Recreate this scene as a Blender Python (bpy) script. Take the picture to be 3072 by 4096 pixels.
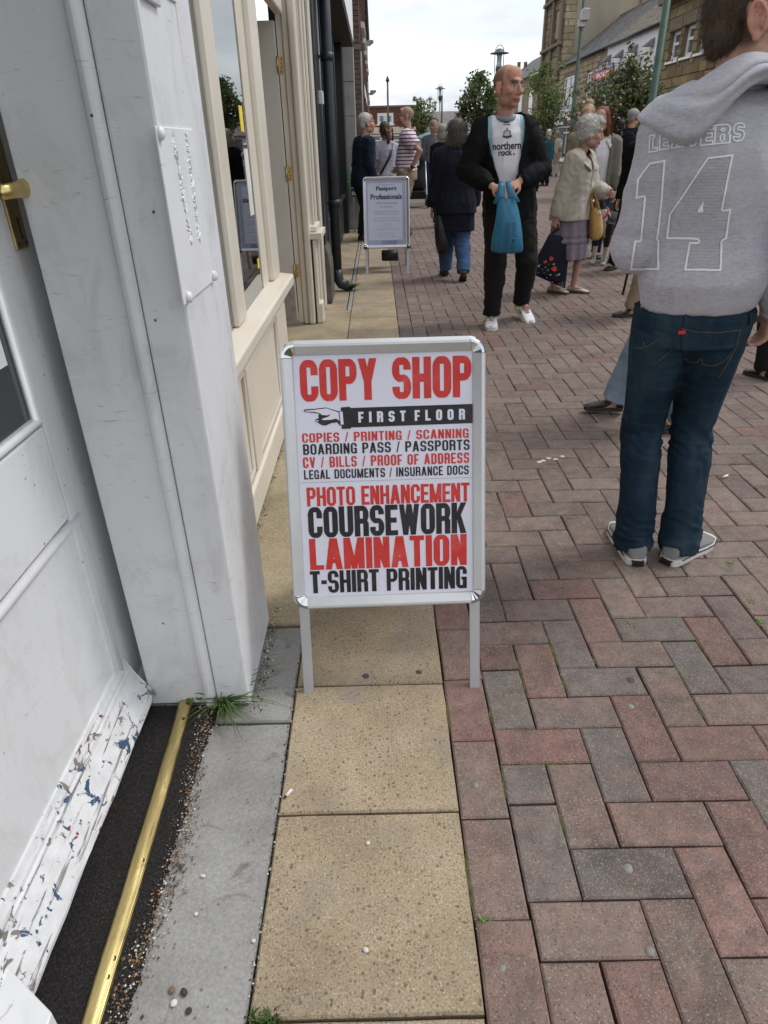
import bpy, bmesh, math, random
import numpy as np
from mathutils import Vector, Matrix, noise
from mathutils.bvhtree import BVHTree
for _o in list(bpy.data.objects): bpy.data.objects.remove(_o)
SC = bpy.context.scene; COL = SC.collection
random.seed(7); PI = math.pi; R = math.radians

# ------------------------------------------------------------------ camera
CAM_H = 1.2714; FPX = 2655.0; PITCH = R(28.93); ROLL = R(-1.33)
_fw = np.array([0, math.cos(PITCH), -math.sin(PITCH)]); _r0 = np.array([1., 0, 0]); _u0 = np.cross(_r0, _fw)
_rt = math.cos(ROLL)*_r0 + math.sin(ROLL)*_u0; _up = -math.sin(ROLL)*_r0 + math.cos(ROLL)*_u0
cd = bpy.data.cameras.new('camera'); cam = bpy.data.objects.new('camera', cd); COL.objects.link(cam)
cd.sensor_fit = 'HORIZONTAL'; cd.sensor_width = 36; cd.lens = 36*FPX/3072; cd.clip_start = .02; cd.clip_end = 2000
M = Matrix.Identity(4)
for i in range(3): M[i][0], M[i][1], M[i][2] = _rt[i], _up[i], -_fw[i]
M[2][3] = CAM_H
cam.matrix_world = M
SC.camera = cam

# ------------------------------------------------------------------ sky and sun
SUN_EL, SUN_AZ = R(56), R(70)          # azimuth measured from +Y towards +X
w = bpy.data.worlds.new('World'); SC.world = w; w.use_nodes = True
nt = w.node_tree; N = nt.nodes; L = nt.links; N.clear()
out = N.new('ShaderNodeOutputWorld'); bg = N.new('ShaderNodeBackground'); bg.inputs['Strength'].default_value = .1
sky = N.new('ShaderNodeTexSky'); sky.sky_type = 'NISHITA'; sky.sun_disc = False
sky.sun_elevation = SUN_EL; sky.sun_rotation = SUN_AZ
tc = N.new('ShaderNodeTexCoord'); sep = N.new('ShaderNodeSeparateXYZ'); L.new(tc.outputs['Generated'], sep.inputs[0])
# project the view direction on a cloud deck
zz = N.new('ShaderNodeMath'); zz.operation = 'MAXIMUM'; zz.inputs[1].default_value = .0; L.new(sep.outputs[2], zz.inputs[0])
za = N.new('ShaderNodeMath'); za.operation = 'ADD'; za.inputs[1].default_value = .16; L.new(zz.outputs[0], za.inputs[0])
dx = N.new('ShaderNodeMath'); dx.operation = 'DIVIDE'; L.new(sep.outputs[0], dx.inputs[0]); L.new(za.outputs[0], dx.inputs[1])
dy = N.new('ShaderNodeMath'); dy.operation = 'DIVIDE'; L.new(sep.outputs[1], dy.inputs[0]); L.new(za.outputs[0], dy.inputs[1])
cmb = N.new('ShaderNodeCombineXYZ'); L.new(dx.outputs[0], cmb.inputs[0]); L.new(dy.outputs[0], cmb.inputs[1])
def wnoise(scale, detail, off, rough=.55):
    mp = N.new('ShaderNodeMapping'); mp.inputs['Location'].default_value = off; L.new(cmb.outputs[0], mp.inputs[0])
    n = N.new('ShaderNodeTexNoise'); n.inputs['Scale'].default_value = scale; n.inputs['Detail'].default_value = detail
    n.inputs['Roughness'].default_value = rough; L.new(mp.outputs[0], n.inputs['Vector']); return n
def wramp(src, stops):
    r = N.new('ShaderNodeValToRGB'); e = r.color_ramp.elements
    while len(e) < len(stops): e.new(.5)
    for k, (p, c) in enumerate(stops): e[k].position = p; e[k].color = (*c, 1)
    L.new(src, r.inputs[0]); return r
n1 = wnoise(.62, 7, (3.1, .6, 0)); n2 = wnoise(.5, 5, (7.3, 2.2, 1))
cover = wramp(n2.outputs[0], [(.33, (0, 0, 0)), (.47, (1, 1, 1))])
cloud = wramp(n1.outputs[0], [(.33, (7.6, 7.9, 8.5)), (.46, (10.2, 10.4, 10.8)), (.57, (12.6, 12.7, 12.9))])
mx = N.new('ShaderNodeMixRGB'); L.new(cover.outputs[0], mx.inputs[0])
add = N.new('ShaderNodeMixRGB'); add.blend_type = 'ADD'; add.inputs[0].default_value = 1
L.new(sky.outputs[0], add.inputs[1]); add.inputs[2].default_value = (5.6, 6.0, 6.6, 1)   # thin high veil over the blue
L.new(add.outputs[0], mx.inputs[1]); L.new(cloud.outputs[0], mx.inputs[2])
L.new(mx.outputs[0], bg.inputs['Color']); L.new(bg.outputs[0], out.inputs['Surface'])

sd = bpy.data.lights.new('sun', 'SUN'); sd.energy = 1.7; sd.angle = R(16); sd.color = (1, .965, .9)
sun = bpy.data.objects.new('sun', sd); COL.objects.link(sun)
_sd = Vector((math.sin(SUN_AZ)*math.cos(SUN_EL), math.cos(SUN_AZ)*math.cos(SUN_EL), math.sin(SUN_EL)))
sun.rotation_euler = _sd.to_track_quat('Z', 'Y').to_euler(); sun.location = (20, 5, 30)
SC.view_settings.view_transform = 'Standard'; SC.view_settings.look = 'None'
SC.view_settings.exposure = 0; SC.view_settings.gamma = 1; SC.view_settings.use_curve_mapping = False

# ------------------------------------------------------------------ measuring rays (photo drawn at 1659 x 2212)
KD = 1659/3072
def _ray(x, y):
    return _rt*((x/KD-1536)/FPX) - _up*((y/KD-2048)/FPX) + _fw
def atG(x, y, z=0.):
    d = _ray(x, y); s = (z-CAM_H)/d[2]; return Vector((d[0]*s, d[1]*s, z))
def atX(x, y, X):
    d = _ray(x, y); s = X/d[0]; return Vector((X, d[1]*s, CAM_H+d[2]*s))
def atY(x, y, Y):
    d = _ray(x, y); s = Y/d[1]; return Vector((d[0]*s, Y, CAM_H+d[2]*s))

# ------------------------------------------------------------------ scene tree helpers
ORG = {}
def tag(o, label=None, cat=None, group=None, kind=None):
    if label: o['label'] = label
    if cat: o['category'] = cat
    if group: o['group'] = group
    if kind: o['kind'] = kind
    return o
def thing(name, label, cat, loc=(0, 0, 0), rotz=0., group=None):
    o = bpy.data.objects.new(name, None); COL.objects.link(o); o.empty_display_size = .1
    o.location = loc; o.rotation_euler = (0, 0, rotz)
    ORG[o.name] = (Matrix.Translation(Vector(loc)) @ Matrix.Rotation(rotz, 4, 'Z')).inverted()
    return tag(o, label, cat, group)
class MB:
    def __init__(s): s.v = []; s.f = []; s.m = []; s.cm = 0
    def add(s, vs, fs, m=None):
        b = len(s.v); s.v += [tuple(p) for p in vs]; s.f += [tuple(b+i for i in f) for f in fs]
        s.m += [s.cm if m is None else m]*len(fs); return s
    def box(s, a, b, T=None, m=None):
        x0, y0, z0 = a; x1, y1, z1 = b
        vs = [(x0, y0, z0), (x1, y0, z0), (x1, y1, z0), (x0, y1, z0), (x0, y0, z1), (x1, y0, z1), (x1, y1, z1), (x0, y1, z1)]
        if T is not None: vs = [T @ Vector(p) for p in vs]
        return s.add(vs, [(3, 2, 1, 0), (4, 5, 6, 7), (0, 1, 5, 4), (1, 2, 6, 5), (2, 3, 7, 6), (3, 0, 4, 7)], m)
    def prism(s, poly, h0, h1, T=None, m=None):
        """polygon in local xy extruded along local z"""
        n = len(poly); vs = [(p[0], p[1], h0) for p in poly]+[(p[0], p[1], h1) for p in poly]
        if T is not None: vs = [T @ Vector(p) for p in vs]
        a = sum(poly[i][0]*poly[(i+1) % n][1]-poly[(i+1) % n][0]*poly[i][1] for i in range(n))
        fs = [tuple(range(n-1, -1, -1)), tuple(range(n, 2*n))]+[(i, (i+1) % n, n+(i+1) % n, n+i) for i in range(n)]
        if (a < 0) != (h1 < h0): fs = [tuple(reversed(f)) for f in fs]
        return s.add(vs, fs, m)
    def tube(s, pts, rad, seg=10, ref=(1, 0, 0), cap=True, m=None, p=2.0):
        pts = [Vector(q) for q in pts]; n = len(pts); vs = []; ref = Vector(ref)
        for i, q in enumerate(pts):
            d = (pts[min(i+1, n-1)]-pts[max(i-1, 0)]).normalized()
            a = (ref-d*ref.dot(d))
            if a.length < 1e-4: a = d.orthogonal()
            a.normalize(); b = d.cross(a)
            r = rad[i] if isinstance(rad, (list, tuple)) else rad
            rx, ry = r if isinstance(r, (list, tuple)) else (r, r)
            for k in range(seg):
                t = 2*PI*k/seg; c, sn = math.cos(t), math.sin(t)
                if p != 2: c = math.copysign(abs(c)**(2/p), c); sn = math.copysign(abs(sn)**(2/p), sn)
                vs.append(q+a*(rx*c)+b*(ry*sn))
        fs = [(i*seg+k, i*seg+(k+1) % seg, (i+1)*seg+(k+1) % seg, (i+1)*seg+k) for i in range(n-1) for k in range(seg)]
        if cap: fs += [tuple(range(seg-1, -1, -1)), tuple(range((n-1)*seg, n*seg))]
        return s.add(vs, fs, m)
    def ell(s, c, r, T=None, seg=14, rings=9, m=None):
        vs = []; c = Vector(c)
        for i in range(1, rings):
            a = PI*i/rings
            for k in range(seg):
                t = 2*PI*k/seg; vs.append(Vector((r[0]*math.sin(a)*math.cos(t), r[1]*math.sin(a)*math.sin(t), r[2]*math.cos(a))))
        vs += [Vector((0, 0, r[2])), Vector((0, 0, -r[2]))]; nn = len(vs)
        vs = [c+(T @ p if T is not None else p) for p in vs]
        fs = [(i*seg+k, (i+1)*seg+k, (i+1)*seg+(k+1) % seg, i*seg+(k+1) % seg) for i in range(rings-2) for k in range(seg)]
        fs += [(nn-2, k, (k+1) % seg) for k in range(seg)]+[(nn-1, (rings-2)*seg+(k+1) % seg, (rings-2)*seg+k) for k in range(seg)]
        return s.add(vs, fs, m)
    def lathe(s, prof, c=(0, 0, 0), seg=14, T=None, m=None):
        vs = []
        for r, z in prof:
            for k in range(seg):
                t = 2*PI*k/seg; q = Vector((r*math.cos(t), r*math.sin(t), z)); vs.append(Vector(c)+(T @ q if T is not None else q))
        n = len(prof)
        fs = [(i*seg+k, i*seg+(k+1) % seg, (i+1)*seg+(k+1) % seg, (i+1)*seg+k) for i in range(n-1) for k in range(seg)]
        fs += [tuple(range(seg-1, -1, -1)), tuple(range((n-1)*seg, n*seg))]
        return s.add(vs, fs, m)
    def quad(s, a, b, c, d, m=None): return s.add([a, b, c, d], [(0, 1, 2, 3)], m)
    def mesh(s, name='mesh'):
        me = bpy.data.meshes.new(name); me.from_pydata([tuple(q) for q in s.v], [], s.f)
        if s.m and max(s.m) > 0: me.polygons.foreach_set('material_index', s.m)
        me.update(); return me
def link(name, me, mats, parent=None, smooth=False, bevel=0, label=None, local=False, seg=2, autos=None):
    """a mesh object; vertices given in world space unless local"""
    if isinstance(mats, (list, tuple)):
        if len(me.materials) == 0:
            for q in mats: me.materials.append(q)
    elif mats is not None and len(me.materials) == 0: me.materials.append(mats)
    o = bpy.data.objects.new(name, me); COL.objects.link(o)
    if parent is not None:
        o.parent = parent
        inv = ORG.get(parent.name, Matrix.Identity(4)); ORG[o.name] = inv
        if not local: me.transform(inv)
    if smooth: me.polygons.foreach_set('use_smooth', [True]*len(me.polygons))
    if bevel:
        b = o.modifiers.new('bevel', 'BEVEL'); b.width = bevel; b.segments = seg; b.limit_method = 'ANGLE'; b.angle_limit = R(40)
        if autos is None: b.harden_normals = False
    if label: o['label'] = label
    return o
def put(name, mb, mats, parent=None, **k): return link(name, mb.mesh(name), mats, parent, **k)
def copy_tree(o, parent=None):
    c = o.copy(); COL.objects.link(c)
    if parent is not None: c.parent = parent
    for ch in list(o.children): copy_tree(ch, c)
    return c

# ------------------------------------------------------------------ materials
MATS = {}
class NB:
    """small node builder"""
    def __init__(s, name):
        s.mat = bpy.data.materials.new(name); s.mat.use_nodes = True; s.t = s.mat.node_tree; s.n = s.t.nodes; s.l = s.t.links
        s.b = s.n['Principled BSDF']; s.geo = None
    def new(s, t, **k):
        q = s.n.new(t)
        for a, b in k.items(): setattr(q, a, b)
        return q
    def pos(s, scale=(1, 1, 1), rot=(0, 0, 0), obj=False):
        if obj: src = s.new('ShaderNodeTexCoord').outputs['Object']
        else: src = s.new('ShaderNodeNewGeometry').outputs['Position']
        mp = s.new('ShaderNodeMapping'); mp.inputs['Scale'].default_value = scale; mp.inputs['Rotation'].default_value = rot
        s.l.new(src, mp.inputs[0]); return mp.outputs[0]
    def noise(s, vec, scale, detail=4, rough=.55, dist=0):
        q = s.new('ShaderNodeTexNoise'); q.inputs['Scale'].default_value = scale; q.inputs['Detail'].default_value = detail
        q.inputs['Roughness'].default_value = rough; q.inputs['Distortion'].default_value = dist; s.l.new(vec, q.inputs['Vector']); return q.outputs[0]
    def voro(s, vec, scale, feature='F1', rnd=1., out='Distance'):
        q = s.new('ShaderNodeTexVoronoi'); q.feature = feature; q.inputs['Scale'].default_value = scale
        q.inputs['Randomness'].default_value = rnd; s.l.new(vec, q.inputs['Vector']); return q.outputs[out]
    def ramp(s, src, stops, interp='LINEAR'):
        r = s.new('ShaderNodeValToRGB'); e = r.color_ramp.elements; r.color_ramp.interpolation = interp
        while len(e) < len(stops): e.new(.5)
        for k, (p, c) in enumerate(stops):
            e[k].position = p; e[k].color = (c, c, c, 1) if not isinstance(c, (tuple, list)) else (*c, 1)
        s.l.new(src, r.inputs[0]); return r.outputs[0]
    def mix(s, fac, a, b, mode='MIX'):
        q = s.new('ShaderNodeMixRGB'); q.blend_type = mode
        for k, v in ((0, fac), (1, a), (2, b)):
            if isinstance(v, bpy.types.NodeSocket): s.l.new(v, q.inputs[k])
            elif isinstance(v, (tuple, list)): q.inputs[k].default_value = (*v, 1)
            else: q.inputs[k].default_value = v if k == 0 else (v, v, v, 1)
        return q.outputs[0]
    def math(s, op, a, b=0.):
        q = s.new('ShaderNodeMath'); q.operation = op
        for k, v in ((0, a), (1, b)):
            if isinstance(v, bpy.types.NodeSocket): s.l.new(v, q.inputs[k])
            else: q.inputs[k].default_value = v
        return q.outputs[0]
    def attr(s, name, out='Color'):
        q = s.new('ShaderNodeAttribute'); q.attribute_name = name; return q.outputs[out]
    def bump(s, h, strength=.3, dist=.01):
        q = s.new('ShaderNodeBump'); q.inputs['Strength'].default_value = strength; q.inputs['Distance'].default_value = dist
        s.l.new(h, q.inputs['Height']); s.l.new(q.outputs[0], s.b.inputs['Normal'])
    def set(s, col=None, rough=None, metal=None, spec=None, **k):
        for nme, v in (('Base Color', col), ('Roughness', rough), ('Metallic', metal), ('Specular IOR Level', spec)):
            if v is None: continue
            if isinstance(v, bpy.types.NodeSocket): s.l.new(v, s.b.inputs[nme])
            elif isinstance(v, (tuple, list)): s.b.inputs[nme].default_value = (*v, 1)
            else: s.b.inputs[nme].default_value = v
        for a, v in k.items(): s.b.inputs[a.replace('_', ' ')].default_value = v
        return s.mat
def pm(name, col, rough=.7, var=.18, vs=6., bump=0., bs=60., metal=0., spec=.4, obj=False, stretch=(1, 1, 1), **k):
    """plain material with uneven colour and fine relief"""
    if name in MATS: return MATS[name]
    b = NB(name); p = b.pos(stretch, obj=obj)
    n = b.noise(p, vs, 5); lo = tuple(c*(1-var) for c in col); hi = tuple(min(1, c*(1+var)) for c in col)
    c = b.ramp(n, [(.3, lo), (.7, hi)])
    if bump: b.bump(b.noise(p, bs, 3), bump, .004)
    MATS[name] = b.set(c, rough, metal, spec, **k); return MATS[name]
def cloth(name, col, rough=.9, var=.12, weave=420., bump=.25, fold=0., sheen=.04, spec=.12, heather=0.):
    if name in MATS: return MATS[name]
    b = NB(name); p = b.pos(obj=True)
    n = b.noise(p, 5, 5); f = b.noise(p, weave, 2)
    c = b.ramp(n, [(.3, tuple(x*(1-var) for x in col)), (.7, tuple(min(1, x*(1+var)) for x in col))])
    c = b.mix(.3+heather, c, b.ramp(f, [(.3, .72-.4*heather), (.7, 1.2+.3*heather)]), 'MULTIPLY')
    h = f
    if fold:
        w2 = b.noise(b.pos((1, 1, 2.6), obj=True), 9, 3, .5, .6)
        h = b.math('ADD', b.math('MULTIPLY', f, .15), b.math('MULTIPLY', w2, 3*fold))
        b.bump(h, .5, .02)
    else: b.bump(h, bump, .002)
    MATS[name] = b.set(c, rough, 0, spec, Sheen_Weight=sheen); return MATS[name]
# ================================================================== GROUND
U = .1065                                   # brick module, joint included
BX = .150; HX = .2575                       # edge course and herringbone start
def brick_material(name, source):
    b = NB(name); p = b.pos()
    if source == 'object': t = b.new('ShaderNodeObjectInfo').outputs['Color']
    else: t = b.attr('tint')
    n = b.noise(p, 22, 6, .62); c = b.mix(1, t, b.ramp(n, [(.25, .70), (.5, 1.), (.75, 1.28)]), 'MULTIPLY')
    big = b.noise(p, 1.3, 4); c = b.mix(1, c, b.ramp(big, [(.3, .84), (.7, 1.12)]), 'MULTIPLY'); c = b.mix(1, c, b.ramp(b.noise(p, 4.4, 6, .68, .7), [(.36, .74), (.48, 1.), (.70, 1.06)]), 'MULTIPLY')
    pt = b.noise(p, 9, 5, .65, .5); c = b.mix(b.ramp(pt, [(.40, 0.), (.62, .55)]), c, b.mix(1, c, (.80, 1.02, 1.06), 'MULTIPLY')); c = b.mix(b.ramp(b.noise(p, 14, 5, .7, .6), [(.52, 0.), (.68, .5)]), c, (.115, .10, .088))
    # aggregate: pale grains, dark grains
    v = b.voro(p, 230); vc = b.voro(p, 230, out='Color')
    sepc = b.new('ShaderNodeSeparateColor'); b.l.new(vc, sepc.inputs[0])
    pale = b.math('MULTIPLY', b.ramp(v, [(.20, 1.), (.40, 0.)]), b.ramp(sepc.outputs[0], [(.80, 0.), (.90, 1.)], 'LINEAR'))
    dark = b.math('MULTIPLY', b.ramp(v, [(.34, 1.), (.5, 0.)]), b.ramp(sepc.outputs[1], [(.72, 0.), (.78, 1.)], 'LINEAR'))
    v2 = b.voro(p, 420, out='Color'); s2 = b.new('ShaderNodeSeparateColor'); b.l.new(v2, s2.inputs[0])
    fine = b.ramp(s2.outputs[2], [(.86, 0.), (.92, .55)])
    c = b.mix(b.math('MULTIPLY', dark, .6), c, (.045, .04, .04)); c = b.mix(b.math('MULTIPLY', pale, .62), c, (.42, .38, .35))
    c = b.mix(b.math('MULTIPLY', fine, .5), c, (.42, .38, .35))
    b.bump(b.math('ADD', b.noise(p, 240, 3), b.math('MULTIPLY', n, .6)), .55, .0035)
    return b.set(c, .82, 0, .35)
M_BRICK_O = brick_material('brick_paver', 'object'); M_BRICK_A = brick_material('brick_paver_field', 'attr')

# bedding sand under everything
b = NB('bedding'); p = b.pos(); n = b.noise(p, 3.2, 5); n2 = b.noise(p, 60, 4)
c = b.mix(b.ramp(n, [(.42, 0.), (.58, 1.)]), b.ramp(n2, [(.3, (.022, .017, .013)), (.7, (.10, .085, .07))]), b.ramp(n2, [(.3, (.03, .035, .01)), (.7, (.10, .11, .03))]))
b.bump(n2, .6, .006); M_BED = b.set(c, .95, 0, .2)
# paving seen from too far away to tell the bricks apart
b = NB('far_paving'); p = b.pos(); br = b.new('ShaderNodeTexBrick'); b.l.new(p, br.inputs['Vector'])
br.inputs['Scale'].default_value = 1; br.inputs['Brick Width'].default_value = .213; br.inputs['Row Height'].default_value = .1065
br.inputs['Mortar Size'].default_value = .004; br.inputs['Color1'].default_value = (.19, .145, .125, 1); br.inputs['Color2'].default_value = (.235, .18, .155, 1)
br.inputs['Mortar'].default_value = (.08, .065, .05, 1)
c = b.mix(1, br.outputs['Color'], b.ramp(b.noise(p, .9, 5), [(.3, .85), (.7, 1.15)]), 'MULTIPLY'); M_FAR = b.set(c, .85, 0, .3)

mb = MB(); mb.quad((-400, -60, -.034), (400, -60, -.034), (400, 900, -.034), (-400, 900, -.034))
ground = tag(put('ground', mb, M_BED), kind='structure')
FAR_Y = 15.0
mb = MB(); mb.quad((-3, FAR_Y, -.004), (12.3, FAR_Y, -.004), (12.3, 140, -.004), (-3, 140, -.004))
tag(put('street', mb, M_FAR), kind='structure')

pave = thing('pavement', None, None); pave['kind'] = 'structure'
def project(P):
    d = np.array([P[0], P[1], P[2]-CAM_H]); z = d @ _fw
    return (1536+FPX*(d @ _rt)/z, 2048-FPX*(d @ _up)/z, z)
rb = random.Random(5)
RED = [(.235, .130, .108), (.255, .145, .118), (.22, .125, .108), (.24, .15, .12)]
GREY = [(.195, .148, .128), (.205, .156, .136), (.182, .140, .123)]
BRN = [(.225, .150, .122), (.245, .163, .132), (.21, .142, .12)]
OLD = [(.222, .152, .126), (.232, .160, .132), (.212, .146, .124), (.24, .166, .138), (.206, .142, .124)]
def brick_tint(x, y):
    if y < 1.42 + .22*math.sin(x*2.1):
        base = rb.choice(RED*3+GREY*2+BRN*3)
    else:
        base = rb.choice(OLD*5+BRN+RED[:1])
    k = rb.uniform(.76, .95); return (base[0]*k, base[1]*k, base[2]*k)
bricks = []                                  # (x0,y0,x1,y1)
y0 = -.35; ph = atG(2126*KD, 2983*KD)[1]      # a full header row was measured here
cy0 = math.floor((y0-ph)/U)
ystart = ph-U/2
for j in range(int((FAR_Y-y0)/U)+4):
    cy = cy0+j; ya = ystart+cy*U
    for i in range(0, 118):
        k = (i-cy) % 4; xa = HX+i*U
        if k == 0: bricks.append((xa, ya, xa+2*U, ya+U))
        elif k == 1 and i == 0: bricks.append((xa, ya, xa+U, ya+U))
        elif k == 3: bricks.append((xa, ya, xa+U, ya+2*U))
for j in range(-3, int(FAR_Y/(2*U))): bricks.append((BX, .02+ph+j*2*U, BX+U, .02+ph+(j+1)*2*U))
vis = []
for q in bricks:
    cx, cyy = (q[0]+q[2])/2, (q[1]+q[3])/2
    if cyy > FAR_Y: continue
    px, py, z = project((cx, cyy, 0))
    if z < .15: 
        if abs(cx) < 1.5 and cyy > -.3: vis.append((1e9, q)); 
        continue
    if -150-900/max(z, .6) < px < 3222+2600/max(z, .6) and py < 4600: vis.append((z if (0 < px < 3072 and py < 4096) else z+50, q))
vis.sort(key=lambda a: a[0])
G_J = .0034                                   # joint width, half on each side
def brick_mesh(lx, ly):
    """chamfered paver centred on its top face"""
    hx, hy = lx/2-G_J/2, ly/2-G_J/2; c = .0042; zt, zc, zb = 0, -.0035, -.032; mb = MB()
    vs = [(sx*(hx-c), sy*(hy-c), zt) for sx, sy in ((-1, -1), (1, -1), (1, 1), (-1, 1))]
    vs += [(sx*hx, sy*hy, zc) for sx, sy in ((-1, -1), (1, -1), (1, 1), (-1, 1))]
    vs += [(sx*hx, sy*hy, zb) for sx, sy in ((-1, -1), (1, -1), (1, 1), (-1, 1))]
    fs = [(0, 1, 2, 3)]+[(4+k, 4+(k+1) % 4, (k+1) % 4, k) for k in range(4)]+[(8+k, 8+(k+1) % 4, 4+(k+1) % 4, 4+k) for k in range(4)]
    return vs, fs
kinds = {'h': brick_mesh(2*U, U), 'v': brick_mesh(U, 2*U), 's': brick_mesh(U, U)}
KM = {}
for kk, (vs, fs) in kinds.items():
    me = bpy.data.meshes.new('paver'); me.from_pydata(vs, [], fs); me.materials.append(M_BRICK_O); KM[kk] = me
fv, ff, ft = [], [], []
for n_, (z_, q) in enumerate(vis):
    lx, ly = q[2]-q[0], q[3]-q[1]; kk = 's' if abs(lx-ly) < .01 else ('h' if lx > ly else 'v')
    cx, cyy = (q[0]+q[2])/2, (q[1]+q[3])/2; t = brick_tint(cx, cyy)
    dz = rb.uniform(-.0016, .0012); rz = rb.gauss(0, .006); dx_, dy_ = rb.gauss(0, .0009), rb.gauss(0, .0009)
    rx, ry = rb.gauss(0, .006), rb.gauss(0, .006)
    if n_ < 300:
        o = bpy.data.objects.new('brick', KM[kk]); COL.objects.link(o); o.parent = pave
        o.location = (cx+dx_, cyy+dy_, dz); o.rotation_euler = (rx, ry, rz); o.color = (*t, 1)
    else:
        Tm = Matrix.Translation((cx+dx_, cyy+dy_, dz)) @ Matrix.Rotation(rz, 4, 'Z') @ Matrix.Rotation(rx, 4, 'X') @ Matrix.Rotation(ry, 4, 'Y')
        vs, fs = kinds[kk]; b0 = len(fv); fv += [tuple(Tm @ Vector(v)) for v in vs]; ff += [tuple(b0+i for i in f) for f in fs]; ft += [(*t, 1)]*len(vs)
me = bpy.data.meshes.new('brick_field'); me.from_pydata(fv, [], ff); me.materials.append(M_BRICK_A)
at_ = me.color_attributes.new('tint', 'FLOAT_COLOR', 'POINT'); at_.data.foreach_set('color', np.array(ft, dtype=np.float32).ravel())
o = bpy.data.objects.new('brick_field', me); COL.objects.link(o); o.parent = pave; o['kind'] = 'stuff'

# moss standing proud in the joints
b = NB('moss'); p = b.pos(); M_MOSS = b.set(b.ramp(b.noise(p, 40, 4), [(.3, (.045, .055, .012)), (.7, (.13, .16, .035))]), .95, 0, .1)
rm = random.Random(11); mb = MB()
def mtuft(x, y, n, s, h):
    for _ in range(n):
        px, py = x+rm.gauss(0, s), y+rm.gauss(0, s*.35) if rm.random() < .5 else y+rm.gauss(0, s)
        a = rm.uniform(0, 2*PI); l = rm.uniform(.4, 1)*h; r = .0016
        mb.add([(px-r*math.cos(a), py-r*math.sin(a), -.012), (px+r*math.cos(a), py+r*math.sin(a), -.012), (px+rm.gauss(0, l*.4), py+rm.gauss(0, l*.4), -.0035+l)], [(0, 1, 2)])
for n_, (z_, q) in enumerate(vis[:2200]):
    if z_ > 40 or rm.random() > .42: continue
    side = rm.random(); L_ = rm.uniform(.3, .95)
    for s_ in range(6):
        t = rm.uniform(0, L_)
        if s_ == 0:
            ax = side < .72; Lq = (q[3]-q[1]) if ax else (q[2]-q[0]); m0 = rm.uniform(0, .3); kq = 9; pts_ = []
            for i_ in range(kq+1):
                u_ = (m0+(L_-m0)*i_/kq)*Lq; w2_ = rm.uniform(.0016, .0042)*math.sin(PI*(i_+.3)/(kq+.6)); jx = rm.gauss(0, .0007); zz_ = rm.uniform(-.0042, -.0012)
                pts_ += [(q[0]+jx-w2_, q[1]+u_, zz_), (q[0]+jx+w2_, q[1]+u_, zz_)] if ax else [(q[0]+u_, q[1]+jx-w2_, zz_), (q[0]+u_, q[1]+jx+w2_, zz_)]
            mb.add(pts_, [(2*i_, 2*i_+1, 2*i_+3, 2*i_+2) for i_ in range(kq)])
        if side < .72: mtuft(q[0]+rm.gauss(0, .001), q[1]+t*(q[3]-q[1]), 5, .0018, .005)
        else: mtuft(q[0]+t*(q[2]-q[0]), q[1]+rm.gauss(0, .001), 4, .0018, .005)
tag(put('moss', mb, M_MOSS, pave), kind='stuff')

# yellow concrete slabs with exposed aggregate
b = NB('slab_stone'); p = b.pos(); info = b.new('ShaderNodeObjectInfo')
n = b.noise(p, 3.4, 6, .6); f = b.noise(p, 210, 3); tint = b.ramp(info.outputs['Random'], [(0, .92), (1, 1.06)])
c = b.ramp(n, [(.28, (.285, .222, .145)), (.5, (.365, .292, .195)), (.75, (.44, .365, .26))])
c = b.mix(1, c, tint, 'MULTIPLY'); c = b.mix(1, c, b.ramp(f, [(.25, .72), (.5, 1.), (.75, 1.3)]), 'MULTIPLY')
dens = b.ramp(b.noise(p, 2.1, 3), [(.3, .62), (.7, .40)])
for sc, col, thr, amt in ((95, (.125, .085, .055), .86, .8), (150, (.14, .10, .065), .66, .75), (250, (.16, .115, .078), .50, .7), (380, (.17, .125, .085), .45, .6), (210, (.62, .55, .45), .80, .5)):
    wv = b.new('ShaderNodeVectorMath', operation='ADD'); b.l.new(p, wv.inputs[0])
    nn = b.new('ShaderNodeTexNoise'); nn.inputs['Scale'].default_value = sc*1.6; b.l.new(p, nn.inputs['Vector'])
    sc_ = b.new('ShaderNodeVectorMath', operation='SCALE'); sc_.inputs[3].default_value = .55/sc; b.l.new(nn.outputs['Color'], sc_.inputs[0]); b.l.new(sc_.outputs[0], wv.inputs[1])
    v = b.voro(wv.outputs[0], sc); vc = b.voro(wv.outputs[0], sc, out='Color'); s3 = b.new('ShaderNodeSeparateColor'); b.l.new(vc, s3.inputs[0])
    m_ = b.math('MULTIPLY', b.ramp(v, [(.22, 1.), (.40, 0.)]), b.ramp(s3.outputs[0], [(thr-.04, 0.), (thr, 1.)]))
    c = b.mix(b.math('MULTIPLY', m_, amt), c, col)
grime = b.noise(p, 5.2, 5, .6, .4); c = b.mix(b.ramp(grime, [(.53, 0.), (.74, .6)]), c, (.20, .19, .18)); c = b.mix(1, c, b.ramp(b.noise(p, 1.6, 6, .7, .8), [(.35, .78), (.55, 1.03)]), 'MULTIPLY')
b.bump(b.math('ADD', f, b.math('MULTIPLY', b.noise(p, 90, 3), .8)), .55, .0035); M_SLAB = b.set(c, .85, 0, .3)
path = thing('slab_path', None, None); path['kind'] = 'structure'
SX0, SX1 = -.248, BX
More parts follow.
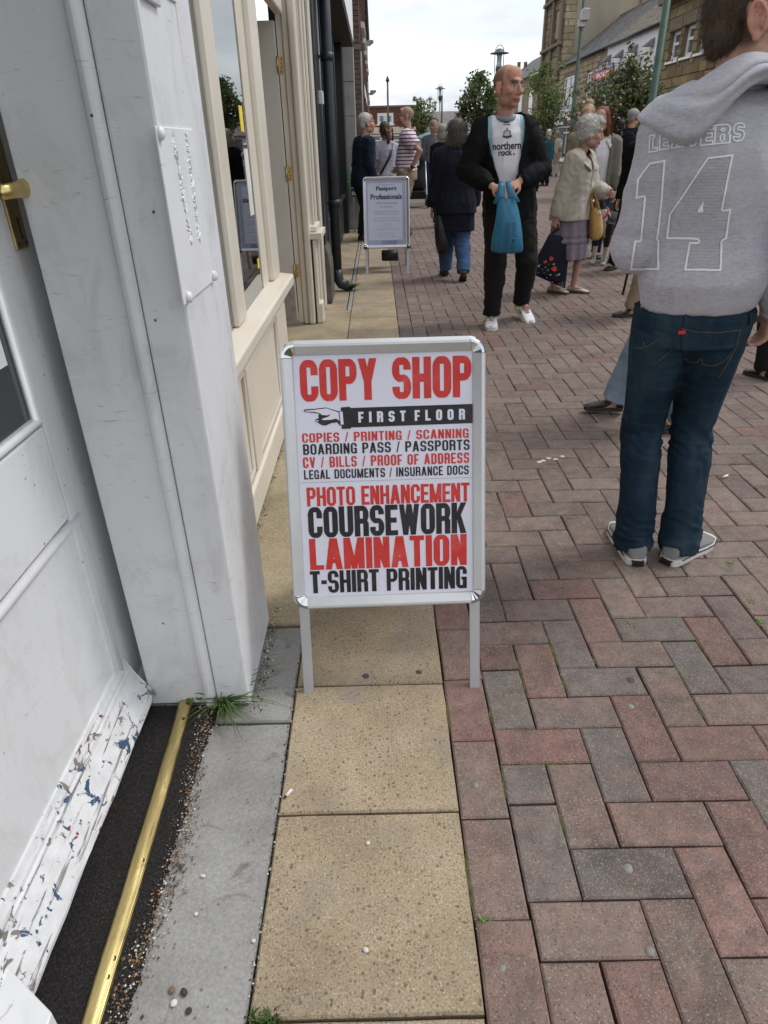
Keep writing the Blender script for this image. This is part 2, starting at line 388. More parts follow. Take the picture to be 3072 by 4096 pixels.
def slab(x0, x1, ya, yb, par, mat, name='paving_slab', z=0., seedo=0):
    mb = MB(); rs = random.Random(int((ya+x0+20)*997)+seedo); g = .0024; c = .004
    nx, ny = 7, max(3, int((yb-ya)/.06)); 
    ring = []
    for i in range(nx): ring.append((x0+g+(x1-x0-2*g)*i/(nx-1), ya+g))
    for i in range(1, ny): ring.append((x1-g, ya+g+(yb-ya-2*g)*i/(ny-1)))
    for i in range(1, nx): ring.append((x1-g-(x1-x0-2*g)*i/(nx-1), yb-g))
    for i in range(1, ny-1): ring.append((x0+g, yb-g-(yb-ya-2*g)*i/(ny-1)))
    ring = [(a+rs.gauss(0, .0008), b_+rs.gauss(0, .0008)) for a, b_ in ring]; m_ = len(ring); cx, cy_ = (x0+x1)/2, (ya+yb)/2
    def inn(k, d): return [(a+(cx-a)*d/abs(x1-x0)*2, b_+(cy_-b_)*d/abs(yb-ya)*2, k) for a, b_ in ring]
    vs = inn(z, c)+[(a, b_, z-.005) for a, b_ in ring]+[(a, b_, z-.032) for a, b_ in ring]
    fs = [tuple(range(m_))]+[(m_+k, m_+(k+1) % m_, (k+1) % m_, k) for k in range(m_)]+[(2*m_+k, 2*m_+(k+1) % m_, m_+(k+1) % m_, m_+k) for k in range(m_)]
    mb.add(vs, fs); o = put(name, mb, mat, par); return o
jY = [atG(x, y)[1] for x, y in ((850, 2198), (800, 1755), (800, 1478))]
sl = jY[1]-jY[0]; ys = [jY[0]-2*sl, jY[0]-sl]+jY
far_j = [atG(850, y)[1] for y in (711, 684, 668, 654, 637, 608, 582, 566, 551)]
step = jY[2]-jY[1]; yy = jY[2]+step
while yy < far_j[0]-.3: ys.append(yy); yy += .40
ys += far_j; yy = ys[-1]+.45
while yy < 15: ys.append(yy); yy += .45
for a, c_ in zip(ys, ys[1:]): slab(SX0, SX1, a, c_, path, M_SLAB)
# grey concrete apron between the slabs and the shop fronts
b = NB('apron'); p = b.pos(); n = b.noise(p, 4.5, 6, .6); f = b.noise(p, 170, 4)
c = b.ramp(n, [(.28, (.20, .19, .17)), (.52, (.285, .28, .265)), (.74, (.34, .335, .32))]); c = b.mix(1, c, b.ramp(f, [(.25, .78), (.75, 1.2)]), 'MULTIPLY')
v = b.voro(p, 60); vc = b.voro(p, 60, out='Color'); s3 = b.new('ShaderNodeSeparateColor'); b.l.new(vc, s3.inputs[0])
c = b.mix(b.math('MULTIPLY', b.ramp(v, [(.10, 1.), (.22, 0.)]), b.ramp(s3.outputs[0], [(.74, 0.), (.78, .7)])), c, (.10, .085, .07))
st = b.noise(p, 8, 5, .7, 1.2); c = b.mix(b.ramp(st, [(.57, 0.), (.68, .75)]), c, (.10, .085, .07))
b.bump(f, .4, .003); M_APRON = b.set(c, .85, 0, .3)
b = NB('apron_yellow'); p = b.pos(); n = b.noise(p, 3, 6, .6); f = b.noise(p, 120, 4)
c = b.ramp(n, [(.28, (.22, .18, .115)), (.52, (.33, .275, .18)), (.74, (.39, .33, .225))]); c = b.mix(1, c, b.ramp(f, [(.25, .72), (.75, 1.25)]), 'MULTIPLY')
b.bump(f, .5, .004); M_APY = b.set(c, .88, 0, .3)
apron = thing('apron', None, None); apron['kind'] = 'structure'
slab(-.463, SX0, -.6, 1.215, apron, M_APRON, 'concrete_strip', -.002)
slab(-.75, SX0, 1.222, 1.60, apron, M_APRON, 'concrete_strip', -.005)
slab(-.60, SX0, 1.61, 3.55, apron, M_APY, 'concrete_strip', -.003)
slab(-2.4, SX0, 3.56, 6.02, apron, M_APY, 'concrete_strip', -.002)
yy = 6.03
for L_ in (.62, .9, .9, .9, .9, .95, .95, .95, .95):
    slab(-.56, SX0-.045, yy, yy+L_, apron, M_SLAB, 'paving_slab', -.003); slab(SX0-.04, SX0, yy, yy+L_, apron, M_APRON, 'kerb_strip', -.002); yy += L_
# chewing gum trodden flat
M_GUM = pm('gum', (.22, .215, .195), .8, .2, 60); M_GUMD = pm('gum_dark', (.075, .072, .07), .85, .2, 60)
for gx, gy, gr, mt in ((1216, 1457, .009, M_GUM), (1362, 1526, .010, M_GUM), (1027, 1697, .009, M_GUM), (1356, 1876, .011, M_GUM), (1404, 2054, .010, M_GUM),
                   (1362, 1470, .013, M_GUMD), (1085, 2090, .008, M_GUM), (1208, 1176, .010, M_GUM), (1260, 1130, .008, M_GUM), (790, 1460, .011, M_GUMD), (905, 1452, .010, M_GUMD), (1130, 1130, .009, M_GUM)):
    q = atG(gx, gy); mb = MB(); rg = random.Random(int(gx)); n_ = 14
    ring = [(q.x+gr*rg.uniform(.75, 1.1)*math.cos(2*PI*k/n_), q.y+gr*rg.uniform(.75, 1.1)*math.sin(2*PI*k/n_)) for k in range(n_)]
    vs = [(a, c_, -.001) for a, c_ in ring]+[(q.x+(a-q.x)*.8, q.y+(c_-q.y)*.8, .0022) for a, c_ in ring]
    mb.add(vs, [tuple(range(n_, 2*n_))]+[(k, (k+1) % n_, n_+(k+1) % n_, n_+k) for k in range(n_)]); put('gum_spot', mb, mt, pave, smooth=True)
# ================================================================== LEFT HAND SHOP FRONTS
def white_paint(name, base=(.70, .705, .72), chips=1., grime=.5, streaks=(), rough=.45):
    b = NB(name); p = b.pos(); n = b.noise(p, 2.2, 5); f = b.noise(p, 30, 5, .6)
    c = b.ramp(n, [(.3, tuple(x*.93 for x in base)), (.7, tuple(min(1, x*1.04) for x in base))])
    gr = b.noise(b.pos((1, 1, .55)), 9, 7, .72, .8)
    c = b.mix(b.math('MULTIPLY', b.ramp(gr, [(.50, 0.), (.74, 1.)]), grime*.85), c, (.36, .34, .31))
    v = b.voro(p, 26); vc = b.voro(p, 26, out='Color'); s3 = b.new('ShaderNodeSeparateColor'); b.l.new(vc, s3.inputs[0])
    dots = b.math('MULTIPLY', b.ramp(b.math('ADD', v, b.math('MULTIPLY', f, .12)), [(.11, 1.), (.15, 0.)]), b.ramp(s3.outputs[0], [(.72, 0.), (.74, chips)]))
    c = b.mix(dots, c, (.07, .065, .065))
    scr = b.noise(b.pos((1, 1, 7)), 14, 6, .7, 1.5); c = b.mix(b.math('MULTIPLY', b.ramp(scr, [(.62, 0.), (.69, 1.)]), chips*.6), c, (.25, .23, .22))
    for (ys, zs, wd, ln) in streaks:
        sp = b.new('ShaderNodeSeparateXYZ'); g = b.new('ShaderNodeNewGeometry'); b.l.new(g.outputs['Position'], sp.inputs[0])
        dy_ = b.math('ABSOLUTE', b.math('SUBTRACT', b.math('ADD', sp.outputs[1], b.math('MULTIPLY', f, .012)), ys+.006)); dz_ = b.math('SUBTRACT', zs, sp.outputs[2])
        m_ = b.math('MULTIPLY', b.ramp(dy_, [(0, 1.), (wd, 0.)]), b.ramp(dz_, [(0, 0.), (.004, 1.), (ln, 0.)])); c = b.mix(b.math('MULTIPLY', m_, .8), c, (.42, .22, .09))
    b.bump(b.math('ADD', b.math('MULTIPLY', n, .4), b.math('ADD', b.math('MULTIPLY', f, .25), b.math('MULTIPLY', dots, -.6))), .35, .006)
    return b.set(c, rough, 0, .45)
M_WHITE = white_paint('white_gloss', streaks=((1.515, 1.52, .006, .16), (1.585, .86, .005, .12)))
M_WHITE2 = white_paint('white_door_paint', (.72, .725, .73), .7, .4)
M_CREAM = pm('cream_paint', (.66, .60, .50), .38, .05, 3, .12, 30)
M_CREAMD = pm('cream_door', (.60, .565, .51), .45, .05, 3, .1, 30)
# old paint flaking off the weather bar
b = NB('flaking_paint'); p = b.pos(); n = b.noise(p, 26, 6, .6); k = b.noise(p, 30, 7, .66, .8); k2 = b.noise(p, 9, 3)
c = b.ramp(n, [(.3, (.60, .60, .60)), (.7, (.74, .74, .74))])
under = b.ramp(k2, [(.40, (.27, .035, .045)), (.42, (.20, .18, .16)), (.52, (.24, .21, .18)), (.54, (.035, .085, .17)), (.62, (.035, .085, .17)), (.64, (.27, .035, .045))])
fl = b.ramp(b.math('ADD', b.math('MULTIPLY', k, .62), b.math('MULTIPLY', b.noise(p, 5.5, 3), .38)), [(.555, 0.), (.565, 1.)]); c = b.mix(fl, c, under)
cr = b.noise(b.pos((60, 3.0, 60)), 1.0, 4, .7, .4); crm = b.ramp(cr, [(.57, 0.), (.62, 1.)]); c = b.mix(b.math('MULTIPLY', crm, .8), c, (.16, .13, .11))
b.bump(b.math('SUBTRACT', n, b.math('ADD', fl, crm)), .7, .004); M_FLAKE = b.set(c, .6, 0, .3)
M_GLASS = NB('window_glass'); b = M_GLASS
tr = b.new('ShaderNodeBsdfTransparent'); tr.inputs[0].default_value = (.82, .85, .85, 1); gl = b.new('ShaderNodeBsdfGlossy'); gl.inputs['Roughness'].default_value = .015; gl.inputs[0].default_value = (.95, .97, .97, 1)
fr = b.new('ShaderNodeFresnel'); fr.inputs[0].default_value = 9.0; ms = b.new('ShaderNodeMixShader'); b.l.new(fr.outputs[0], ms.inputs[0]); b.l.new(tr.outputs[0], ms.inputs[1]); b.l.new(gl.outputs[0], ms.inputs[2])
b.l.new(ms.outputs[0], b.n['Material Output'].inputs['Surface']); M_GLASS = b.mat
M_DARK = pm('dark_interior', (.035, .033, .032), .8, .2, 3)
M_BRASS = pm('brass', (.62, .47, .19), .30, .18, 40, .10, 200, metal=1.)
M_BRASSD = pm('brass_worn', (.50, .39, .18), .38, .3, 25, .15, 120, metal=1.)
M_STEEL = pm('grey_steel', (.38, .37, .36), .45, .2, 20, .05, 80, metal=.8)
M_BLACK = pm('black_gloss', (.016, .017, .019), .32, .3, 5, .1, 40)
M_SCREW = pm('screw_dark', (.07, .05, .035), .6, .3, 90, metal=.6)

PX = -.36; PY0, PY1 = 1.272, 1.632; DX = -.660
shop = thing('white_shop', 'scuffed white painted shop doorway and pilaster nearest the camera', 'shop front', (PX, 1.45, 0))
mb = MB(); mb.box((-.445, PY0+.006, 0), (PX, PY1, 3.4)); put('pilaster', mb, M_WHITE, shop, bevel=.006)
mb = MB(); mb.box((-.620, PY0+.016, 0), (-.476, PY1, 3.4)); put('door_lining', mb, M_WHITE, shop, bevel=.003)
mb = MB()
prof = [(-.477, PY0+.030), (-.477, PY0+.010), (-.471, PY0-.002), (-.461, PY0-.006), (-.452, PY0-.002), (-.4465, PY0+.010), (-.4465, PY0+.030)]
mb.prism(prof, .0, 3.4); put('bead_moulding', mb, M_WHITE, shop, smooth=False, bevel=.003)
mb = MB(); mb.box((-.9, PY0+.02, 2.62), (PX-.002, -1.2, 3.4)); put('lintel', mb, M_WHITE, shop)
# ---- the door leaf, seen edge on
door = put('door', MB().box((DX-.045, -.05, .05), (DX-.012, 1.46, 2.55)), M_WHITE2, shop, bevel=.003)
gc = atX(77, 905, DX); pc = atX(170, 1098, DX); pcb = atX(272, 1478, DX)
def rail(name, a, b_, mat=M_WHITE2): return put(name, MB().box(a, b_), mat, door, bevel=.004)
gy, gz = gc.y, gc.z; py_, pz = pc.y, pc.z
rail('door_stile', (DX-.011, gy+.022, .06), (DX, 1.458, 2.54)); rail('lock_rail', (DX-.011, -.04, pz+.002), (DX-.0005, gy+.020, gz-.022))
rail('door_stile', (DX-.011, py_+.012, .062), (DX-.0008, gy+.020, pz)); 
put('door_panel', MB().box((DX-.011, -.04, .145), (DX-.006, py_-.026, pz-.028)), M_WHITE2, door, bevel=.004)
def mould(name, pts, rad, mat, par): return put(name, MB().tube(pts, rad, 8), mat, par, smooth=True)
mould('panel_moulding', [(DX-.006, -.04, pz-.014), (DX-.006, py_-.010, pz-.014), (DX-.006, py_-.010, .12)], .012, M_WHITE2, door)
mould('glazing_bead', [(DX-.006, -.04, gz-.010), (DX-.006, gy+.010, gz-.010), (DX-.006, gy+.010, 2.4)], .012, M_WHITE2, door)
M_DGLASS = pm('door_glass', (.028, .036, .036), .12, .1, 3, spec=.5)
pane = put('glass_pane', MB().box((DX-.0125, -.04, gz), (DX-.010, gy, 2.4)), M_DGLASS, door)
a0, a1 = atX(2, 702, DX), atX(28, 788, DX)
put('sticker', MB().box((DX-.0098, a0.y-.16, a1.z), (DX-.0092, a1.y, a1.z+.14)), pm('sticker_paper', (.70, .74, .74), .5, .05), door)
put('sticker', MB().box((DX-.009, a0.y-.16, a1.z+.045), (DX-.0085, a1.y-.012, a1.z+.14)), pm('sticker_dark', (.05, .035, .06), .5, .1), door)
# brass lever handle on its long back plate
hA, hB = atX(3, 345, DX+.003), atX(33, 548, DX+.003); hy = (hA.y+hB.y)/2+.012
hp = put('handle_plate', MB().box((DX, hy-.024, hB.z+.004), (DX+.006, hy+.024, hA.z+.05)), M_BRASSD, door, bevel=.003)
hl = atX(8, 415, DX+.045)
mb = MB(); mb.tube([(DX+.002, hl.y-.004, hl.z), (DX+.045, hl.y-.004, hl.z)], .011, 12, (0, 0, 1))
mb.tube([(DX+.047, hl.y-.016, hl.z), (DX+.049, hl.y+.03, hl.z+.001), (DX+.050, hl.y+.075, hl.z+.003), (DX+.049, hl.y+.112, hl.z+.004)], [(.011, .009), (.013, .009), (.016, .009), (.015, .007)], 12, (0, 0, 1))
put('lever', mb, M_BRASS, hp, smooth=True)
kz = atX(40, 500, DX+.003).z
mb = MB(); mb.lathe([(.0042, 0), (.0042, .0012)], (DX+.0058, hy+.002, kz+.02), 10, Matrix.Rotation(PI/2, 4, 'Y')); mb.box((DX+.0058, hy, kz-.012), (DX+.0068, hy+.004, kz+.018)); put('keyhole', mb, M_DARK, hp)
for yo, zo in ((-.015, .014), (.014, .014), (-.015, .27)): put('screw', MB().lathe([(.0045, 0), (.003, .002)], (DX+.0058, hy+yo, hB.z+zo), 8, Matrix.Rotation(PI/2, 4, 'Y')), M_SCREW, hp)
# weather bar at the foot of the door: a sloping board with two grooves
wy = 1.284
prof = [(DX-.008, .165), (DX-.002, .165), (DX+.002, .152), (DX+.006, .144), (DX+.007, .136), (DX+.011, .132), (DX+.013, .123), (DX+.050, .056), (DX+.055, .046), (DX+.055, .036), (DX+.048, .028), (DX-.008, .028)]
n_ = 30; mb = MB(); rs = random.Random(3); ring = []
for i in range(n_+1):
    y = -.6+(wy+.6)*i/n_
    ring += [(x+(rs.gauss(0, .0011) if 6 < q < 11 else 0), y, z+(rs.gauss(0, .0010) if 6 < q < 11 else 0)) for q, (x, z) in enumerate(prof)]
m_ = len(prof); fs = [(i*m_+k, i*m_+(k+1) % m_, (i+1)*m_+(k+1) % m_, (i+1)*m_+k) for i in range(n_) for k in range(m_)]+[tuple(range(m_)), tuple(range((n_+1)*m_-1, n_*m_-1, -1))]
mb.add(ring, fs); put('weather_bar', mb, M_FLAKE, door, bevel=.002)
mb = MB(); q0, q1 = atG(-30, 2040, .10), atG(112, 2187, .10); mb.prism([(q0.x-.3, q0.y), (q0.x, q0.y), (q1.x, q1.y), (q1.x+.012, q1.y-.3), (q0.x-.3, q1.y-.3)], .0, .10); put('plinth_block', mb, M_WHITE, shop, bevel=.003)
put('door_step', MB().box((-.9, -.6, -.03), (DX+.006, PY0+.014, .012)), M_DARK, shop)
# ---- plate screwed to the pilaster, painted over
M_PLATE = white_paint('painted_plate', (.74, .745, .75), .5, .25)
A, B_, C_, D_ = [atX(x, y, PX+.004) for x, y in ((336, 271), (417, 280), (468, 599), (401, 662))]
pl = thing('name_plate', 'blank metal plate painted over white, bolted to the front of the white pilaster', 'plate', (PX, A.y, C_.z))
put('plate', MB().box((PX, D_.y-.006, (C_.z+D_.z)/2), (PX+.004, B_.y, (A.z+B_.z)/2)), M_PLATE, pl, bevel=.0015)
for x, y in ((346, 288), (462, 596), (407, 642)):
    q = atX(x, y, PX+.006); put('bolt', MB().lathe([(.011, 0), (.010, .006), (.006, .009)], (PX+.004, q.y, q.z), 10, Matrix.Rotation(PI/2, 4, 'Y')), M_PLATE, pl, smooth=True)
mb = MB(); rs = random.Random(9)
for col, (xa, ya, xb, yb) in enumerate(((373, 292, 412, 520), (402, 292, 430, 515))):
    for k in range(46):
        t = k/45; q = atX(xa+(xb-xa)*t, ya+(yb-ya)*t, PX+.004); pts = []
        a = rs.uniform(0, PI); l = rs.uniform(.006, .013)
        for s_ in (-1, 0, 1): pts.append((PX+.0042+(.0012 if s_ == 0 else 0), q.y+s_*l*math.cos(a)+rs.gauss(0, .004), q.z+s_*l*math.sin(a)+rs.gauss(0, .002)))
        mb.tube(pts, .0012, 5)
put('paint_ridges', mb, M_PLATE, pl)['kind'] = 'stuff'
for k, (x, y, dy_, dz_) in enumerate(((338, 12, .075, .12), (378, 3, .05, .1))):
    q = atX(x, y, PX+.005); t = thing('small_plate', ('silver edged sign plate high on the white pilaster, cut by the top of the photo', 'small pale blue plate high on the white pilaster beside the cream window')[k], 'plate', (PX, q.y, q.z))
    put('plate', MB().box((PX, q.y-dy_, q.z), (PX+(.008 if k == 0 else .004), q.y+.02, q.z+dz_)), pm(('plate_grey', 'plate_blue')[k], ((.5, .5, .52), (.62, .74, .76))[k], .3, .05), t, bevel=.002)
# ---- doormat sunk in the doorway, brass edging across it
b = NB('coir_mat'); p = b.pos(); n = b.noise(b.pos((1, 1, 1)), 260, 4, .7); m2 = b.noise(p, 7, 5); v = b.noise(b.pos((500, 120, 200)), 1, 3)
c = b.ramp(b.math('ADD', b.math('MULTIPLY', n, .7), b.math('MULTIPLY', v, .3)), [(.38, (.012, .011, .011)), (.55, (.035, .032, .03)), (.72, (.11, .098, .085))])
b.bump(n, 1., .006); M_MAT = b.set(c, .95, 0, .15)
mat_t = thing('doormat', 'black bristle doormat strip with brass edging across the white doorway', 'doormat', (-.54, 1.0, 0))
nx, ny = 26, 170; vs = []; 
for j in range(ny+1):
    for i in range(nx+1):
        x = -.665+.225*i/nx; y = -.5+(PY0+.004+.5)*j/ny; e = min(1, (1-i/nx)*5)
        vs.append((x, y, -.004+e*.009+noise.noise(Vector((x*90, y*90, 0)))*.0022+noise.noise(Vector((x*12, y*9, 3)))*.002))
mb = MB(); mb.add(vs, [(j*(nx+1)+i, j*(nx+1)+i+1, (j+1)*(nx+1)+i+1, (j+1)*(nx+1)+i) for j in range(ny) for i in range(nx)]); put('mat', mb, M_MAT, mat_t, smooth=True)
b = NB('ribbed_brass'); p = b.pos(); sp = b.new('ShaderNodeSeparateXYZ'); b.l.new(p, sp.inputs[0])
rib = b.math('SINE', b.math('MULTIPLY', sp.outputs[0], 2600.)); n = b.noise(b.pos((30, 3, 1)), 5, 6, .7); g2 = b.noise(p, 22, 5)
c = b.mix(b.ramp(g2, [(.58, 0.), (.72, .75)]), b.ramp(n, [(.3, (.58, .44, .17)), (.7, (.74, .60, .28))]), (.22, .18, .11)); b.bump(rib, .25, .0012)
M_RIB = b.set(c, b.ramp(n, [(.3, .26), (.7, .42)]), 1., .5)
nx, ny = 6, 60; vs = []
for j in range(ny+1):
    y = -.5+(1.30+.5)*j/ny; off = -.003*math.sin(y*5.2)+.0035*max(0, 1-abs(y-1.02)*14)
    for i in range(nx+1):
        t = i/nx; x = -.5455+.024*(1.29-y)/.73+off*.25+.034*t; vs.append((x, y, .009+.0035*math.sin(t*PI)-(.004 if t > .8 else 0)*(t-.8)*5+.0012*math.sin(y*31)))
mb = MB(); mb.add(vs, [(j*(nx+1)+i, j*(nx+1)+i+1, (j+1)*(nx+1)+i+1, (j+1)*(nx+1)+i) for j in range(ny) for i in range(nx)])
strip = put('brass_strip', mb, M_RIB, mat_t, smooth=True); so = strip.modifiers.new('thick', 'SOLIDIFY'); so.thickness = .002
for x, y in ((396, 1552), (353, 1692), (308, 1858), (246, 2070), (232, 2110)):
    q = atG(x, y, .012); put('screw', MB().lathe([(.0045, 0), (.0045, .0012), (.002, .0008)], (q.x, q.y, .0115), 10), M_SCREW, strip)
# grit swept against the mat
mb = MB(); rs = random.Random(21)
def pebble(mb, x, y, z, r, m=0):
    vs = [(x+r*rs.uniform(.6, 1.1)*a, y+r*rs.uniform(.6, 1.1)*b_, z+r*.55*rs.uniform(.6, 1.1)*c_) for a, b_, c_ in ((1, 0, 0), (0, 1, 0), (-1, 0, 0), (0, -1, 0), (0, 0, 1), (0, 0, -1))]
    mb.add(vs, [(0, 1, 4), (1, 2, 4), (2, 3, 4), (3, 0, 4), (1, 0, 5), (2, 1, 5), (3, 2, 5), (0, 3, 5)], m)
for _ in range(4200):
    y = rs.uniform(-.1, 1.27); x = -.452+rs.gauss(0, .013)+.012*math.sin(y*9)
    if x < -.49 or x > -.395: continue
    pebble(mb, x, y, .002+(.004 if x < -.463 else 0), abs(rs.gauss(0, .0013))+.0007, rs.choice((0, 0, 0, 1, 1, 2, 3, 4)))
for _ in range(500):
    y = rs.uniform(1.64, 3.3); pebble(mb, -.497+abs(rs.gauss(0, .012)), y, 0, abs(rs.gauss(0, .002))+.001, rs.choice((0, 0, 1, 2)))
for _ in range(420):
    y = rs.uniform(1.26, 1.7); pebble(mb, PX+.004+abs(rs.gauss(0, .014)), y, -.003, abs(rs.gauss(0, .0017))+.0008, rs.choice((0, 0, 1, 2, 4)))
for _ in range(900):
    y = rs.uniform(.3, 3); pebble(mb, SX0+rs.gauss(0, .004), y, -.002, abs(rs.gauss(0, .0012))+.0007, rs.choice((0, 0, 0, 1, 2, 4)))
GRIT = [pm('grit_dark', (.05, .04, .03), .9, .3, 90), pm('grit_brown', (.16, .115, .07), .9, .3, 90), pm('grit_grey', (.28, .26, .23), .9, .2, 90), pm('grit_rust', (.32, .16, .06), .9, .2, 90), pm('grit_pale', (.62, .59, .54), .9, .1, 90)]
tag(put('grit', mb, GRIT), kind='stuff')
for x, y, r_, mt in ((376, 2168, .0065, 4), (371, 2140, .006, 1), (398, 2145, .008, 0), (548, 2033, .004, 4), (424, 1975, .004, 4), (436, 1892, .0035, 4), (408, 2185, .006, 0), (590, 1450, .004, 0), (578, 1407, .005, 4), (440, 1893, .004, 4), (790, 2053, .006, 4), (795, 1822, .005, 4)):
    q = atG(x, y); mb = MB(); mb.ell((q.x, q.y, r_*.35), (r_, r_*rs.uniform(.7, 1), r_*.6), Matrix.Rotation(rs.uniform(0, 3), 3, 'Z'), 8, 6)
    o = put('pebble', mb, GRIT[mt], None, smooth=True); PEB = globals().setdefault('PEB', iter(('dark round pebble, leftmost of three at the near foot of the doormat', 'round tan pebble lying on the litter at the near foot of the doormat', 'grey pebble just right of the tan pebble by the doormat', 'pale stone chip on the grey concrete beside the near slab edge', 'pale stone chip in the grit halfway along the doormat', 'small white chip in the grit nearer the pilaster than the others', 'dark flat pebble nearest the bottom edge on the grey concrete', 'dark pebble in the dirt at the corner of the white pilaster', 'white stone lying at the foot of the white pilaster', 'tiny pale chip on the concrete strip by the doormat grit', 'pale chip low on the nearest yellow slab', 'small chip near the far end of the nearest yellow slab'))); tag(o, next(PEB), 'pebble', 'loose pebbles by the doorway')
q = atG(618, 1722); t = thing('cigarette_butt', 'white cigarette end lying at the left edge of the yellow slabs', 'cigarette butt', (q.x, q.y, .004))
put('paper', MB().tube([(q.x, q.y, .004), (q.x+.011, q.y+.017, .004)], .0036, 10), pm('paper_white', (.7, .68, .64), .8, .08), t, smooth=True)
put('ash', MB().tube([(q.x-.003, q.y-.0055, .004), (q.x, q.y, .004)], [.0028, .0036], 10), GRIT[0], t, smooth=True)

# ------------------------------------------------------------------ cream shop front
cs = thing('cream_shop', 'cream painted shop front with a big plate glass window and open recessed door', 'shop front', (-.5, 3.6, 0))
FX = -.505
def cbx(name, a, b_, mat=M_CREAM, bev=.006, par=None): return put(name, MB().box(a, b_), mat, par or cs, bevel=bev)
cbx('window_board', (-.62, 1.64, .66), (-.530, 2.435, 3.4)); cbx('window_post', (-.62, 2.44, .70), (FX, 2.60, 3.4), bev=.016)
cbx('glazing_bead', (-.60, 2.602, .70), (-.545, 2.628, 3.4), bev=.008)
cbx('window_post', (-.62, 3.212, .70), (-.533, 3.375, 3.4), bev=.002); cbx('window_post', (-.62, 3.378, .70), (FX, 3.60, 3.4), bev=.018)
cbx('glazing_bead', (-.60, 3.172, .70), (-.545, 3.198, 3.4), bev=.008)
cbx('glazing_bead', (-.60, 1.64, .700), (-.540, 3.17, .722), bev=.008); cbx('window_head', (-.62, 1.64, 2.9), (FX-.02, 3.6, 3.4))
sill = put('sill', MB().prism([(-.62, .648), (-.448, .640), (-.446, .648), (-.446, .682), (-.452, .690), (-.53, .700), (-.62, .703)], -1.64, -3.66, Matrix(((1, 0, 0, 0), (0, 0, -1, 0), (0, 1, 0, 0), (0, 0, 0, 1)))), M_CREAM, cs, bevel=.004)
pane = put('window_pane', MB().prism([(-.5205, 1.64), (-.5165, 1.64), (-.5370, 3.21), (-.5410, 3.21)], .70, 2.9), M_GLASS, cs)
# stall riser of framed panels
cbx('stall_panel', (-.60, 1.64, .02), (-.520, 3.60, .636)); cbx('plinth_rail', (-.515, 1.64, .0), (-.488, 3.62, .135), bev=.010); cbx('top_rail', (-.518, 1.64, .555), (-.500, 3.62, .638))
for ya, yb in ((1.64, 1.75), (2.42, 2.56), (3.30, 3.62)): cbx('stile', (-.518, ya, .137), (-.500, yb, .553))
for ya, yb in ((1.752, 2.418), (2.562, 3.298)):
    put('panel_moulding', MB().tube([(-.516, ya+.012, .147), (-.516, yb-.012, .147), (-.516, yb-.012, .543), (-.516, ya+.012, .543), (-.516, ya+.012, .147)], .011, 8), M_CREAM, cs, smooth=True)
cbx('return_wall', (-1.9, 3.54, .0), (-.62, 3.60, 2.9), M_CREAM)
# shop interior behind the glass
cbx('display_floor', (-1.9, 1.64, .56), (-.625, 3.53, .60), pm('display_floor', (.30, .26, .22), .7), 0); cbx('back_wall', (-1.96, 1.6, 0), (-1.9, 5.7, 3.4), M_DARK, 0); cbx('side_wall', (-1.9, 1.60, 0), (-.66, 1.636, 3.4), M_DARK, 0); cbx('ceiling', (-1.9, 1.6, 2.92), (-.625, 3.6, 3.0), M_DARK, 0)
rs = random.Random(4)
DISP = [pm('display_orange', (.75, .30, .05), .6), pm('display_yellow', (.75, .55, .06), .6), pm('display_white', (.72, .70, .66), .7), pm('display_green', (.16, .28, .16), .6), pm('display_red', (.5, .06, .05), .6)]
for k, (y, z, dx_, mt, wd, hh) in enumerate(((2.95, .60, .05, 0, .05, .07), (3.02, .60, .08, 1, .04, .055), (2.82, .60, .06, 2, .05, .05), (2.74, .60, .1, 3, .06, .05), (3.08, .60, .06, 4, .03, .06), (2.66, .60, .07, 2, .05, .07))):
    T = Matrix.Translation((-.64-dx_, y, z)) @ Matrix.Rotation(rs.uniform(-.5, .5), 4, 'Z'); t = thing('gift_box', ('orange', 'yellow', 'white flat', 'green', 'red', 'tall white')[k]+' box displayed on the floor behind the cream window', 'box', (-.64-dx_, y, z), group='boxes in the cream window')
    put('box', MB().box((-wd/2, -wd*.8, 0), (wd/2, wd*.8, hh), T), DISP[mt], t, bevel=.003); put('lid', MB().box((-wd/2-.002, -wd*.8-.002, hh-.001), (wd/2+.002, wd*.8+.002, hh+.012), T), DISP[(mt+2) % 5], t, bevel=.003)
for k, (x, y, s_) in enumerate(((606, 168, .022), (600, 420, .05))):
    pass
cbx('window_sticker', (-.5352, 3.06, 1.33), (-.5335, 3.13, 1.42), DISP[1], 0); cbx('window_notice', (-.5352, 3.07, 1.02), (-.5338, 3.16, 1.27), DISP[2], 0); cbx('window_sticker', (-.5358, 3.12, .80), (-.5345, 3.16, .84), DISP[1], 0)
# recessed doorway: door folded back, far jamb, transom
JY = 5.55
dl = put('door', MB().box((-1.50, JY-.045, .03), (-.664, JY-.004, 2.02)), M_CREAMD, cs, bevel=.004)
put('kick_plate', MB().box((-1.47, JY-.0485, .035), (-.672, JY-.0452, .30)), M_STEEL, dl)
for z in (.36, 1.05, 1.72):
    hg = put('hinge', MB().box((-.663, JY-.034, z), (-.6595, JY-.004, z+.10)), M_BRASS, dl); put('knuckle', MB().tube([(-.661, JY-.05, z), (-.661, JY-.05, z+.10)], .006, 8), M_BRASS, hg, smooth=True)
    put('hinge_leaf', MB().box((-.656, JY-.0035, z), (-.630, JY-.0005, z+.10)), M_BRASS, hg)
    for k in range(4): put('screw', MB().lathe([(.004, 0), (.003, .0015)], (-.643+(.006 if k % 2 else -.004), JY-.0035, z+.014+k*.024), 6, Matrix.Rotation(PI/2, 4, 'X')), M_SCREW, hg)
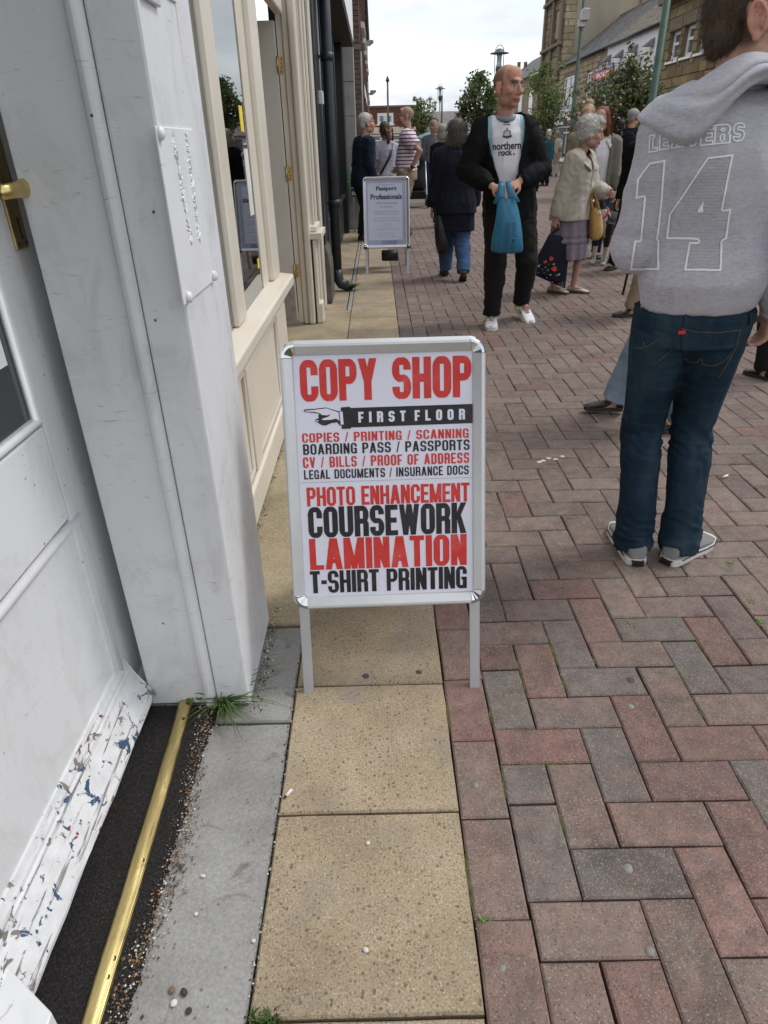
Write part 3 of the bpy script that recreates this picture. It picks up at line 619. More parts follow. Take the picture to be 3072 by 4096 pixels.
cbx('door_jamb', (-.659, JY, 0), (-.618, JY+.1, 2.35)); cbx('door_jamb', (-.616, JY-.022, 0), (-.575, JY+.1, 2.35), bev=.008); cbx('jamb_moulding', (-.573, JY-.05, 0), (-.522, JY+.1, 3.4), bev=.014)
cbx('transom', (-.66, 3.605, 2.05), (-.60, JY-.06, 2.13), bev=.012); cbx('transom', (-.655, 3.605, 2.132), (-.625, JY-.06, 2.5), M_GLASS, 0); cbx('head', (-.66, 3.605, 2.5), (FX, JY-.06, 3.4)); cbx('porch_ceiling', (-1.9, 3.605, 2.5), (-.662, JY+.1, 2.55), pm('porch_ceiling', (.52, .44, .40), .6))
cbx('porch_back', (-1.9, JY+.0, 0), (-1.51, JY+.1, 2.5), M_CREAM)
# far pilaster with its own little sill
cbx('pilaster', (-.66, JY+.102, .0), (FX-.004, 6.02, 3.4)); cbx('pilaster_stile', (FX-.003, JY+.106, .62), (FX+.012, JY+.17, 3.4), bev=.005); cbx('pilaster_stile', (FX-.003, 5.90, .62), (FX+.012, 5.98, 3.4), bev=.005)
cbx('sill_block', (-.56, JY-.04, .642), (-.432, 5.97, .690), bev=.006); cbx('sill_cap', (-.56, JY+.01, .692), (-.47, 5.95, .735), bev=.012)
cbx('stall_panel', (FX-.003, JY+.03, .16), (FX+.004, 5.96, .638)); cbx('stall_stile', (FX-.003, JY-.02, .0), (FX+.020, JY+.10, .638), bev=.006); cbx('stall_stile', (FX-.003, 5.86, .0), (FX+.018, 5.98, .638), bev=.006); cbx('plinth_block', (FX-.003, JY-.015, .0), (FX+.048, 5.70, .16), bev=.014)
cbx('edge_strip', (-.60, 6.03, 0), (-.497, 6.10, 3.6), pm('lead_grey', (.085, .09, .10), .5), .002); cbx('edge_strip', (-.60, 6.102, 0), (-.478, 6.30, 3.6), M_CREAM, .006)
cbx('upper_wall', (-.80, .0, 3.42), (-.50, 6.30, 8.0), pm('render_grey', (.34, .31, .27), .9), 0)
al = thing('alarm_box', 'small white box fixed to the cream edging above the drainpipe', 'alarm box', (-.45, 6.2, 1.6)); q = atX(692, 212, -.455); put('box', MB().box((-.478, q.y-.05, q.z-.045), (-.43, q.y+.05, q.z+.05)), pm('box_white', (.62, .64, .64), .5, .05), al, bevel=.004)

# ------------------------------------------------------------------ black shop front
bs = thing('black_shop', 'black painted shop front under a dark boxed soffit beside the drainpipe', 'shop front', (-.5, 9, 0))
M_PLINTH = pm('plinth_stone', (.10, .095, .075), .85, .35, 9, .4, 60)
put('stone_base', MB().prism([(-.80, 0), (-.430, 0), (-.430, .34), (-.445, .43), (-.47, .50), (-.80, .50)], -6.302, -6.72, Matrix(((1, 0, 0, 0), (0, 0, -1, 0), (0, 1, 0, 0), (0, 0, 0, 1)))), M_PLINTH, bs, bevel=.01)
put('pilaster', MB().box((-.80, 6.302, .502), (-.462, 6.78, 2.60)), M_BLACK, bs, bevel=.006); put('wall', MB().box((-.80, 6.79, 0), (-.62, 12.58, 2.60)), M_BLACK, bs)
for ya, yb, x in ((7.2, 7.36, -.49), (8.4, 8.5, -.54), (9.6, 9.72, -.54), (10.9, 11.0, -.54), (11.9, 12.4, -.47)): put('mullion', MB().box((-.62, ya, .0), (x, yb, 2.60)), M_BLACK, bs, bevel=.01)
put('stall_riser', MB().box((-.62, 7.37, 0), (-.545, 11.9, .55)), M_BLACK, bs, bevel=.01); put('shop_window', MB().box((-.60, 7.37, .56), (-.59, 11.9, 2.4)), M_DGLASS, bs); put('dado', MB().box((-.62, 7.0, .55), (-.50, 11.9, .60)), M_BLACK, bs, bevel=.008)
M_SOFF = pm('soffit_brown', (.055, .047, .043), .7, .2, 3, .1, 20)
put('soffit', MB().box((-.80, 6.31, 2.602), (-.312, 12.40, 2.64)), M_SOFF, bs); put('fascia', MB().box((-.80, 6.31, 2.642), (-.318, 12.38, 3.30)), M_BLACK, bs)
put('fascia_sign', MB().box((-.316, 6.5, 2.655), (-.300, 12.35, 3.25)), pm('fascia_white', (.74, .74, .76), .35, .05), bs, bevel=.004); put('upper_wall', MB().box((-.85, 6.31, 3.31), (-.52, 12.6, 8)), pm('brick_dark_far', (.10, .075, .06), .9, .3, 9), bs)
M_PIPE = pm('drainpipe_black', (.022, .028, .032), .42, .3, 8, .1, 30)
dp = thing('drainpipe', 'black cast drainpipe with a kicked out shoe beside the black shop front', 'drainpipe', (-.40, 6.95, 0)); PXX, PYY = -.408, 6.93
put('pipe', MB().tube([(PXX+.012, PYY, 3.4), (PXX+.006, PYY, 1.2), (PXX, PYY, .16)], .046, 16), M_PIPE, dp, smooth=True)
put('shoe', MB().tube([(PXX, PYY, .20), (PXX+.004, PYY-.005, .115), (PXX+.035, PYY-.01, .065), (PXX+.10, PYY-.015, .045), (PXX+.115, PYY-.016, .043)], [.052, .052, .051, .050, .054], 16), M_PIPE, dp, smooth=True)
for z in (1.95, .80): put('collar', MB().lathe([(.054, -.03), (.056, 0), (.054, .03)], (PXX+.008, PYY, z), 16), M_PIPE, dp, smooth=True); put('bracket', MB().box((-.60, PYY-.015, z-.012), (PXX-.04, PYY+.015, z+.012)), M_PIPE, dp)
# grey stone pier that closes the row
M_STONEW = pm('painted_stone', (.36, .35, .33), .8, .16, 5, .4, 30)
pier = thing('stone_pier', 'pale grey painted stone pier on a wider plinth beyond the black shop front', 'pier', (-.4, 12.7, 0))
for k in range(4): put('stone', MB().box((-.86, 12.60, .76+k*.47), (-.318, 12.95, .76+(k+1)*.47-.006)), M_STONEW, pier, bevel=.006)
put('plinth', MB().prism([(-.86, 0), (-.27, 0), (-.27, .62), (-.318, .75), (-.86, .75)], -12.52, -12.98, Matrix(((1, 0, 0, 0), (0, 0, -1, 0), (0, 1, 0, 0), (0, 0, 0, 1)))), M_STONEW, pier, bevel=.01)
# ================================================================== BUILDINGS FURTHER OFF
def tinted(name, rough=.88, grain=14, amt=.3, bumpv=.3):
    b = NB(name); p = b.pos(); t = b.attr('tint'); n = b.noise(p, grain, 5, .6); n2 = b.noise(p, 1.1, 5, .6)
    c = b.mix(1, t, b.ramp(n, [(.25, 1-amt), (.75, 1+amt)]), 'MULTIPLY'); c = b.mix(1, c, b.ramp(n2, [(.3, .78), (.7, 1.14)]), 'MULTIPLY')
    b.bump(n, bumpv, .02); return b.set(c, rough, 0, .25)
M_TINT = tinted('stone_blocks'); M_BRICKW = tinted('wall_bricks', grain=60)
class TB:
    """many small tinted blocks gathered in one mesh"""
    def __init__(s): s.v = []; s.f = []; s.t = []
    def block(s, O, U_, V_, Nn, u0, u1, v0, v1, d, c, ins=.006):
        P = lambda u, v, n: O+U_*u+V_*v+Nn*n
        vs = [P(u0, v0, 0), P(u1, v0, 0), P(u1, v1, 0), P(u0, v1, 0), P(u0+ins, v0+ins, d), P(u1-ins, v0+ins, d), P(u1-ins, v1-ins, d), P(u0+ins, v1-ins, d)]
        b = len(s.v); s.v += [tuple(q) for q in vs]; s.f += [tuple(b+i for i in f) for f in ((4, 5, 6, 7), (0, 1, 5, 4), (1, 2, 6, 5), (2, 3, 7, 6), (3, 0, 4, 7))]; s.t += [(*c, 1)]*8
    def build(s, name, mat, parent):
        me = bpy.data.meshes.new(name); me.from_pydata(s.v, [], s.f); a = me.color_attributes.new('tint', 'FLOAT_COLOR', 'POINT')
        a.data.foreach_set('color', np.array(s.t, dtype=np.float32).ravel()); o = link(name, me, mat, parent); o['kind'] = 'stuff'; return o
def vary(rs, c, k=.16):
    f = rs.uniform(1-k, 1+k); return tuple(x*f*rs.uniform(.97, 1.03) for x in c)
def masonry(tb, O, U_, V_, Nn, LU, LV, bw, bh, col, rs, holes=(), d=.02, joint=.012, var=.16):
    r = 0; v = 0
    while v < LV-.02:
        v1 = min(LV, v+bh); u = -(bw*.5 if r % 2 else 0)
        while u < LU:
            w_ = bw*rs.uniform(.8, 1.2) if bw > .3 else bw; a, b_ = max(0, u), min(LU, u+w_); u += w_
            if b_-a < .04: continue
            segs = [(a, b_)]
            for h in holes:
                if v1 > h[2]+.01 and v < h[3]-.01:
                    ns = []
                    for s0, s1 in segs:
                        if s1 <= h[0] or s0 >= h[1]: ns.append((s0, s1)); continue
                        if s0 < h[0]: ns.append((s0, h[0]))
                        if s1 > h[1]: ns.append((h[1], s1))
                    segs = ns
            for s0, s1 in segs:
                if s1-s0 > .03: tb.block(O, U_, V_, Nn, s0+joint/2, s1-joint/2, v+joint/2, v1-joint/2, d*rs.uniform(.6, 1.2), vary(rs, col, var))
        v = v1; r += 1
def wall_holes(name, O, U_, V_, Nn, LU, LV, holes, mat, par, dep=.18):
    us = sorted({0, LU, *[h[0] for h in holes], *[h[1] for h in holes]}); vsn = sorted({0, LV, *[h[2] for h in holes], *[h[3] for h in holes]}); mb = MB()
    P = lambda u, v, n=0.: O+U_*u+V_*v+Nn*n
    for a, b_ in zip(us, us[1:]):
        for c, d in zip(vsn, vsn[1:]):
            if any(h[0] <= a and b_ <= h[1] and h[2] <= c and d <= h[3] for h in holes): continue
            mb.quad(P(a, c), P(b_, c), P(b_, d), P(a, d))
    for h in holes:
        a, b_, c, d = h[:4]
        for p, q in (((a, c), (b_, c)), ((b_, c), (b_, d)), ((b_, d), (a, d)), ((a, d), (a, c))): mb.quad(P(*p), P(*q), P(*q, -dep), P(*p, -dep))
    return put(name, mb, mat, par)
M_UPVC = pm('window_white', (.74, .74, .74), .45, .05); 
b = NB('town_glass'); M_TGLASS = b.set((.10, .115, .13), .08, 0, .9)
def window(O, U_, V_, Nn, h, par, nu=2, sash=.5, dep=.12, fr=.07, lab=None, mat=None):
    """frame with bars as one part, each pane a sub-part"""
    a, b_, c, d = h[:4]; mt = mat or M_UPVC; mb = MB(); P = lambda u, v, n: O+U_*u+V_*v+Nn*n
    def bar(u0, u1, v0, v1, n0, n1):
        mb.add([P(u0, v0, n0), P(u1, v0, n0), P(u1, v1, n0), P(u0, v1, n0), P(u0, v0, n1), P(u1, v0, n1), P(u1, v1, n1), P(u0, v1, n1)], [(3, 2, 1, 0), (4, 5, 6, 7), (0, 1, 5, 4), (1, 2, 6, 5), (2, 3, 7, 6), (3, 0, 4, 7)])
    n0, n1 = -dep, -dep+.07
    bar(a, a+fr, c, d, n0, n1); bar(b_-fr, b_, c, d, n0, n1); bar(a+fr, b_-fr, c, c+fr, n0, n1); bar(a+fr, b_-fr, d-fr, d, n0, n1)
    vm = c+(d-c)*sash; bar(a+fr, b_-fr, vm-fr*.4, vm+fr*.4, n0, n1-.005); iu = (b_-a-2*fr)/nu
    for k in range(1, nu): bar(a+fr+iu*k-fr*.35, a+fr+iu*k+fr*.35, c+fr, vm-fr*.4, n0, n1-.01); bar(a+fr+iu*k-fr*.35, a+fr+iu*k+fr*.35, vm+fr*.4, d-fr, n0, n1-.01)
    f = put('window', mb, mt, par)
    for k in range(nu):
        for v0, v1 in ((c+fr, vm), (vm, d-fr)):
            m2 = MB(); m2.quad(P(a+fr+iu*k, v0, n0+.02), P(a+fr+iu*(k+1), v0, n0+.02), P(a+fr+iu*(k+1), v1, n0+.02), P(a+fr+iu*k, v1, n0+.02)); put('pane', m2, M_TGLASS, f)
    m2 = MB()
    m2.add([P(a-.08, c-.10, 0), P(b_+.08, c-.10, 0), P(b_+.08, c, 0), P(a-.08, c, 0), P(a-.08, c-.10, .08), P(b_+.08, c-.10, .08), P(b_+.08, c-.02, .08), P(a-.08, c-.02, .08)], [(3, 2, 1, 0), (4, 5, 6, 7), (0, 1, 5, 4), (1, 2, 6, 5), (2, 3, 7, 6), (3, 0, 4, 7)]); put('sill', m2, mt, f)
    return f
V = Vector; VZ = V((0, 0, 1))
# ---- brick pier and brick shops that follow the stone pier, left side
rs = random.Random(31)
bb = thing('brick_building', 'dark red brick shop building on the left beyond the grey stone pier', 'building', (-.3, 14, 0))
M_MORT = pm('mortar_dark', (.11, .09, .075), .95, .2, 20)
put('pier_core', MB().box((-.8, 13.92, 0), (-.232, 14.3, 7.5)), M_MORT, bb)
bm_ = {}
cols = [(.095, .052, .036), (.12, .062, .042), (.085, .05, .038), (.105, .06, .04)]
M_BR1 = brick_material('pier_brick', 'object')
cnt = 0; z = .35; rr = 0
me = MB().box((-.106, -.02, .0), (.106, .0, .064)).mesh('pier_brick'); me.materials.append(M_BR1); meh = MB().box((-.05, -.02, .0), (.05, .0, .064)).mesh('pier_brick_half'); meh.materials.append(M_BR1)
tb = TB()
while z < 7.4:
    for xx, hf in (((-.34, 0), (-.122-.166, 1)) if False else (((-.340, 0),) if rr % 2 else ((-.398, 1), (-.340+.054, 0)))):
        x = -.232-.106 if (rr % 2 and not hf) else (-.232-.05 if hf else -.232-.106-.105)
        c = vary(rs, rs.choice(cols), .2)
        if z < 4.2: o = bpy.data.objects.new('brick', meh if hf else me); COL.objects.link(o); o.parent = bb; o.location = (x+.3, 13.918-14-rs.uniform(0, .004), z); o.color = (*c, 1)
        else: tb.block(V((x-(.05 if hf else .106), 13.92, z)), V((1, 0, 0)), VZ, V((0, -1, 0)), 0, .1 if hf else .212, 0, .064, .02, c, .002)
    if rr % 2:
        c = vary(rs, rs.choice(cols), .2); x = -.232-.212-.012-.10
        if z < 4.2: o = bpy.data.objects.new('brick', me); COL.objects.link(o); o.parent = bb; o.location = (x+.3-.006, 13.918-14, z); o.color = (*c, 1)
    z += .075; rr += 1
tb.build('upper_bricks', M_BRICKW, bb)
put('string_course', MB().box((-.8, 13.875, 2.72), (-.215, 13.915, 2.79)), pm('string_stone', (.14, .12, .10), .9, .2, 20), bb, bevel=.004)
put('corner_pipe', MB().tube([(-.222, 13.95, 0), (-.222, 13.95, 2.7)], .022, 8), pm('pipe_grey', (.22, .21, .20), .6), bb, smooth=True)
M_BRF = pm('brick_far', (.105, .060, .045), .9, .25, 7, .3, 30)
U_, Nn = V((0, 1, 0)), V((1, 0, 0))
holes = [(1.0+k*2.1, 2.2+k*2.1, 3.3, 5.0) for k in range(5)]+[(.8+k*2.6, 2.9+k*2.6, .5, 2.4) for k in range(4)]
O = V((-.235, 14.31, 0)); wall_holes('wall', O, U_, VZ, Nn, 11.6, 8.2, holes, M_BRF, bb)
for h in holes: window(O, U_, VZ, Nn, h, bb, 2, .5, .10, .09)
tb = TB(); masonry(tb, O+V((.001, 0, 0)), U_, VZ, Nn, 11.6, 8.2, .225, .075, (.10, .055, .042), rs, holes, .012, .01, .25); tb.build('bricks', M_BRICKW, bb)
put('gutter', MB().tube([(-.16, 14.0, 6.9), (-.16, 25.9, 6.9)], .06, 8), M_PIPE, bb, smooth=True); put('white_box', MB().box((-.232, 15.2, 4.1), (-.10, 15.5, 4.75)), pm('box_pale', (.58, .60, .58), .5), bb, bevel=.02)
put('back', MB().box((-.9, 14.31, 0), (-.45, 25.9, 8.2)), M_DARK, bb)
b2 = thing('brick_terrace', 'lower dark brick terrace at the far end of the left hand row', 'building', (-.3, 26, 0)); O = V((-.30, 26, 0))
holes = [(1.0+k*2.4, 2.2+k*2.4, 3.2, 4.8) for k in range(6)]+[(.8+k*3, 3+k*3, .5, 2.4) for k in range(5)]; wall_holes('wall', O, U_, VZ, Nn, 17, 6.0, holes, M_BRF, b2)
for h in holes: window(O, U_, VZ, Nn, h, b2, 2, .5, .10, .09)
put('back', MB().box((-.9, 26.0, 0), (-.5, 43, 6)), M_DARK, b2); put('gutter', MB().tube([(-.24, 26, 6.0), (-.24, 43, 6.0)], .07, 8), M_PIPE, b2, smooth=True)
# projecting blue fascia with grey underside
bf = thing('blue_fascia', 'projecting shop fascia with a blue end panel on the left brick row', 'shop sign', (-.2, 18, 2.6)); q0, q1 = atY(774, 178, 18), atY(786, 203, 18)
put('end_panel', MB().box((q0.x, 17.98, q1.z), (q1.x, 18.0, q0.z)), pm('fascia_blue', (.018, .05, .16), .45, .1), bf); put('case', MB().box((q0.x, 18.002, q1.z), (q1.x, 24.0, q0.z)), pm('fascia_grey', (.12, .13, .14), .5), bf); put('face', MB().box((q1.x+.001, 18.01, q1.z+.02), (q1.x+.02, 24, q0.z-.02)), pm('fascia_pale', (.7, .7, .72), .4), bf)
for k, (x, y, Yd_) in enumerate(((797, 93, 20.), (803, 200, 31.))):
    q = atY(x, y, Yd_); fl = thing('floodlight', ('upper', 'lower, farther')[k]+' grey floodlight on an arm high on the left brick wall', 'floodlight', tuple(q), group='floodlights on the left wall')
    s_ = Yd_/20; put('arm', MB().tube([(-.24, q.y, q.z-.03*s_), (q.x-.03*s_, q.y, q.z-.02*s_)], .014*s_, 6), M_STEEL, fl)
    put('lamp_head', MB().prism([(-.06*s_, -.05*s_), (.02*s_, -.05*s_), (.12*s_, .02*s_), (.10*s_, .05*s_), (-.03*s_, .05*s_)], -.14, .14, Matrix.Translation(q) @ Matrix(((1, 0, 0, 0), (0, 0, 1, 0), (0, 1, 0, 0), (0, 0, 0, 1)))), pm('lamp_grey', (.30, .31, .33), .4), fl, bevel=.01)
# ---- low buildings that close the street
rb_ = thing('red_brick_block', 'flat roofed red brick block across the far end of the street', 'building', (1.2, 60, 0)); U_, Nn = V((1, 0, 0)), V((0, -1, 0))
zt = atY(850, 232, 60).z; O = V((-2.5, 60, 0)); LU = 5.9; x0, x1 = atY(815, 245, 60).x+2.5, atY(850, 268, 60).x+2.5; zw0, zw1 = atY(830, 268, 60).z, atY(830, 244, 60).z
holes = [(x0, x1, zw0, zw1), (.5, 5.4, .3, 2.0)]; M_BRR = pm('red_brick', (.155, .065, .05), .9, .2, 5, .3, 12)
wall_holes('wall', O, U_, VZ, Nn, LU, zt, holes, M_BRR, rb_); tb = TB(); masonry(tb, O+V((0, -.002, 0)), U_, VZ, Nn, LU, zt-.1, .45, .15, (.155, .065, .05), rs, holes, .015, .02, .16); tb.build('bricks', M_BRICKW, rb_)
for h in holes: window(O, U_, VZ, Nn, h, rb_, 2, .8 if h is holes[0] else .75, .08, .12)
PP = [pm('poster_pale', (.55, .62, .68), .6, .1), pm('poster_dark', (.14, .17, .22), .6, .2), pm('poster_skin', (.55, .42, .36), .6, .1)]
for k in range(2):
    cx = x0-2.5+(x1-x0)*(.27+.46*k); put('poster', MB().box((cx-.32, 60.055, zw0+.12), (cx+.32, 60.058, zw0+.80)), PP[0], rb_); put('poster_figure', MB().ell((cx, 60.05, zw0+.34), (.13, .004, .24)), PP[1], rb_, smooth=True); put('poster_head', MB().ell((cx+.02, 60.048, zw0+.62), (.07, .004, .09)), PP[2], rb_, smooth=True)
put('parapet', MB().box((-2.5, 59.9, zt), (3.45, 60.3, zt+.14)), pm('coping_grey', (.11, .115, .12), .8), rb_); put('back', MB().box((-2.5, 60.2, 0), (3.4, 70, zt-.01)), M_DARK, rb_)
put('shop_fascia', MB().box((-2.3, 59.86, 2.05), (3.2, 59.98, 2.5)), pm('fascia_cream', (.55, .50, .42), .6), rb_); put('camera_box', MB().box((-1.75, 59.7, zw1+.75), (-1.35, 59.95, zw1+1.0)), PP[0], rb_)
put('wall_lamp', MB().ell((-1.05, 59.9, zw0+.55), (.13, .08, .13)), pm('lamp_globe', (.7, .68, .62), .4), rb_, smooth=True)
gb = thing('grey_roofed_hall', 'long low hall with grey roof over white walls closing the street', 'building', (7, 61, 0)); zt1, zt2 = atY(950, 245, 61).z, atY(950, 283, 61).z
mb = MB(); mb.add([(3.46, 60.5, zt2), (16, 60.5, zt2), (16, 67, zt1+.35), (3.46, 67, zt1+.35), (3.46, 60.5, zt2-.12), (16, 60.5, zt2-.12)], [(0, 1, 2, 3), (0, 4, 5, 1)]); put('roof', mb, pm('roof_grey', (.155, .14, .14), .9, .25, 2.4, .4, 8), gb)
put('wall', MB().box((3.46, 60.7, 0), (16, 67, zt2-.13)), pm('wall_white_far', (.66, .66, .68), .8, .05), gb)
for k in range(6): put('window', MB().box((4.2+k*1.9, 60.64, .5), (5.5+k*1.9, 60.69, 1.9)), M_TGLASS, gb)
hills = MB(); hs = [(x, 240, 4+3.0*math.sin(x*.013)+2*math.sin(x*.05)) for x in range(-300, 340, 16)]
n_ = len(hs); hills.add([(x, y, -2) for x, y, z in hs]+hs+[(x, y+90, -2) for x, y, z in hs], [(i, i+1, n_+i+1, n_+i) for i in range(n_-1)]+[(n_+i, n_+i+1, 2*n_+i+1, 2*n_+i) for i in range(n_-1)]); tag(put('hills', hills, pm('hill_green', (.06, .08, .04), .95, .3, .05)), kind='structure')

# ================================================================== RIGHT HAND ROW, facades on the plane X = 12
U_, Nn = V((0, 1, 0)), V((-1, 0, 0)); XR = 12.0
SAND = (.30, .25, .165); SANDD = (.23, .185, .12)
M_RENDER = pm('gable_render', (.30, .265, .205), .92, .14, .8, .2, 9, stretch=(1, 1, .5)); M_STBACK = pm('stone_back', (.16, .135, .095), .95, .2, 6)
b = NB('slate'); p = b.pos(); t = b.attr('tint'); b.bump(b.noise(p, 20, 4), .3, .01); M_SLATE = b.set(b.mix(1, t, b.ramp(b.noise(p, 5, 5), [(.3, .75), (.7, 1.25)]), 'MULTIPLY'), .7, 0, .4)
def slate_roof(par, y0, y1, ze, zr, depth, col, sw=.3, sh=.24):
    """courses of overlapping slates rising from the eave to the ridge"""
    tb = TB(); rs_ = random.Random(int(y0*7)); sl_ = math.hypot(depth, zr-ze); d = V((depth, 0, zr-ze))/sl_; nn = V((-(zr-ze), 0, depth))/sl_; r = 0; v = 0
    while v < sl_:
        u = -(sw/2 if r % 2 else 0)
        while u < y1-y0:
            w_ = sw*rs_.uniform(.85, 1.15); a, b_ = max(0, u), min(y1-y0, u+w_); u += w_
            if b_-a > .05:
                O_ = V((XR-.12, y0, ze))+d*v; tb.block(O_, V((0, 1, 0)), d, nn, a+.004, b_-.004, 0, sh+.02, .018*rs_.uniform(.5, 1.4), vary(rs_, col, .22), .004)
        v += sh; r += 1
    tb.build('slates', M_SLATE, par); mb = MB(); mb.add([(XR-.10, y0, ze-.01), (XR-.10, y1, ze-.01), (XR-.1+depth, y1, zr-.01), (XR-.1+depth, y0, zr-.01)], [(0, 1, 2, 3)]); put('roof_boards', mb, M_DARK, par)
    put('ridge', MB().tube([(XR-.1+depth, y0, zr+.02), (XR-.1+depth, y1, zr+.02)], .09, 8), M_STBACK, par)
    put('gutter', MB().tube([(XR-.16, y0+.02, ze-.02), (XR-.16, y1-.02, ze-.02)], .07, 8), M_PIPE, par, smooth=True)
def zX(x, y): q = atX(x, y, XR); return q.y, q.z
def hole(x0, x1, yt, yb, y_o):
    """window opening on the facade from its left, right, top and bottom in the photo; y decreases to the right"""
    ya = atX(x1, yt, XR).y-y_o; yb_ = atX(x0, yt, XR).y-y_o; xm = (x0+x1)/2; return (ya, yb_, atX(xm, yb, XR).z, atX(xm, yt, XR).z)
# tall stone building with a rendered gable
tw = thing('stone_tower_house', 'tall stone building with a blank rendered gable rising above the slate roofs', 'building', (XR, 53.5, 0)); YO = 51.0
O = V((XR, YO, 0)); h1 = hole(1180, 1207, 162, 224, YO); h1 = (max(.9, h1[0]), min(4.6, h1[1]), h1[2], h1[3]); holes = [h1, (.5, 4.8, .2, 2.1), (1.5, 2.3, 7.1, 8.6), (3.2, 4.0, 7.1, 8.6)]
wall_holes('wall', O, U_, VZ, Nn, 5.4, 13, holes, M_STBACK, tw); tb = TB(); masonry(tb, O+V((-.002, 0, 0)), U_, VZ, Nn, 5.4, 13, .62, .36, SANDD, rs, holes, .04, .03, .25)
gh = V((XR, YO, 0)); masonry(tb, gh+V((0, -.002, 0)), V((1, 0, 0)), VZ, V((0, -1, 0)), .7, 13, .7, .36, SAND, rs, (), .04, .03, .2); tb.build('stonework', M_TINT, tw)
for h in holes[:1]: window(O, U_, VZ, Nn, h, tw, 3, .72, .10, .10)
for h in holes[1:]: window(O, U_, VZ, Nn, h, tw, 1, .5, .14, .08, mat=M_DARK)
for yv in (.15, 2.5, 4.9): put('pilaster', MB().box((XR-.22, YO+yv, 4.9), (XR-.05, YO+yv+.4, 13)), M_STBACK, tw, bevel=.03)
for zv in (4.75, 6.6, 9.2): put('string_course', MB().box((XR-.3, YO-.04, zv), (XR-.02, YO+5.4, zv+.2)), M_STBACK, tw, bevel=.03)
put('gable', MB().box((XR+.02, YO, 0), (XR+16, YO+5.3, 13)), M_RENDER, tw); put('rain_pipe', MB().tube([(XR+4.6, YO-.08, 4), (XR+4.6, YO-.08, 13)], .07, 8), M_STBACK, tw)
put('shop_front', MB().box((XR-.06, YO+.3, .0), (XR+.0, YO+5.0, .45)), M_STBACK, tw); put('awning', MB().prism([(XR-.9, 2.15), (XR-.03, 2.75), (XR-.03, 2.15)], -(YO+.3), -(YO+4.9), Matrix(((1, 0, 0, 0), (0, 0, -1, 0), (0, 1, 0, 0), (0, 0, 0, 1)))), pm('awning_blue', (.02, .05, .15), .7), tw)
# two storey stone shop with slate roof
st = thing('stone_shop', 'two storey sandstone shop with white windows and a grey slate roof', 'building', (XR, 46, 0)); YO = 41.1
O = V((XR, YO, 0)); LV = 5.38; holes = [hole(1220, 1243, 165, 232, YO), hole(1270, 1281, 155, 215, YO)]; holes = [(h[0], max(h[1], h[0]+.8), h[2], h[3]) for h in holes]; holes.append((.5, 1.4, holes[0][2], holes[0][3])); holes.append((.6, 9.2, .2, 2.1))
wall_holes('wall', O, U_, VZ, Nn, 9.85, LV, holes, M_STBACK, st); tb = TB(); masonry(tb, O+V((-.002, 0, 0)), U_, VZ, Nn, 9.85, LV, .5, .26, SAND, rs, holes, .025, .022, .18); tb.build('stonework', M_TINT, st)
for h in holes[:3]: window(O, U_, VZ, Nn, h, st, 2, .68, .10, .09)
window(O, U_, VZ, Nn, holes[3], st, 4, .8, .10, .1); put('fascia', MB().box((XR-.18, YO+.3, 2.15), (XR-.01, YO+9.5, 2.7)), pm('fascia_white2', (.62, .62, .62), .5), st, bevel=.02); slate_roof(st, YO, YO+9.85, 5.40, 8.0, 3.6, (.085, .085, .09))
put('back', MB().box((XR+.25, YO, 0), (XR+6.8, YO+9.85, 5.3)), M_DARK, st)
# white rendered shop
ws = thing('rendered_shop', 'white rendered two storey shop with an old stone slate roof', 'building', (XR, 37, 0)); YO = 33.62
O = V((XR, YO, 0)); LV = 5.42; holes = [(1.75, 2.65, 3.1, 4.6), (3.75, 4.65, 3.1, 4.6), (5.6, 6.5, 3.1, 4.6), (.6, 6.8, .2, 2.1)]; wall_holes('wall', O, U_, VZ, Nn, 7.4, LV, holes, pm('render_white', (.70, .70, .71), .8, .06, 2), ws)
for h in holes[:3]: window(O, U_, VZ, Nn, h, ws, 1, .5, .12, .08)
window(O, U_, VZ, Nn, holes[3], ws, 3, .8, .10, .1); put('fascia', MB().box((XR-.18, YO+.3, 2.15), (XR-.01, YO+7.1, 2.75)), pm('fascia_pale2', (.70, .70, .70), .5), ws, bevel=.02); slate_roof(ws, YO, YO+7.4, 5.45, 8.1, 3.6, (.125, .11, .085), .34, .2)
put('back', MB().box((XR+.25, YO, 0), (XR+6.8, YO+7.4, 5.3)), M_DARK, ws)
for k, yv in enumerate((.9, 3.0, 5.0, 6.9)):
    mb = MB(); y = YO+yv; mb.prism([(0, 0), (-.42, -.30), (0, -.30)], y-.22, y+.22, Matrix(((1, 0, 0, XR-.01), (0, 0, 1, 0), (0, 1, 0, 5.05), (0, 0, 0, 1)))); put('wall_lamp', mb, pm('lamp_slate', (.20, .20, .23), .5), ws, bevel=.01)
# dark sandstone bank nearest on the right
dk = thing('sandstone_bank', 'weathered dark sandstone building with tall white sash windows on the right', 'building', (XR, 29, 0)); YO = 21.0
O = V((XR, YO, 0)); LV = 8.6; holes = [hole(1452, 1473, 66, 128, YO), hole(1483, 1505, 52, 118, YO)]; dw = holes[0][0]-holes[1][1]; h0 = holes[1]; wd = h0[1]-h0[0]; holes += [(h0[0]-(k+1)*(wd+dw), h0[1]-(k+1)*(wd+dw), h0[2], h0[3]) for k in range(4)]
holes = [h for h in holes if h[0] > .2]; gl_ = [(.8+k*2.9, 2.9+k*2.9, .5, 2.3) for k in range(4)]
wall_holes('wall', O, U_, VZ, Nn, 12.35, LV, holes+gl_, M_STBACK, dk, .3); tb = TB(); masonry(tb, O+V((-.002, 0, 0)), U_, VZ, Nn, 12.35, LV, .7, .34, (.215, .165, .085), rs, holes+gl_, .04, .03, .3); tb.build('stonework', M_TINT, dk)
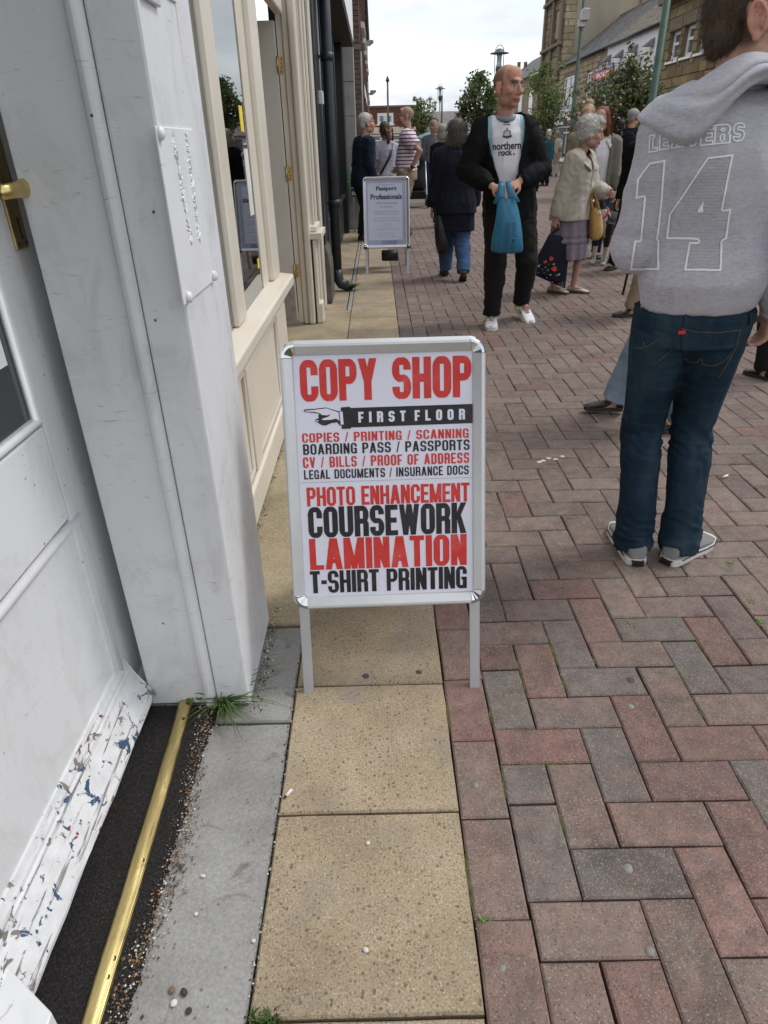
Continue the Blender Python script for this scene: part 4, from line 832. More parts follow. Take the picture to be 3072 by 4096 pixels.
for h in holes: window(O, U_, VZ, Nn, h, dk, 1, .58, .2, .12); put('lintel', MB().box((XR-.09, YO+h[0]-.15, h[3]), (XR-.01, YO+h[1]+.15, h[3]+.42)), M_STBACK, dk, bevel=.04)
for h in gl_: window(O, U_, VZ, Nn, h, dk, 2, .7, .2, .1)
put('cornice', MB().box((XR-.45, YO, 5.95), (XR-.02, YO+12.35, 6.22)), M_STBACK, dk, bevel=.05); put('cornice', MB().box((XR-.6, YO, 8.2), (XR-.02, YO+12.4, 8.6)), M_STBACK, dk, bevel=.05); put('back', MB().box((XR+.35, YO, 0), (XR+8, YO+12.35, 8.5)), M_DARK, dk); put('corner_strip', MB().box((XR-.12, YO+12.05, 0), (XR-.0, YO+12.33, 5.4)), M_UPVC, dk)
# far chimneyed house behind the trees
ch = thing('chimneyed_house', 'distant stone house with a tall chimney stack behind the street trees', 'building', (12, 75, 0)); q = atY(1128, 155, 78); zt = q.z
put('wall', MB().box((11.9, 57, 0), (19, 80, 5.6)), pm('stone_far', (.21, .175, .12), .9, .25, 1.6, .3, 4), ch); mb = MB(); mb.add([(11.7, 57, 5.6), (11.7, 80, 5.6), (16, 80, 8.4), (16, 57, 8.4)], [(0, 1, 2, 3)]); put('roof', mb, pm('roof_slate_far', (.09, .09, .095), .8, .2, 2), ch)
stk = put('chimney', MB().box((q.x-.65, 77.4, 5), (q.x+.65, 78.8, zt-.3)), pm('chimney_stone', (.17, .13, .085), .9, .25, 2), ch); put('cap', MB().box((q.x-.75, 77.3, zt-.55), (q.x+.75, 78.9, zt-.3)), M_STBACK, stk)
for dx_ in (-.35, .3): put('chimney_pot', MB().lathe([(.2, 0), (.16, 1.0), (.2, 1.1)], (q.x+dx_, 78.1, zt-.3), 10), pm('pot', (.22, .13, .08), .9), stk, smooth=True)
for k in range(5): put('window', MB().box((11.86, 58.5+k*4.2, 2.9), (11.895, 59.8+k*4.2, 4.6)), M_UPVC, ch)
# ================================================================== LETTERING
def rr_(X, Y, x0, y0, x1, y1, r):
    r = min(r, (x1-x0)/2, (y1-y0)/2)
    dx = np.maximum(np.maximum(x0+r-X, X-(x1-r)), 0); dy = np.maximum(np.maximum(y0+r-Y, Y-(y1-r)), 0)
    return (dx*dx+dy*dy <= r*r) & (X >= x0) & (X <= x1) & (Y >= y0) & (Y <= y1)
def po_(X, Y, pts):
    ins = np.zeros(X.shape, bool); n = len(pts)
    for i in range(n):
        (x0, y0), (x1, y1) = pts[i], pts[(i+1) % n]
        if y0 == y1: continue
        c = ((Y >= min(y0, y1)) & (Y < max(y0, y1))) & (X < x0+(Y-y0)*(x1-x0)/(y1-y0)); ins ^= c
    return ins
def glyph(ch, s, b, W, rows):
    """heavy condensed capital, unit height; s stem, b bar"""
    wd = {'I': s, 'M': W*1.30, 'W': W*1.45, '/': .34, '-': .30, ' ': .30, "'": s*.8, '.': s, 'T': W*.92, 'L': W*.88, 'E': W*.88, 'F': W*.86, 'A': W*1.08, 'V': W*1.05, 'Y': W*1.05, 'K': W*1.05, ',': s}.get(ch, W)
    cols = max(4, int(round(wd*rows))); x = (np.arange(cols)+.5)/cols*wd; y = (np.arange(rows)+.5)/rows; X, Y = np.meshgrid(x, y); w = wd; r = .42*W; ri = max(.02, r-s)
    B = lambda x0, y0, x1, y1: (X >= x0) & (X <= x1) & (Y >= y0) & (Y <= y1)
    O = lambda y0, y1: rr_(X, Y, 0, y0, w, y1, r) & ~rr_(X, Y, s, y0+b, w-s, y1-b, ri)
    bowl = lambda y0, y1: rr_(X, Y, -w, y0, w, y1, r) & (X >= 0) & ~(rr_(X, Y, -w, y0+b, w-s, y1-b, ri) & (X >= s))
    L_, Rr = B(0, 0, s, 1), B(w-s, 0, w, 1); Z = np.zeros(X.shape, bool)
    if ch == 'O' or ch == '0': g = O(0, 1)
    elif ch == 'C': g = O(0, 1) & ~B(w-s-.001, .37, w, .63)
    elif ch == 'G': g = (O(0, 1) & ~B(w-s-.001, .46, w, .66)) | B(w*.5, .40, w, .40+b*.85) | B(w-s, 0.0, w, .5)
    elif ch == 'D': g = bowl(0, 1)
    elif ch == 'P': g = L_ | bowl(.40, 1)
    elif ch == 'B': g = bowl(0, .54) | bowl(.54-b, 1)
    elif ch == 'R': g = L_ | bowl(.42, 1) | B(w-s, 0, w, .40) & ~Z | (rr_(X, Y, w-s*2, .2, w, .52, s*.5) & (X > w-s))
    elif ch == 'U': g = (rr_(X, Y, 0, 0, w, 1.6, r) & ~rr_(X, Y, s, b, w-s, 1.6, ri))
    elif ch == 'S':
        g = (O(.5-b*.5, 1) & ~B(w-s-.001, 0, w, .70)) | (O(0, .5+b*.5) & ~B(0, .30, s+.001, 1))
    elif ch == 'H': g = L_ | Rr | B(0, .5-b*.55, w, .5+b*.55)
    elif ch == 'I': g = L_
    elif ch == 'E': g = L_ | B(0, 0, w, b) | B(0, 1-b, w, 1) | B(0, .5-b*.5, w*.92, .5+b*.5)
    elif ch == 'F': g = L_ | B(0, 1-b, w, 1) | B(0, .46-b*.5, w*.92, .46+b*.5)
    elif ch == 'L': g = L_ | B(0, 0, w, b)
    elif ch == 'T': g = B(0, 1-b, w, 1) | B(w/2-s/2, 0, w/2+s/2, 1)
    elif ch == 'N': g = L_ | Rr | po_(X, Y, [(0, 1), (s*1.02, 1), (w, 0), (w-s*1.02, 0)])
    elif ch == 'M': g = L_ | Rr | po_(X, Y, [(0, 1), (s*1.05, 1), (w/2+s*.42, 0), (w/2-s*.42, 0)]) | po_(X, Y, [(w, 1), (w-s*1.05, 1), (w/2-s*.42, 0), (w/2+s*.42, 0)])
    elif ch == 'A': g = po_(X, Y, [(0, 0), (s*.98, 0), (w/2+s*.55, 1), (w/2-s*.60, 1)]) | po_(X, Y, [(w, 0), (w-s*.98, 0), (w/2-s*.55, 1), (w/2+s*.60, 1)]) | (B(s*.5, .2, w-s*.5, .2+b*.85))
    elif ch == 'V': g = po_(X, Y, [(0, 1), (s, 1), (w/2+s*.5, 0), (w/2-s*.5, 0)]) | po_(X, Y, [(w, 1), (w-s, 1), (w/2-s*.5, 0), (w/2+s*.5, 0)])
    elif ch == 'Y': g = po_(X, Y, [(0, 1), (s*1.05, 1), (w/2+s*.5, .42), (w/2-s*.5, .42)]) | po_(X, Y, [(w, 1), (w-s*1.05, 1), (w/2-s*.5, .42), (w/2+s*.5, .42)]) | B(w/2-s/2, 0, w/2+s/2, .45)
    elif ch == 'W':
        q = w/4; g = Z.copy()
        for k in range(4):
            xa = k*q+(s*.5 if k == 0 else 0)-(0 if k else 0); top_first = k % 2 == 0; x0, x1 = (s*.5+(w-s)*k/4, s*.5+(w-s)*(k+1)/4); y0, y1 = (1, 0) if top_first else (0, 1)
            g |= po_(X, Y, [(x0-s*.46, y0), (x0+s*.46, y0), (x1+s*.46, y1), (x1-s*.46, y1)])
    elif ch == 'K': g = L_ | po_(X, Y, [(w-s*1.05, 1), (w, 1), (s*1.2, .40), (s*.6, .52)]) | po_(X, Y, [(s*.9, .55), (s*1.6, .68), (w, 0), (w-s*1.1, 0)])
    elif ch == '/': g = po_(X, Y, [(0, 0), (.12, 0), (w, 1), (w-.12, 1)])
    elif ch == '-': g = B(0, .40, w, .40+b*1.1)
    elif ch == '.': g = B(0, 0, s, b)
    elif ch == "'": g = B(0, .72, s*.8, 1)
    else: g = Z
    return g, wd
def runs_quads(g, wd):
    """grid -> list of rectangles, equal rows merged"""
    rows, cols = g.shape; out = []; open_ = {}
    for r in range(rows+1):
        cur = set()
        if r < rows:
            row = np.concatenate(([0], g[r].astype(np.int8), [0])); d = np.diff(row); cur = set(zip(np.where(d == 1)[0].tolist(), np.where(d == -1)[0].tolist()))
        for k in list(open_):
            if k not in cur: out.append((k[0]*wd/cols, open_[k]/rows, k[1]*wd/cols, r/rows)); del open_[k]
        for k in cur: open_.setdefault(k, r)
    return out
def line_quads(text, x0, x1, y0, y1, stem=.24, bar=.17, W=.62, gap=.055, rows=44):
    q = []; x = 0
    for ch in text:
        g, wd = glyph(ch, stem, bar, W, rows)
        if ch != ' ': q += [(x+a, b_, x+c, d) for a, b_, c, d in runs_quads(g, wd)]
        x += wd+gap
    x -= gap; sx, sy = (x1-x0)/x, y1-y0
    return [(x0+a*sx, y0+b_*sy, x0+c*sx, y0+d*sy) for a, b_, c, d in q]
def quads_mesh(quads, F, name='letters'):
    mb = MB()
    for a, b_, c, d in quads: mb.add([F(a, b_), F(c, b_), F(c, d), F(a, d)], [(0, 1, 2, 3)])
    return mb.mesh(name)
FONT_CACHE = {}
def font_tris(text, bold=0.):
    k = (text, bold)
    if k not in FONT_CACHE:
        c = bpy.data.curves.new('txt', 'FONT'); c.body = text; c.offset = bold; c.resolution_u = 3; o = bpy.data.objects.new('txt', c); COL.objects.link(o)
        dg = bpy.context.evaluated_depsgraph_get(); me = bpy.data.meshes.new_from_object(o.evaluated_get(dg)); vs = [(v.co.x, v.co.y) for v in me.vertices]; fs = [tuple(p.vertices) for p in me.polygons]
        bpy.data.objects.remove(o); bpy.data.meshes.remove(me); bpy.data.curves.remove(c); FONT_CACHE[k] = (vs, fs)
    return FONT_CACHE[k]
def font_text(name, text, F, x0, x1, y0, y1, mat, par, bold=.0, shear=0.):
    """text fitted to a rectangle in plane coordinates, mapped to space by F(u,v)"""
    vs, fs = font_tris(text, bold); a = np.array(vs); lo, hi = a.min(0), a.max(0); mb = MB()
    pts = [F(x0+(p[0]-lo[0])/(hi[0]-lo[0])*(x1-x0)+shear*(p[1]-lo[1]), y0+(p[1]-lo[1])/(hi[1]-lo[1])*(y1-y0)) for p in vs]
    mb.add(pts, fs); return put(name, mb, mat, par)

# ================================================================== LAMPS, TREES, SIGNS IN THE STREET
M_GREENP = pm('pole_green', (.030, .075, .055), .5, .2, 5); M_GREEND = pm('pole_green_dark', (.018, .034, .030), .5, .2, 5); M_LAMPG = pm('lamp_glass', (.45, .48, .50), .15, .05, spec=.6)
def heritage_lamp(x, ytop, D, label):
    q = atY(x, ytop, D); H = q.z; t = thing('street_lamp', label, 'street lamp', (q.x, D, 0), group='heritage street lamps down the street')
    T = V((q.x, D, 0)); put('pole', MB().tube([T, T+VZ*1.1, T+VZ*1.15, T+VZ*(H-1.5)], [.09, .085, .055, .045], 10), M_GREEND, t, smooth=True)
    put('bracket_cup', MB().lathe([(.045, H-1.55), (.06, H-1.4), (.14, H-1.15), (.17, H-1.0), (.13, H-.92)], T, 12), M_GREEND, t, smooth=True)
    put('lamp_shade', MB().lathe([(.16, H-.93), (.12, H-.80), (.12, H-.5), (.15, H-.38)], T, 12), M_LAMPG, t, smooth=True)
    put('canopy', MB().lathe([(.48, H-.36), (.46, H-.33), (.22, H-.28), (.17, H-.18), (.03, H-.14)], T, 18), pm('canopy_green', (.06, .10, .10), .4), t, smooth=True)
    for sx in (-1, 1):
        put('stay', MB().tube([T+V((sx*.20, 0, H-1.2)), T+V((sx*.22, 0, H-.9)), T+V((sx*.22, 0, H-.3))], .016, 6), M_GREEND, t)
    put('hoop', MB().tube([T+V((.22*math.cos(a), 0, H-.3+.3*math.sin(a))) for a in [PI*k/10 for k in range(11)]], .014, 6, (0, 1, 0)), M_GREEND, t, smooth=True)
for a in ((1080, 97, 40, 'lantern street lamp standing tall behind the bald man in the black jacket'), (951, 182, 71, 'lantern street lamp right of the small green tree, taller of the middle pair'), (929, 207, 94, 'lantern street lamp just right of the small leafy tree crown'), (940, 216, 108, 'shortest and farthest lantern street lamp between the two other lanterns')): heritage_lamp(*a)
def column(name, label, cat, x0, y0, x1, y1, D, r, top, mat=M_GREENP):
    p = atY((x0+x1)/2, (y0+y1)/2, D); t = thing(name, label, cat, (p.x, D, 0)); T = V((p.x, D, 0)); put('pole', MB().tube([T, T+VZ*1.4, T+VZ*1.42, T+VZ*top], [r*1.5, r*1.45, r*1.05, r*.85], 14), mat, t, smooth=True); return t, T
t, T = column('lighting_column', 'thick green lighting column rising behind the hooded boy', 'lighting column', 1440, 0, 1422, 140, 16.5, .075, 8.5)
put('base_plate', MB().lathe([(.16, 0), (.16, .02), (.13, .03)], T, 14), M_GREENP, t)
t, T = column('camera_column', 'tall green column with a small grey camera box, before the stone shop', 'lighting column', 1258, 0, 1240, 255, 26, .06, 9)
q = atY(1257, 30, 26); put('camera_bracket', MB().box((T.x-.11, 25.9, q.z-.35), (T.x+.11, 26.1, q.z-.15)), M_STEEL, t, bevel=.02); put('camera', MB().box((T.x-.06, 25.75, q.z-.2), (T.x+.17, 26.12, q.z+.12)), pm('camera_grey', (.45, .45, .44), .5), t, bevel=.03)
q = atY(837, 164, 48); t = thing('flag_pole', 'slim dark green pole with a pointed cap before the red brick block', 'pole', (q.x, 48, 0)); put('pole', MB().tube([(q.x, 48, 0), (q.x, 48, q.z-.3)], [.07, .055], 8), M_GREENP, t, smooth=True); put('cap', MB().lathe([(.06, 0), (.13, .08), (.02, .32)], (q.x, 48, q.z-.32), 8), M_GREEND, t)
q = atY(955, 210, 60); t = thing('lighting_column', 'plain thin green column beside the taller middle lantern lamp', 'lighting column', (q.x, 60, 0)); put('pole', MB().tube([(q.x, 60, 0), (q.x, 60, q.z)], [.09, .06], 8), M_GREENP, t, smooth=True); put('cap', MB().lathe([(.07, 0), (.03, .12)], (q.x, 60, q.z), 8), M_GREEND, t)

b = NB('leaf'); t = b.attr('tint'); b.set(t, .5, 0, .4); tl = b.new('ShaderNodeBsdfTranslucent'); tc2 = b.mix(1, t, (1.5, 1.5, .6), 'MULTIPLY'); b.l.new(tc2, tl.inputs[0]); ms = b.new('ShaderNodeMixShader'); ms.inputs[0].default_value = .28
b.l.new(b.b.outputs[0], ms.inputs[1]); b.l.new(tl.outputs[0], ms.inputs[2]); b.l.new(ms.outputs[0], b.n['Material Output'].inputs['Surface']); M_LEAF = b.mat
M_BARK = pm('bark', (.075, .06, .045), .95, .3, 12, .8, 30)
def tree(D, trunk_x, blobs, leaf, dens, cols, label, k=1.):
    """blobs: (photo x, photo y, radius in photo px) placed at distance D with real depth"""
    rs_ = random.Random(int(D*13)); px = D/_fw[1]*0+D*1.852/FPX; base = atG(trunk_x, 330, 0); bx = atY(trunk_x, 320, D).x
    t = thing('street_tree', label, 'tree', (bx, D, 0), group='small trees planted along the street'); cs_ = [(atY(x, y, D), r*px*1.12) for x, y, r in blobs]
    cs_ = [(V((c.x, D+rs_.uniform(-.6, .6)*r*1.4, c.z)), r) for c, r in cs_]; fork = V((bx, D, min(c.z-r for c, r in cs_)+.1)); fork.z = max(1.2, fork.z)
    mbt = MB(); mbt.tube([(bx, D, 0), (bx+.01, D, fork.z*.5), fork], [.07*k, .055*k, .045*k], 8); put('trunk', mbt, M_BARK, t, smooth=True)
    vs, fs, ts = [], [], []
    for c, r in cs_:
        mid = fork.lerp(c, .5)+V((rs_.gauss(0, .08), rs_.gauss(0, .08), .08)); put('limb', MB().tube([fork, mid, c], [.035*k, .022*k, .008*k], 6), M_BARK, t, smooth=True); tw_ = MB()
        for _ in range(int(9)):
            e = c+V((rs_.gauss(0, .55), rs_.gauss(0, .55), rs_.gauss(.1, .5)))*r; tw_.tube([mid.lerp(c, rs_.uniform(.3, 1)), e], [.010*k, .003*k], 4)
        n = int(10.0*dens*r*r/(leaf*leaf)); clumps = [c+V((rs_.gauss(0, .5), rs_.gauss(0, .5), rs_.gauss(0, .5)))*r for _ in range(max(9, n//13))]
        for _ in range(n):
            p = rs_.choice(clumps)+V((rs_.gauss(0, .20), rs_.gauss(0, .20), rs_.gauss(0, .18)))*r
            a = V((rs_.gauss(0, 1), rs_.gauss(0, 1), rs_.gauss(-.55, .6))).normalized(); s_ = a.cross(V((rs_.gauss(0, 1), rs_.gauss(0, 1), rs_.gauss(0, 1)))).normalized(); l = leaf*rs_.uniform(.7, 1.25); w_ = l*.36; up = a.cross(s_)
            b0 = len(vs); vs += [tuple(p), tuple(p+a*l*.45+s_*w_+up*l*.06), tuple(p+a*l), tuple(p+a*l*.45-s_*w_+up*l*.06), tuple(p+a*l*.5-up*l*.03)]; fs += [(b0, b0+1, b0+4), (b0+1, b0+2, b0+4), (b0+2, b0+3, b0+4), (b0+3, b0, b0+4)]; ts += [(*vary(rs_, rs_.choice(cols), .25), 1)]*5
        tt = put('twigs', tw_, M_BARK, t); tt['kind'] = 'stuff'
    me = bpy.data.meshes.new('crown'); me.from_pydata(vs, [], fs); a = me.color_attributes.new('tint', 'FLOAT_COLOR', 'POINT'); a.data.foreach_set('color', np.array(ts, dtype=np.float32).ravel()); o = link('crown', me, M_LEAF, t); o['kind'] = 'stuff'
TRK = 1.75
GC = [(.045, .062, .028), (.058, .078, .034), (.036, .05, .026), (.07, .085, .045)]; GP = GC+[(.075, .045, .035), (.05, .05, .03)]; GL = [(.075, .10, .035), (.06, .085, .03), (.09, .11, .045), (.05, .07, .03)]; GC, GP, GL = ([tuple(x*TRK for x in c) for c in q] for q in (GC, GP, GL))
tree(18, 1350, ((1300, 255, 40), (1345, 215, 46), (1380, 172, 30), (1318, 312, 50), (1372, 285, 52), (1408, 245, 34), (1285, 300, 30), (1400, 335, 46), (1370, 128, 15), (1335, 355, 40), (1300, 345, 34), (1400, 200, 22), (1265, 335, 16)), .105, 3.1, GP, 'broad leafy street tree with big dark leaves behind the hooded boy', 1.1)
tree(40, 1172, ((1165, 172, 18), (1178, 220, 24), (1162, 268, 24), (1190, 252, 18), (1152, 300, 20), (1172, 148, 10), (1195, 205, 12), (1180, 300, 20)), .13, 3.2, GL, 'pale green tree to the right of the bald man, before the stone houses', 1.3)
tree(30, 1040, ((1036, 166, 14), (1022, 198, 19), (1046, 212, 23), (1010, 236, 17), (1056, 248, 20), (1030, 256, 19), (1060, 200, 12), (1000, 240, 10), (1050, 278, 14)), .125, 3.2, GC+GL[:2], 'bushy green tree to the left of the bald man with the blue bag', 1.2)
tree(45, 912, ((905, 222, 9), (911, 243, 14), (901, 264, 13), (921, 264, 11), (885, 262, 8), (909, 280, 8), (930, 255, 7)), .15, 3.4, GL, 'little bright green tree in the middle of the street, farthest of the trees', 1.2)

# ---- estate agents' boards and shop signs on the right hand row
M_NAVY = pm('sign_navy', (.022, .028, .10), .5, .05); M_RED = pm('sign_red', (.55, .035, .03), .5, .05); M_SWHITE = pm('sign_white', (.74, .74, .74), .5, .04); M_INK = pm('sign_ink', (.025, .022, .035), .5, .05); M_YEL = pm('sign_yellow', (.62, .47, .03), .5, .05)
def board(name, label, cat, x0, y0, x1, y1, X, base=M_SWHITE):
    a, b_ = atX(x0, (y0+y1)/2, X), atX(x1, (y0+y1)/2, X); xm = (x0+x1)/2; zt, zb = atX(xm, y0, X).z, atX(xm, y1, X).z
    t = thing(name, label, cat, (X, (a.y+b_.y)/2, zb)); put('panel', MB().box((X, b_.y, zb), (X+.05, a.y, zt)), base, t); F = lambda u, v, n=.004: V((X-n, a.y+(b_.y-a.y)*u, zb+(zt-zb)*v))
    def rect(nm, u0, v0, u1, v1, mat, n=.004): m_ = MB(); m_.quad(F(u0, v0, n), F(u1, v0, n), F(u1, v1, n), F(u0, v1, n)); put(nm, m_, mat, t)
    return t, F, rect
t, F, rect = board('shop_sign', "white shop sign lettered OLIVER'S over the blue awning", 'shop sign', 1172, 232, 1200, 250, XR-.3)
font_text('lettering', "OLIVER'S", lambda u, v: F(u, v), .06, .62, .34, .84, M_INK, t, .02); font_text('small_lettering', 'CAFE', lambda u, v: F(u, v), .68, .95, .55, .80, pm('ink_grey', (.2, .2, .2), .5), t, .01)
rect('rule', .3, .12, .6, .2, pm('ink_grey', (.2, .2, .2), .5)); rect('rule', .7, .2, .95, .28, pm('ink_grey', (.2, .2, .2), .5))
t, F, rect = board('shop_sign', 'narrow pale sign board below the first floor window of the tall stone building', 'shop sign', 1175, 222, 1201, 238, XR-.28)
rect('edge', .02, .04, .98, .10, M_INK); rect('edge', .02, .90, .98, .96, M_INK)
for k in range(9): rect('stroke', .10+k*.092, .3, .10+k*.092+.05, .7, pm('ink_grey', (.2, .2, .2), .5), .005)
t, F, rect = board('shop_sign', 'yellow shop sign just behind the bald man\'s shoulder', 'shop sign', 1158, 236, 1170, 262, XR-.3, M_YEL)
t, F, rect = board('letting_board', 'TO LET board with navy bands and a red diagonal strip', 'sign', 1209, 228, 1239, 262, XR-.45)
rect('band', 0, .78, 1, 1, M_NAVY); rect('band', 0, 0, 1, .22, M_NAVY); rect('badge', .6, .04, .97, .19, M_SWHITE, .006); font_text('phone_number', '0191 261', lambda u, v: F(u, v, .007), .05, .95, .83, .95, M_SWHITE, t, .03); font_text('lettering', 'TO LET', lambda u, v: F(u, v, .005), .07, .93, .50, .72, M_INK, t, .03)
m_ = MB(); m_.quad(F(.18, .18, .007), F(.98, .55, .007), F(.98, .70, .007), F(.18, .33, .007)); put('strip', m_, M_RED, t); font_text('strip_lettering', 'Under Offer', lambda u, v: F(u, v+(u-.2)*.46, .009), .22, .94, .215, .325, M_SWHITE, t, .02)
put('post', MB().box((XR-.40, t.location.y-.05, 2.7), (XR-.02, t.location.y+.05, 2.8)), M_SWHITE, t)
t, F, rect = board('sold_board', 'SOLD board in red and navy showing above the big tree', 'sign', 1285, 142, 1322, 172, XR-.5, M_NAVY)
rect('band', -.04, .12, 1.04, .66, M_RED, .006); font_text('phone_number', '0191 261', lambda u, v: F(u, v, .007), .06, .96, .74, .92, M_SWHITE, t, .02); font_text('lettering', 'SOLD', lambda u, v: F(u, v, .009), .12, .88, .24, .56, M_SWHITE, t, .05)
put('post', MB().box((XR-.45, t.location.y-.04, t.location.z+.2), (XR-.02, t.location.y+.04, t.location.z+.28)), M_SWHITE, t)
# prohibition notice on the brick pier
a, b_ = atY(751, 288, 13.88), atY(765, 321, 13.88); t = thing('prohibition_sign', 'white notice with a black barred circle fixed to the brick pier behind the old man', 'sign', (a.x, 13.88, b_.z)); put('panel', MB().box((a.x, 13.875, b_.z), (b_.x, 13.885, a.z)), M_SWHITE, t)
cx, cz, r_ = (a.x+b_.x)/2, a.z-(b_.x-a.x)*.5, (b_.x-a.x)*.36; put('ring', MB().tube([(cx+r_*math.cos(k*PI/12), 13.872, cz+r_*math.sin(k*PI/12)) for k in range(25)], .009, 6, (0, 1, 0), cap=False), M_INK, t); put('bar', MB().tube([(cx-r_*.7, 13.872, cz+r_*.7), (cx+r_*.7, 13.872, cz-r_*.7)], .009, 6), M_INK, t)
put('food_cone', MB().add([(cx-.03, 13.871, cz+.04), (cx+.04, 13.871, cz+.05), (cx+.01, 13.871, cz-.05)], [(0, 2, 1)]), M_INK, t); put('band', MB().box((a.x+.01, 13.87, b_.z+.02), (b_.x-.01, 13.874, b_.z+.09)), M_RED, t); put('band', MB().box((a.x+.01, 13.87, a.z-.02), (b_.x-.01, 13.874, a.z-.002)), M_RED, t)
# green advertising board behind the old man
M_TEAL = pm('ad_green', (.14, .36, .22), .5, .15, 2); a, b_ = atY(758, 372, 12.2), atY(776, 436, 12.2); t = thing('advertising_board', 'pale green advertising board standing against the wall behind the old man', 'sign', (a.x, 12.2, 0)); put('panel', MB().box((a.x-.03, 12.19, .52), (a.x+.42, 12.21, a.z+.05)), M_TEAL, t, bevel=.01)
F = lambda u, v: V((a.x+u, 12.186, v)); font_text('lettering', 'BI', F, .0, .13, a.z-.16, a.z-.03, M_INK, t, .03); m_ = MB(); m_.quad(F(-.01, a.z-.36), F(.4, a.z-.36), F(.4, a.z-.24), F(-.01, a.z-.24)); put('band', m_, M_NAVY, t); F2 = lambda u, v: V((a.x+u, 12.183, v)); font_text('band_lettering', 'ond', F2, .0, .15, a.z-.34, a.z-.26, M_SWHITE, t, .02)
for s_ in (.03, .36): put('leg', MB().box((a.x+s_-.015, 12.19, 0), (a.x+s_+.015, 12.21, .52)), M_STEEL, t)
# market stalls under teal canopies
M_CANV = pm('stall_canvas', (.12, .24, .26), .8, .15, 2); M_POLE = pm('stall_pole', (.5, .5, .5), .4, .1, metal=.7)
for k, (x0, x1, yt, D, lab) in enumerate(((893, 962, 284, 23., 'market stall under a faded teal canopy beyond the pushchair'),)):
    a, b_ = atY(x0, 300, D), atY(x1, 300, D); zt = atY((x0+x1)/2, yt, D).z; ze = atY(x0, yt+14, D).z; t = thing('market_stall', lab, 'market stall', ((a.x+b_.x)/2, D, 0)); cx = (a.x+b_.x)/2; hw = (b_.x-a.x)/2; mb = MB()
    c4 = [(cx-hw, D-.9), (cx+hw, D-.9), (cx+hw, D+.9), (cx-hw, D+.9)]; mb.add([(x, y, ze) for x, y in c4]+[(cx, D, zt)]+[(x, y, ze-.12) for x, y in c4], [(0, 1, 4), (1, 2, 4), (2, 3, 4), (3, 0, 4), (5, 6, 1, 0), (6, 7, 2, 1), (7, 8, 3, 2), (8, 5, 0, 3)]); put('canopy', mb, M_CANV, t)
    for x, y in c4: put('pole', MB().tube([(x*.97+cx*.03, y, 0), (x*.97+cx*.03, y, ze)], .018, 6), M_POLE, t)
    put('counter', MB().box((cx-hw*.9, D-.5, .78), (cx+hw*.9, D+.4, .84)), M_SWHITE, t); put('skirt', MB().box((cx-hw*.9, D-.5, .1), (cx+hw*.9, D-.48, .78)), M_CANV, t)
    rs_ = random.Random(k)
    for j in range(5): put('goods', MB().box((cx-hw*.8+j*hw*.34, D-.4, .842), (cx-hw*.8+j*hw*.34+hw*.26, D-.1, .842+rs_.uniform(.06, .2))), DISP[(j+k) % 5], t, bevel=.01)
# slatted bench
D = 10.5; a = atY(1298, 402, D); zt, zs = atY(1310, 394, D).z, atY(1310, 410, D).z; t = thing('bench', 'pale slatted bench behind the red haired woman', 'bench', (a.x+.6, D, 0)); M_SLAT = pm('bench_slat', (.42, .47, .48), .5, .1); x0, x1 = a.x-.05, a.x+1.5
for k in range(2): put('back_slat', MB().box((x0, D-.02, zt-.04-k*.13), (x1, D+.01, zt-k*.13)), M_SLAT if k == 0 else M_BLACK, t, bevel=.006)
for k in range(3): put('seat_slat', MB().box((x0, D-.40+k*.13, zs-.05), (x1, D-.29+k*.13, zs)), M_SLAT, t, bevel=.006)
for x in (x0+.12, x1-.12):
    put('leg', MB().box((x-.03, D-.38, 0), (x+.03, D-.32, zs-.051)), M_BLACK, t); put('leg', MB().box((x-.03, D+.012, 0), (x+.03, D+.06, zt)), M_BLACK, t)
# weeds
def blades(name, label, x, y, n, ln, spread, tint, lean=(0, 0), cat='weed', wid=.0022):
    c = atG(x, y) if not isinstance(x, V) else x; rs_ = random.Random(int(c.y*1000)); t = thing(name, label, cat, tuple(c)); mb = MB()
    for _ in range(n):
        a = rs_.uniform(0, 2*PI); l = ln*rs_.uniform(.45, 1.2); out_ = rs_.uniform(.25, 1.)*spread; b0 = c+V((rs_.gauss(0, .006), rs_.gauss(0, .006), -.004)); d = V((math.cos(a)*out_+lean[0], math.sin(a)*out_+lean[1], 0)); sd = V((-math.sin(a), math.cos(a), 0))*wid*rs_.uniform(.6, 1.3); pts = []
        for k in range(5):
            s_ = k/4; pts.append(b0+d*l*(s_**1.4)+VZ*l*(s_*1.0-.72*spread*s_*s_))
        vs = []; 
        for k, p in enumerate(pts): w_ = (1-(k/4)**2)*.95+.05; vs += [p-sd*w_, p+sd*w_]
        mb.add(vs, [(2*k, 2*k+1, 2*k+3, 2*k+2) for k in range(4)])
    put('blades', mb, tint, t); return t
MG1 = pm('grass_green', (.055, .10, .018), .6, .35, 90); MG2 = pm('leaf_green', (.11, .19, .035), .6, .25, 60); MG3 = pm('grass_dry', (.14, .15, .05), .7, .3, 60)
blades('weed', 'spidery grass weed growing at the foot of the white pilaster', 480, 1532, 85, .15, 1.1, MG1, (.25, .05), wid=.0026); blades('weed', 'grass clump growing round the foot of the drainpipe', V((-.285, 6.93, 0)), 0, 190, .14, .8, MG1, (.35, 0), wid=.004)
blades('weed', 'small grass tuft in the joint at the bottom edge of the photo', 585, 2203, 40, .028, .7, MG1); blades('weed', 'smaller grass sprig left of the tuft at the bottom edge of the photo', 553, 2206, 24, .03, .6, MG1)
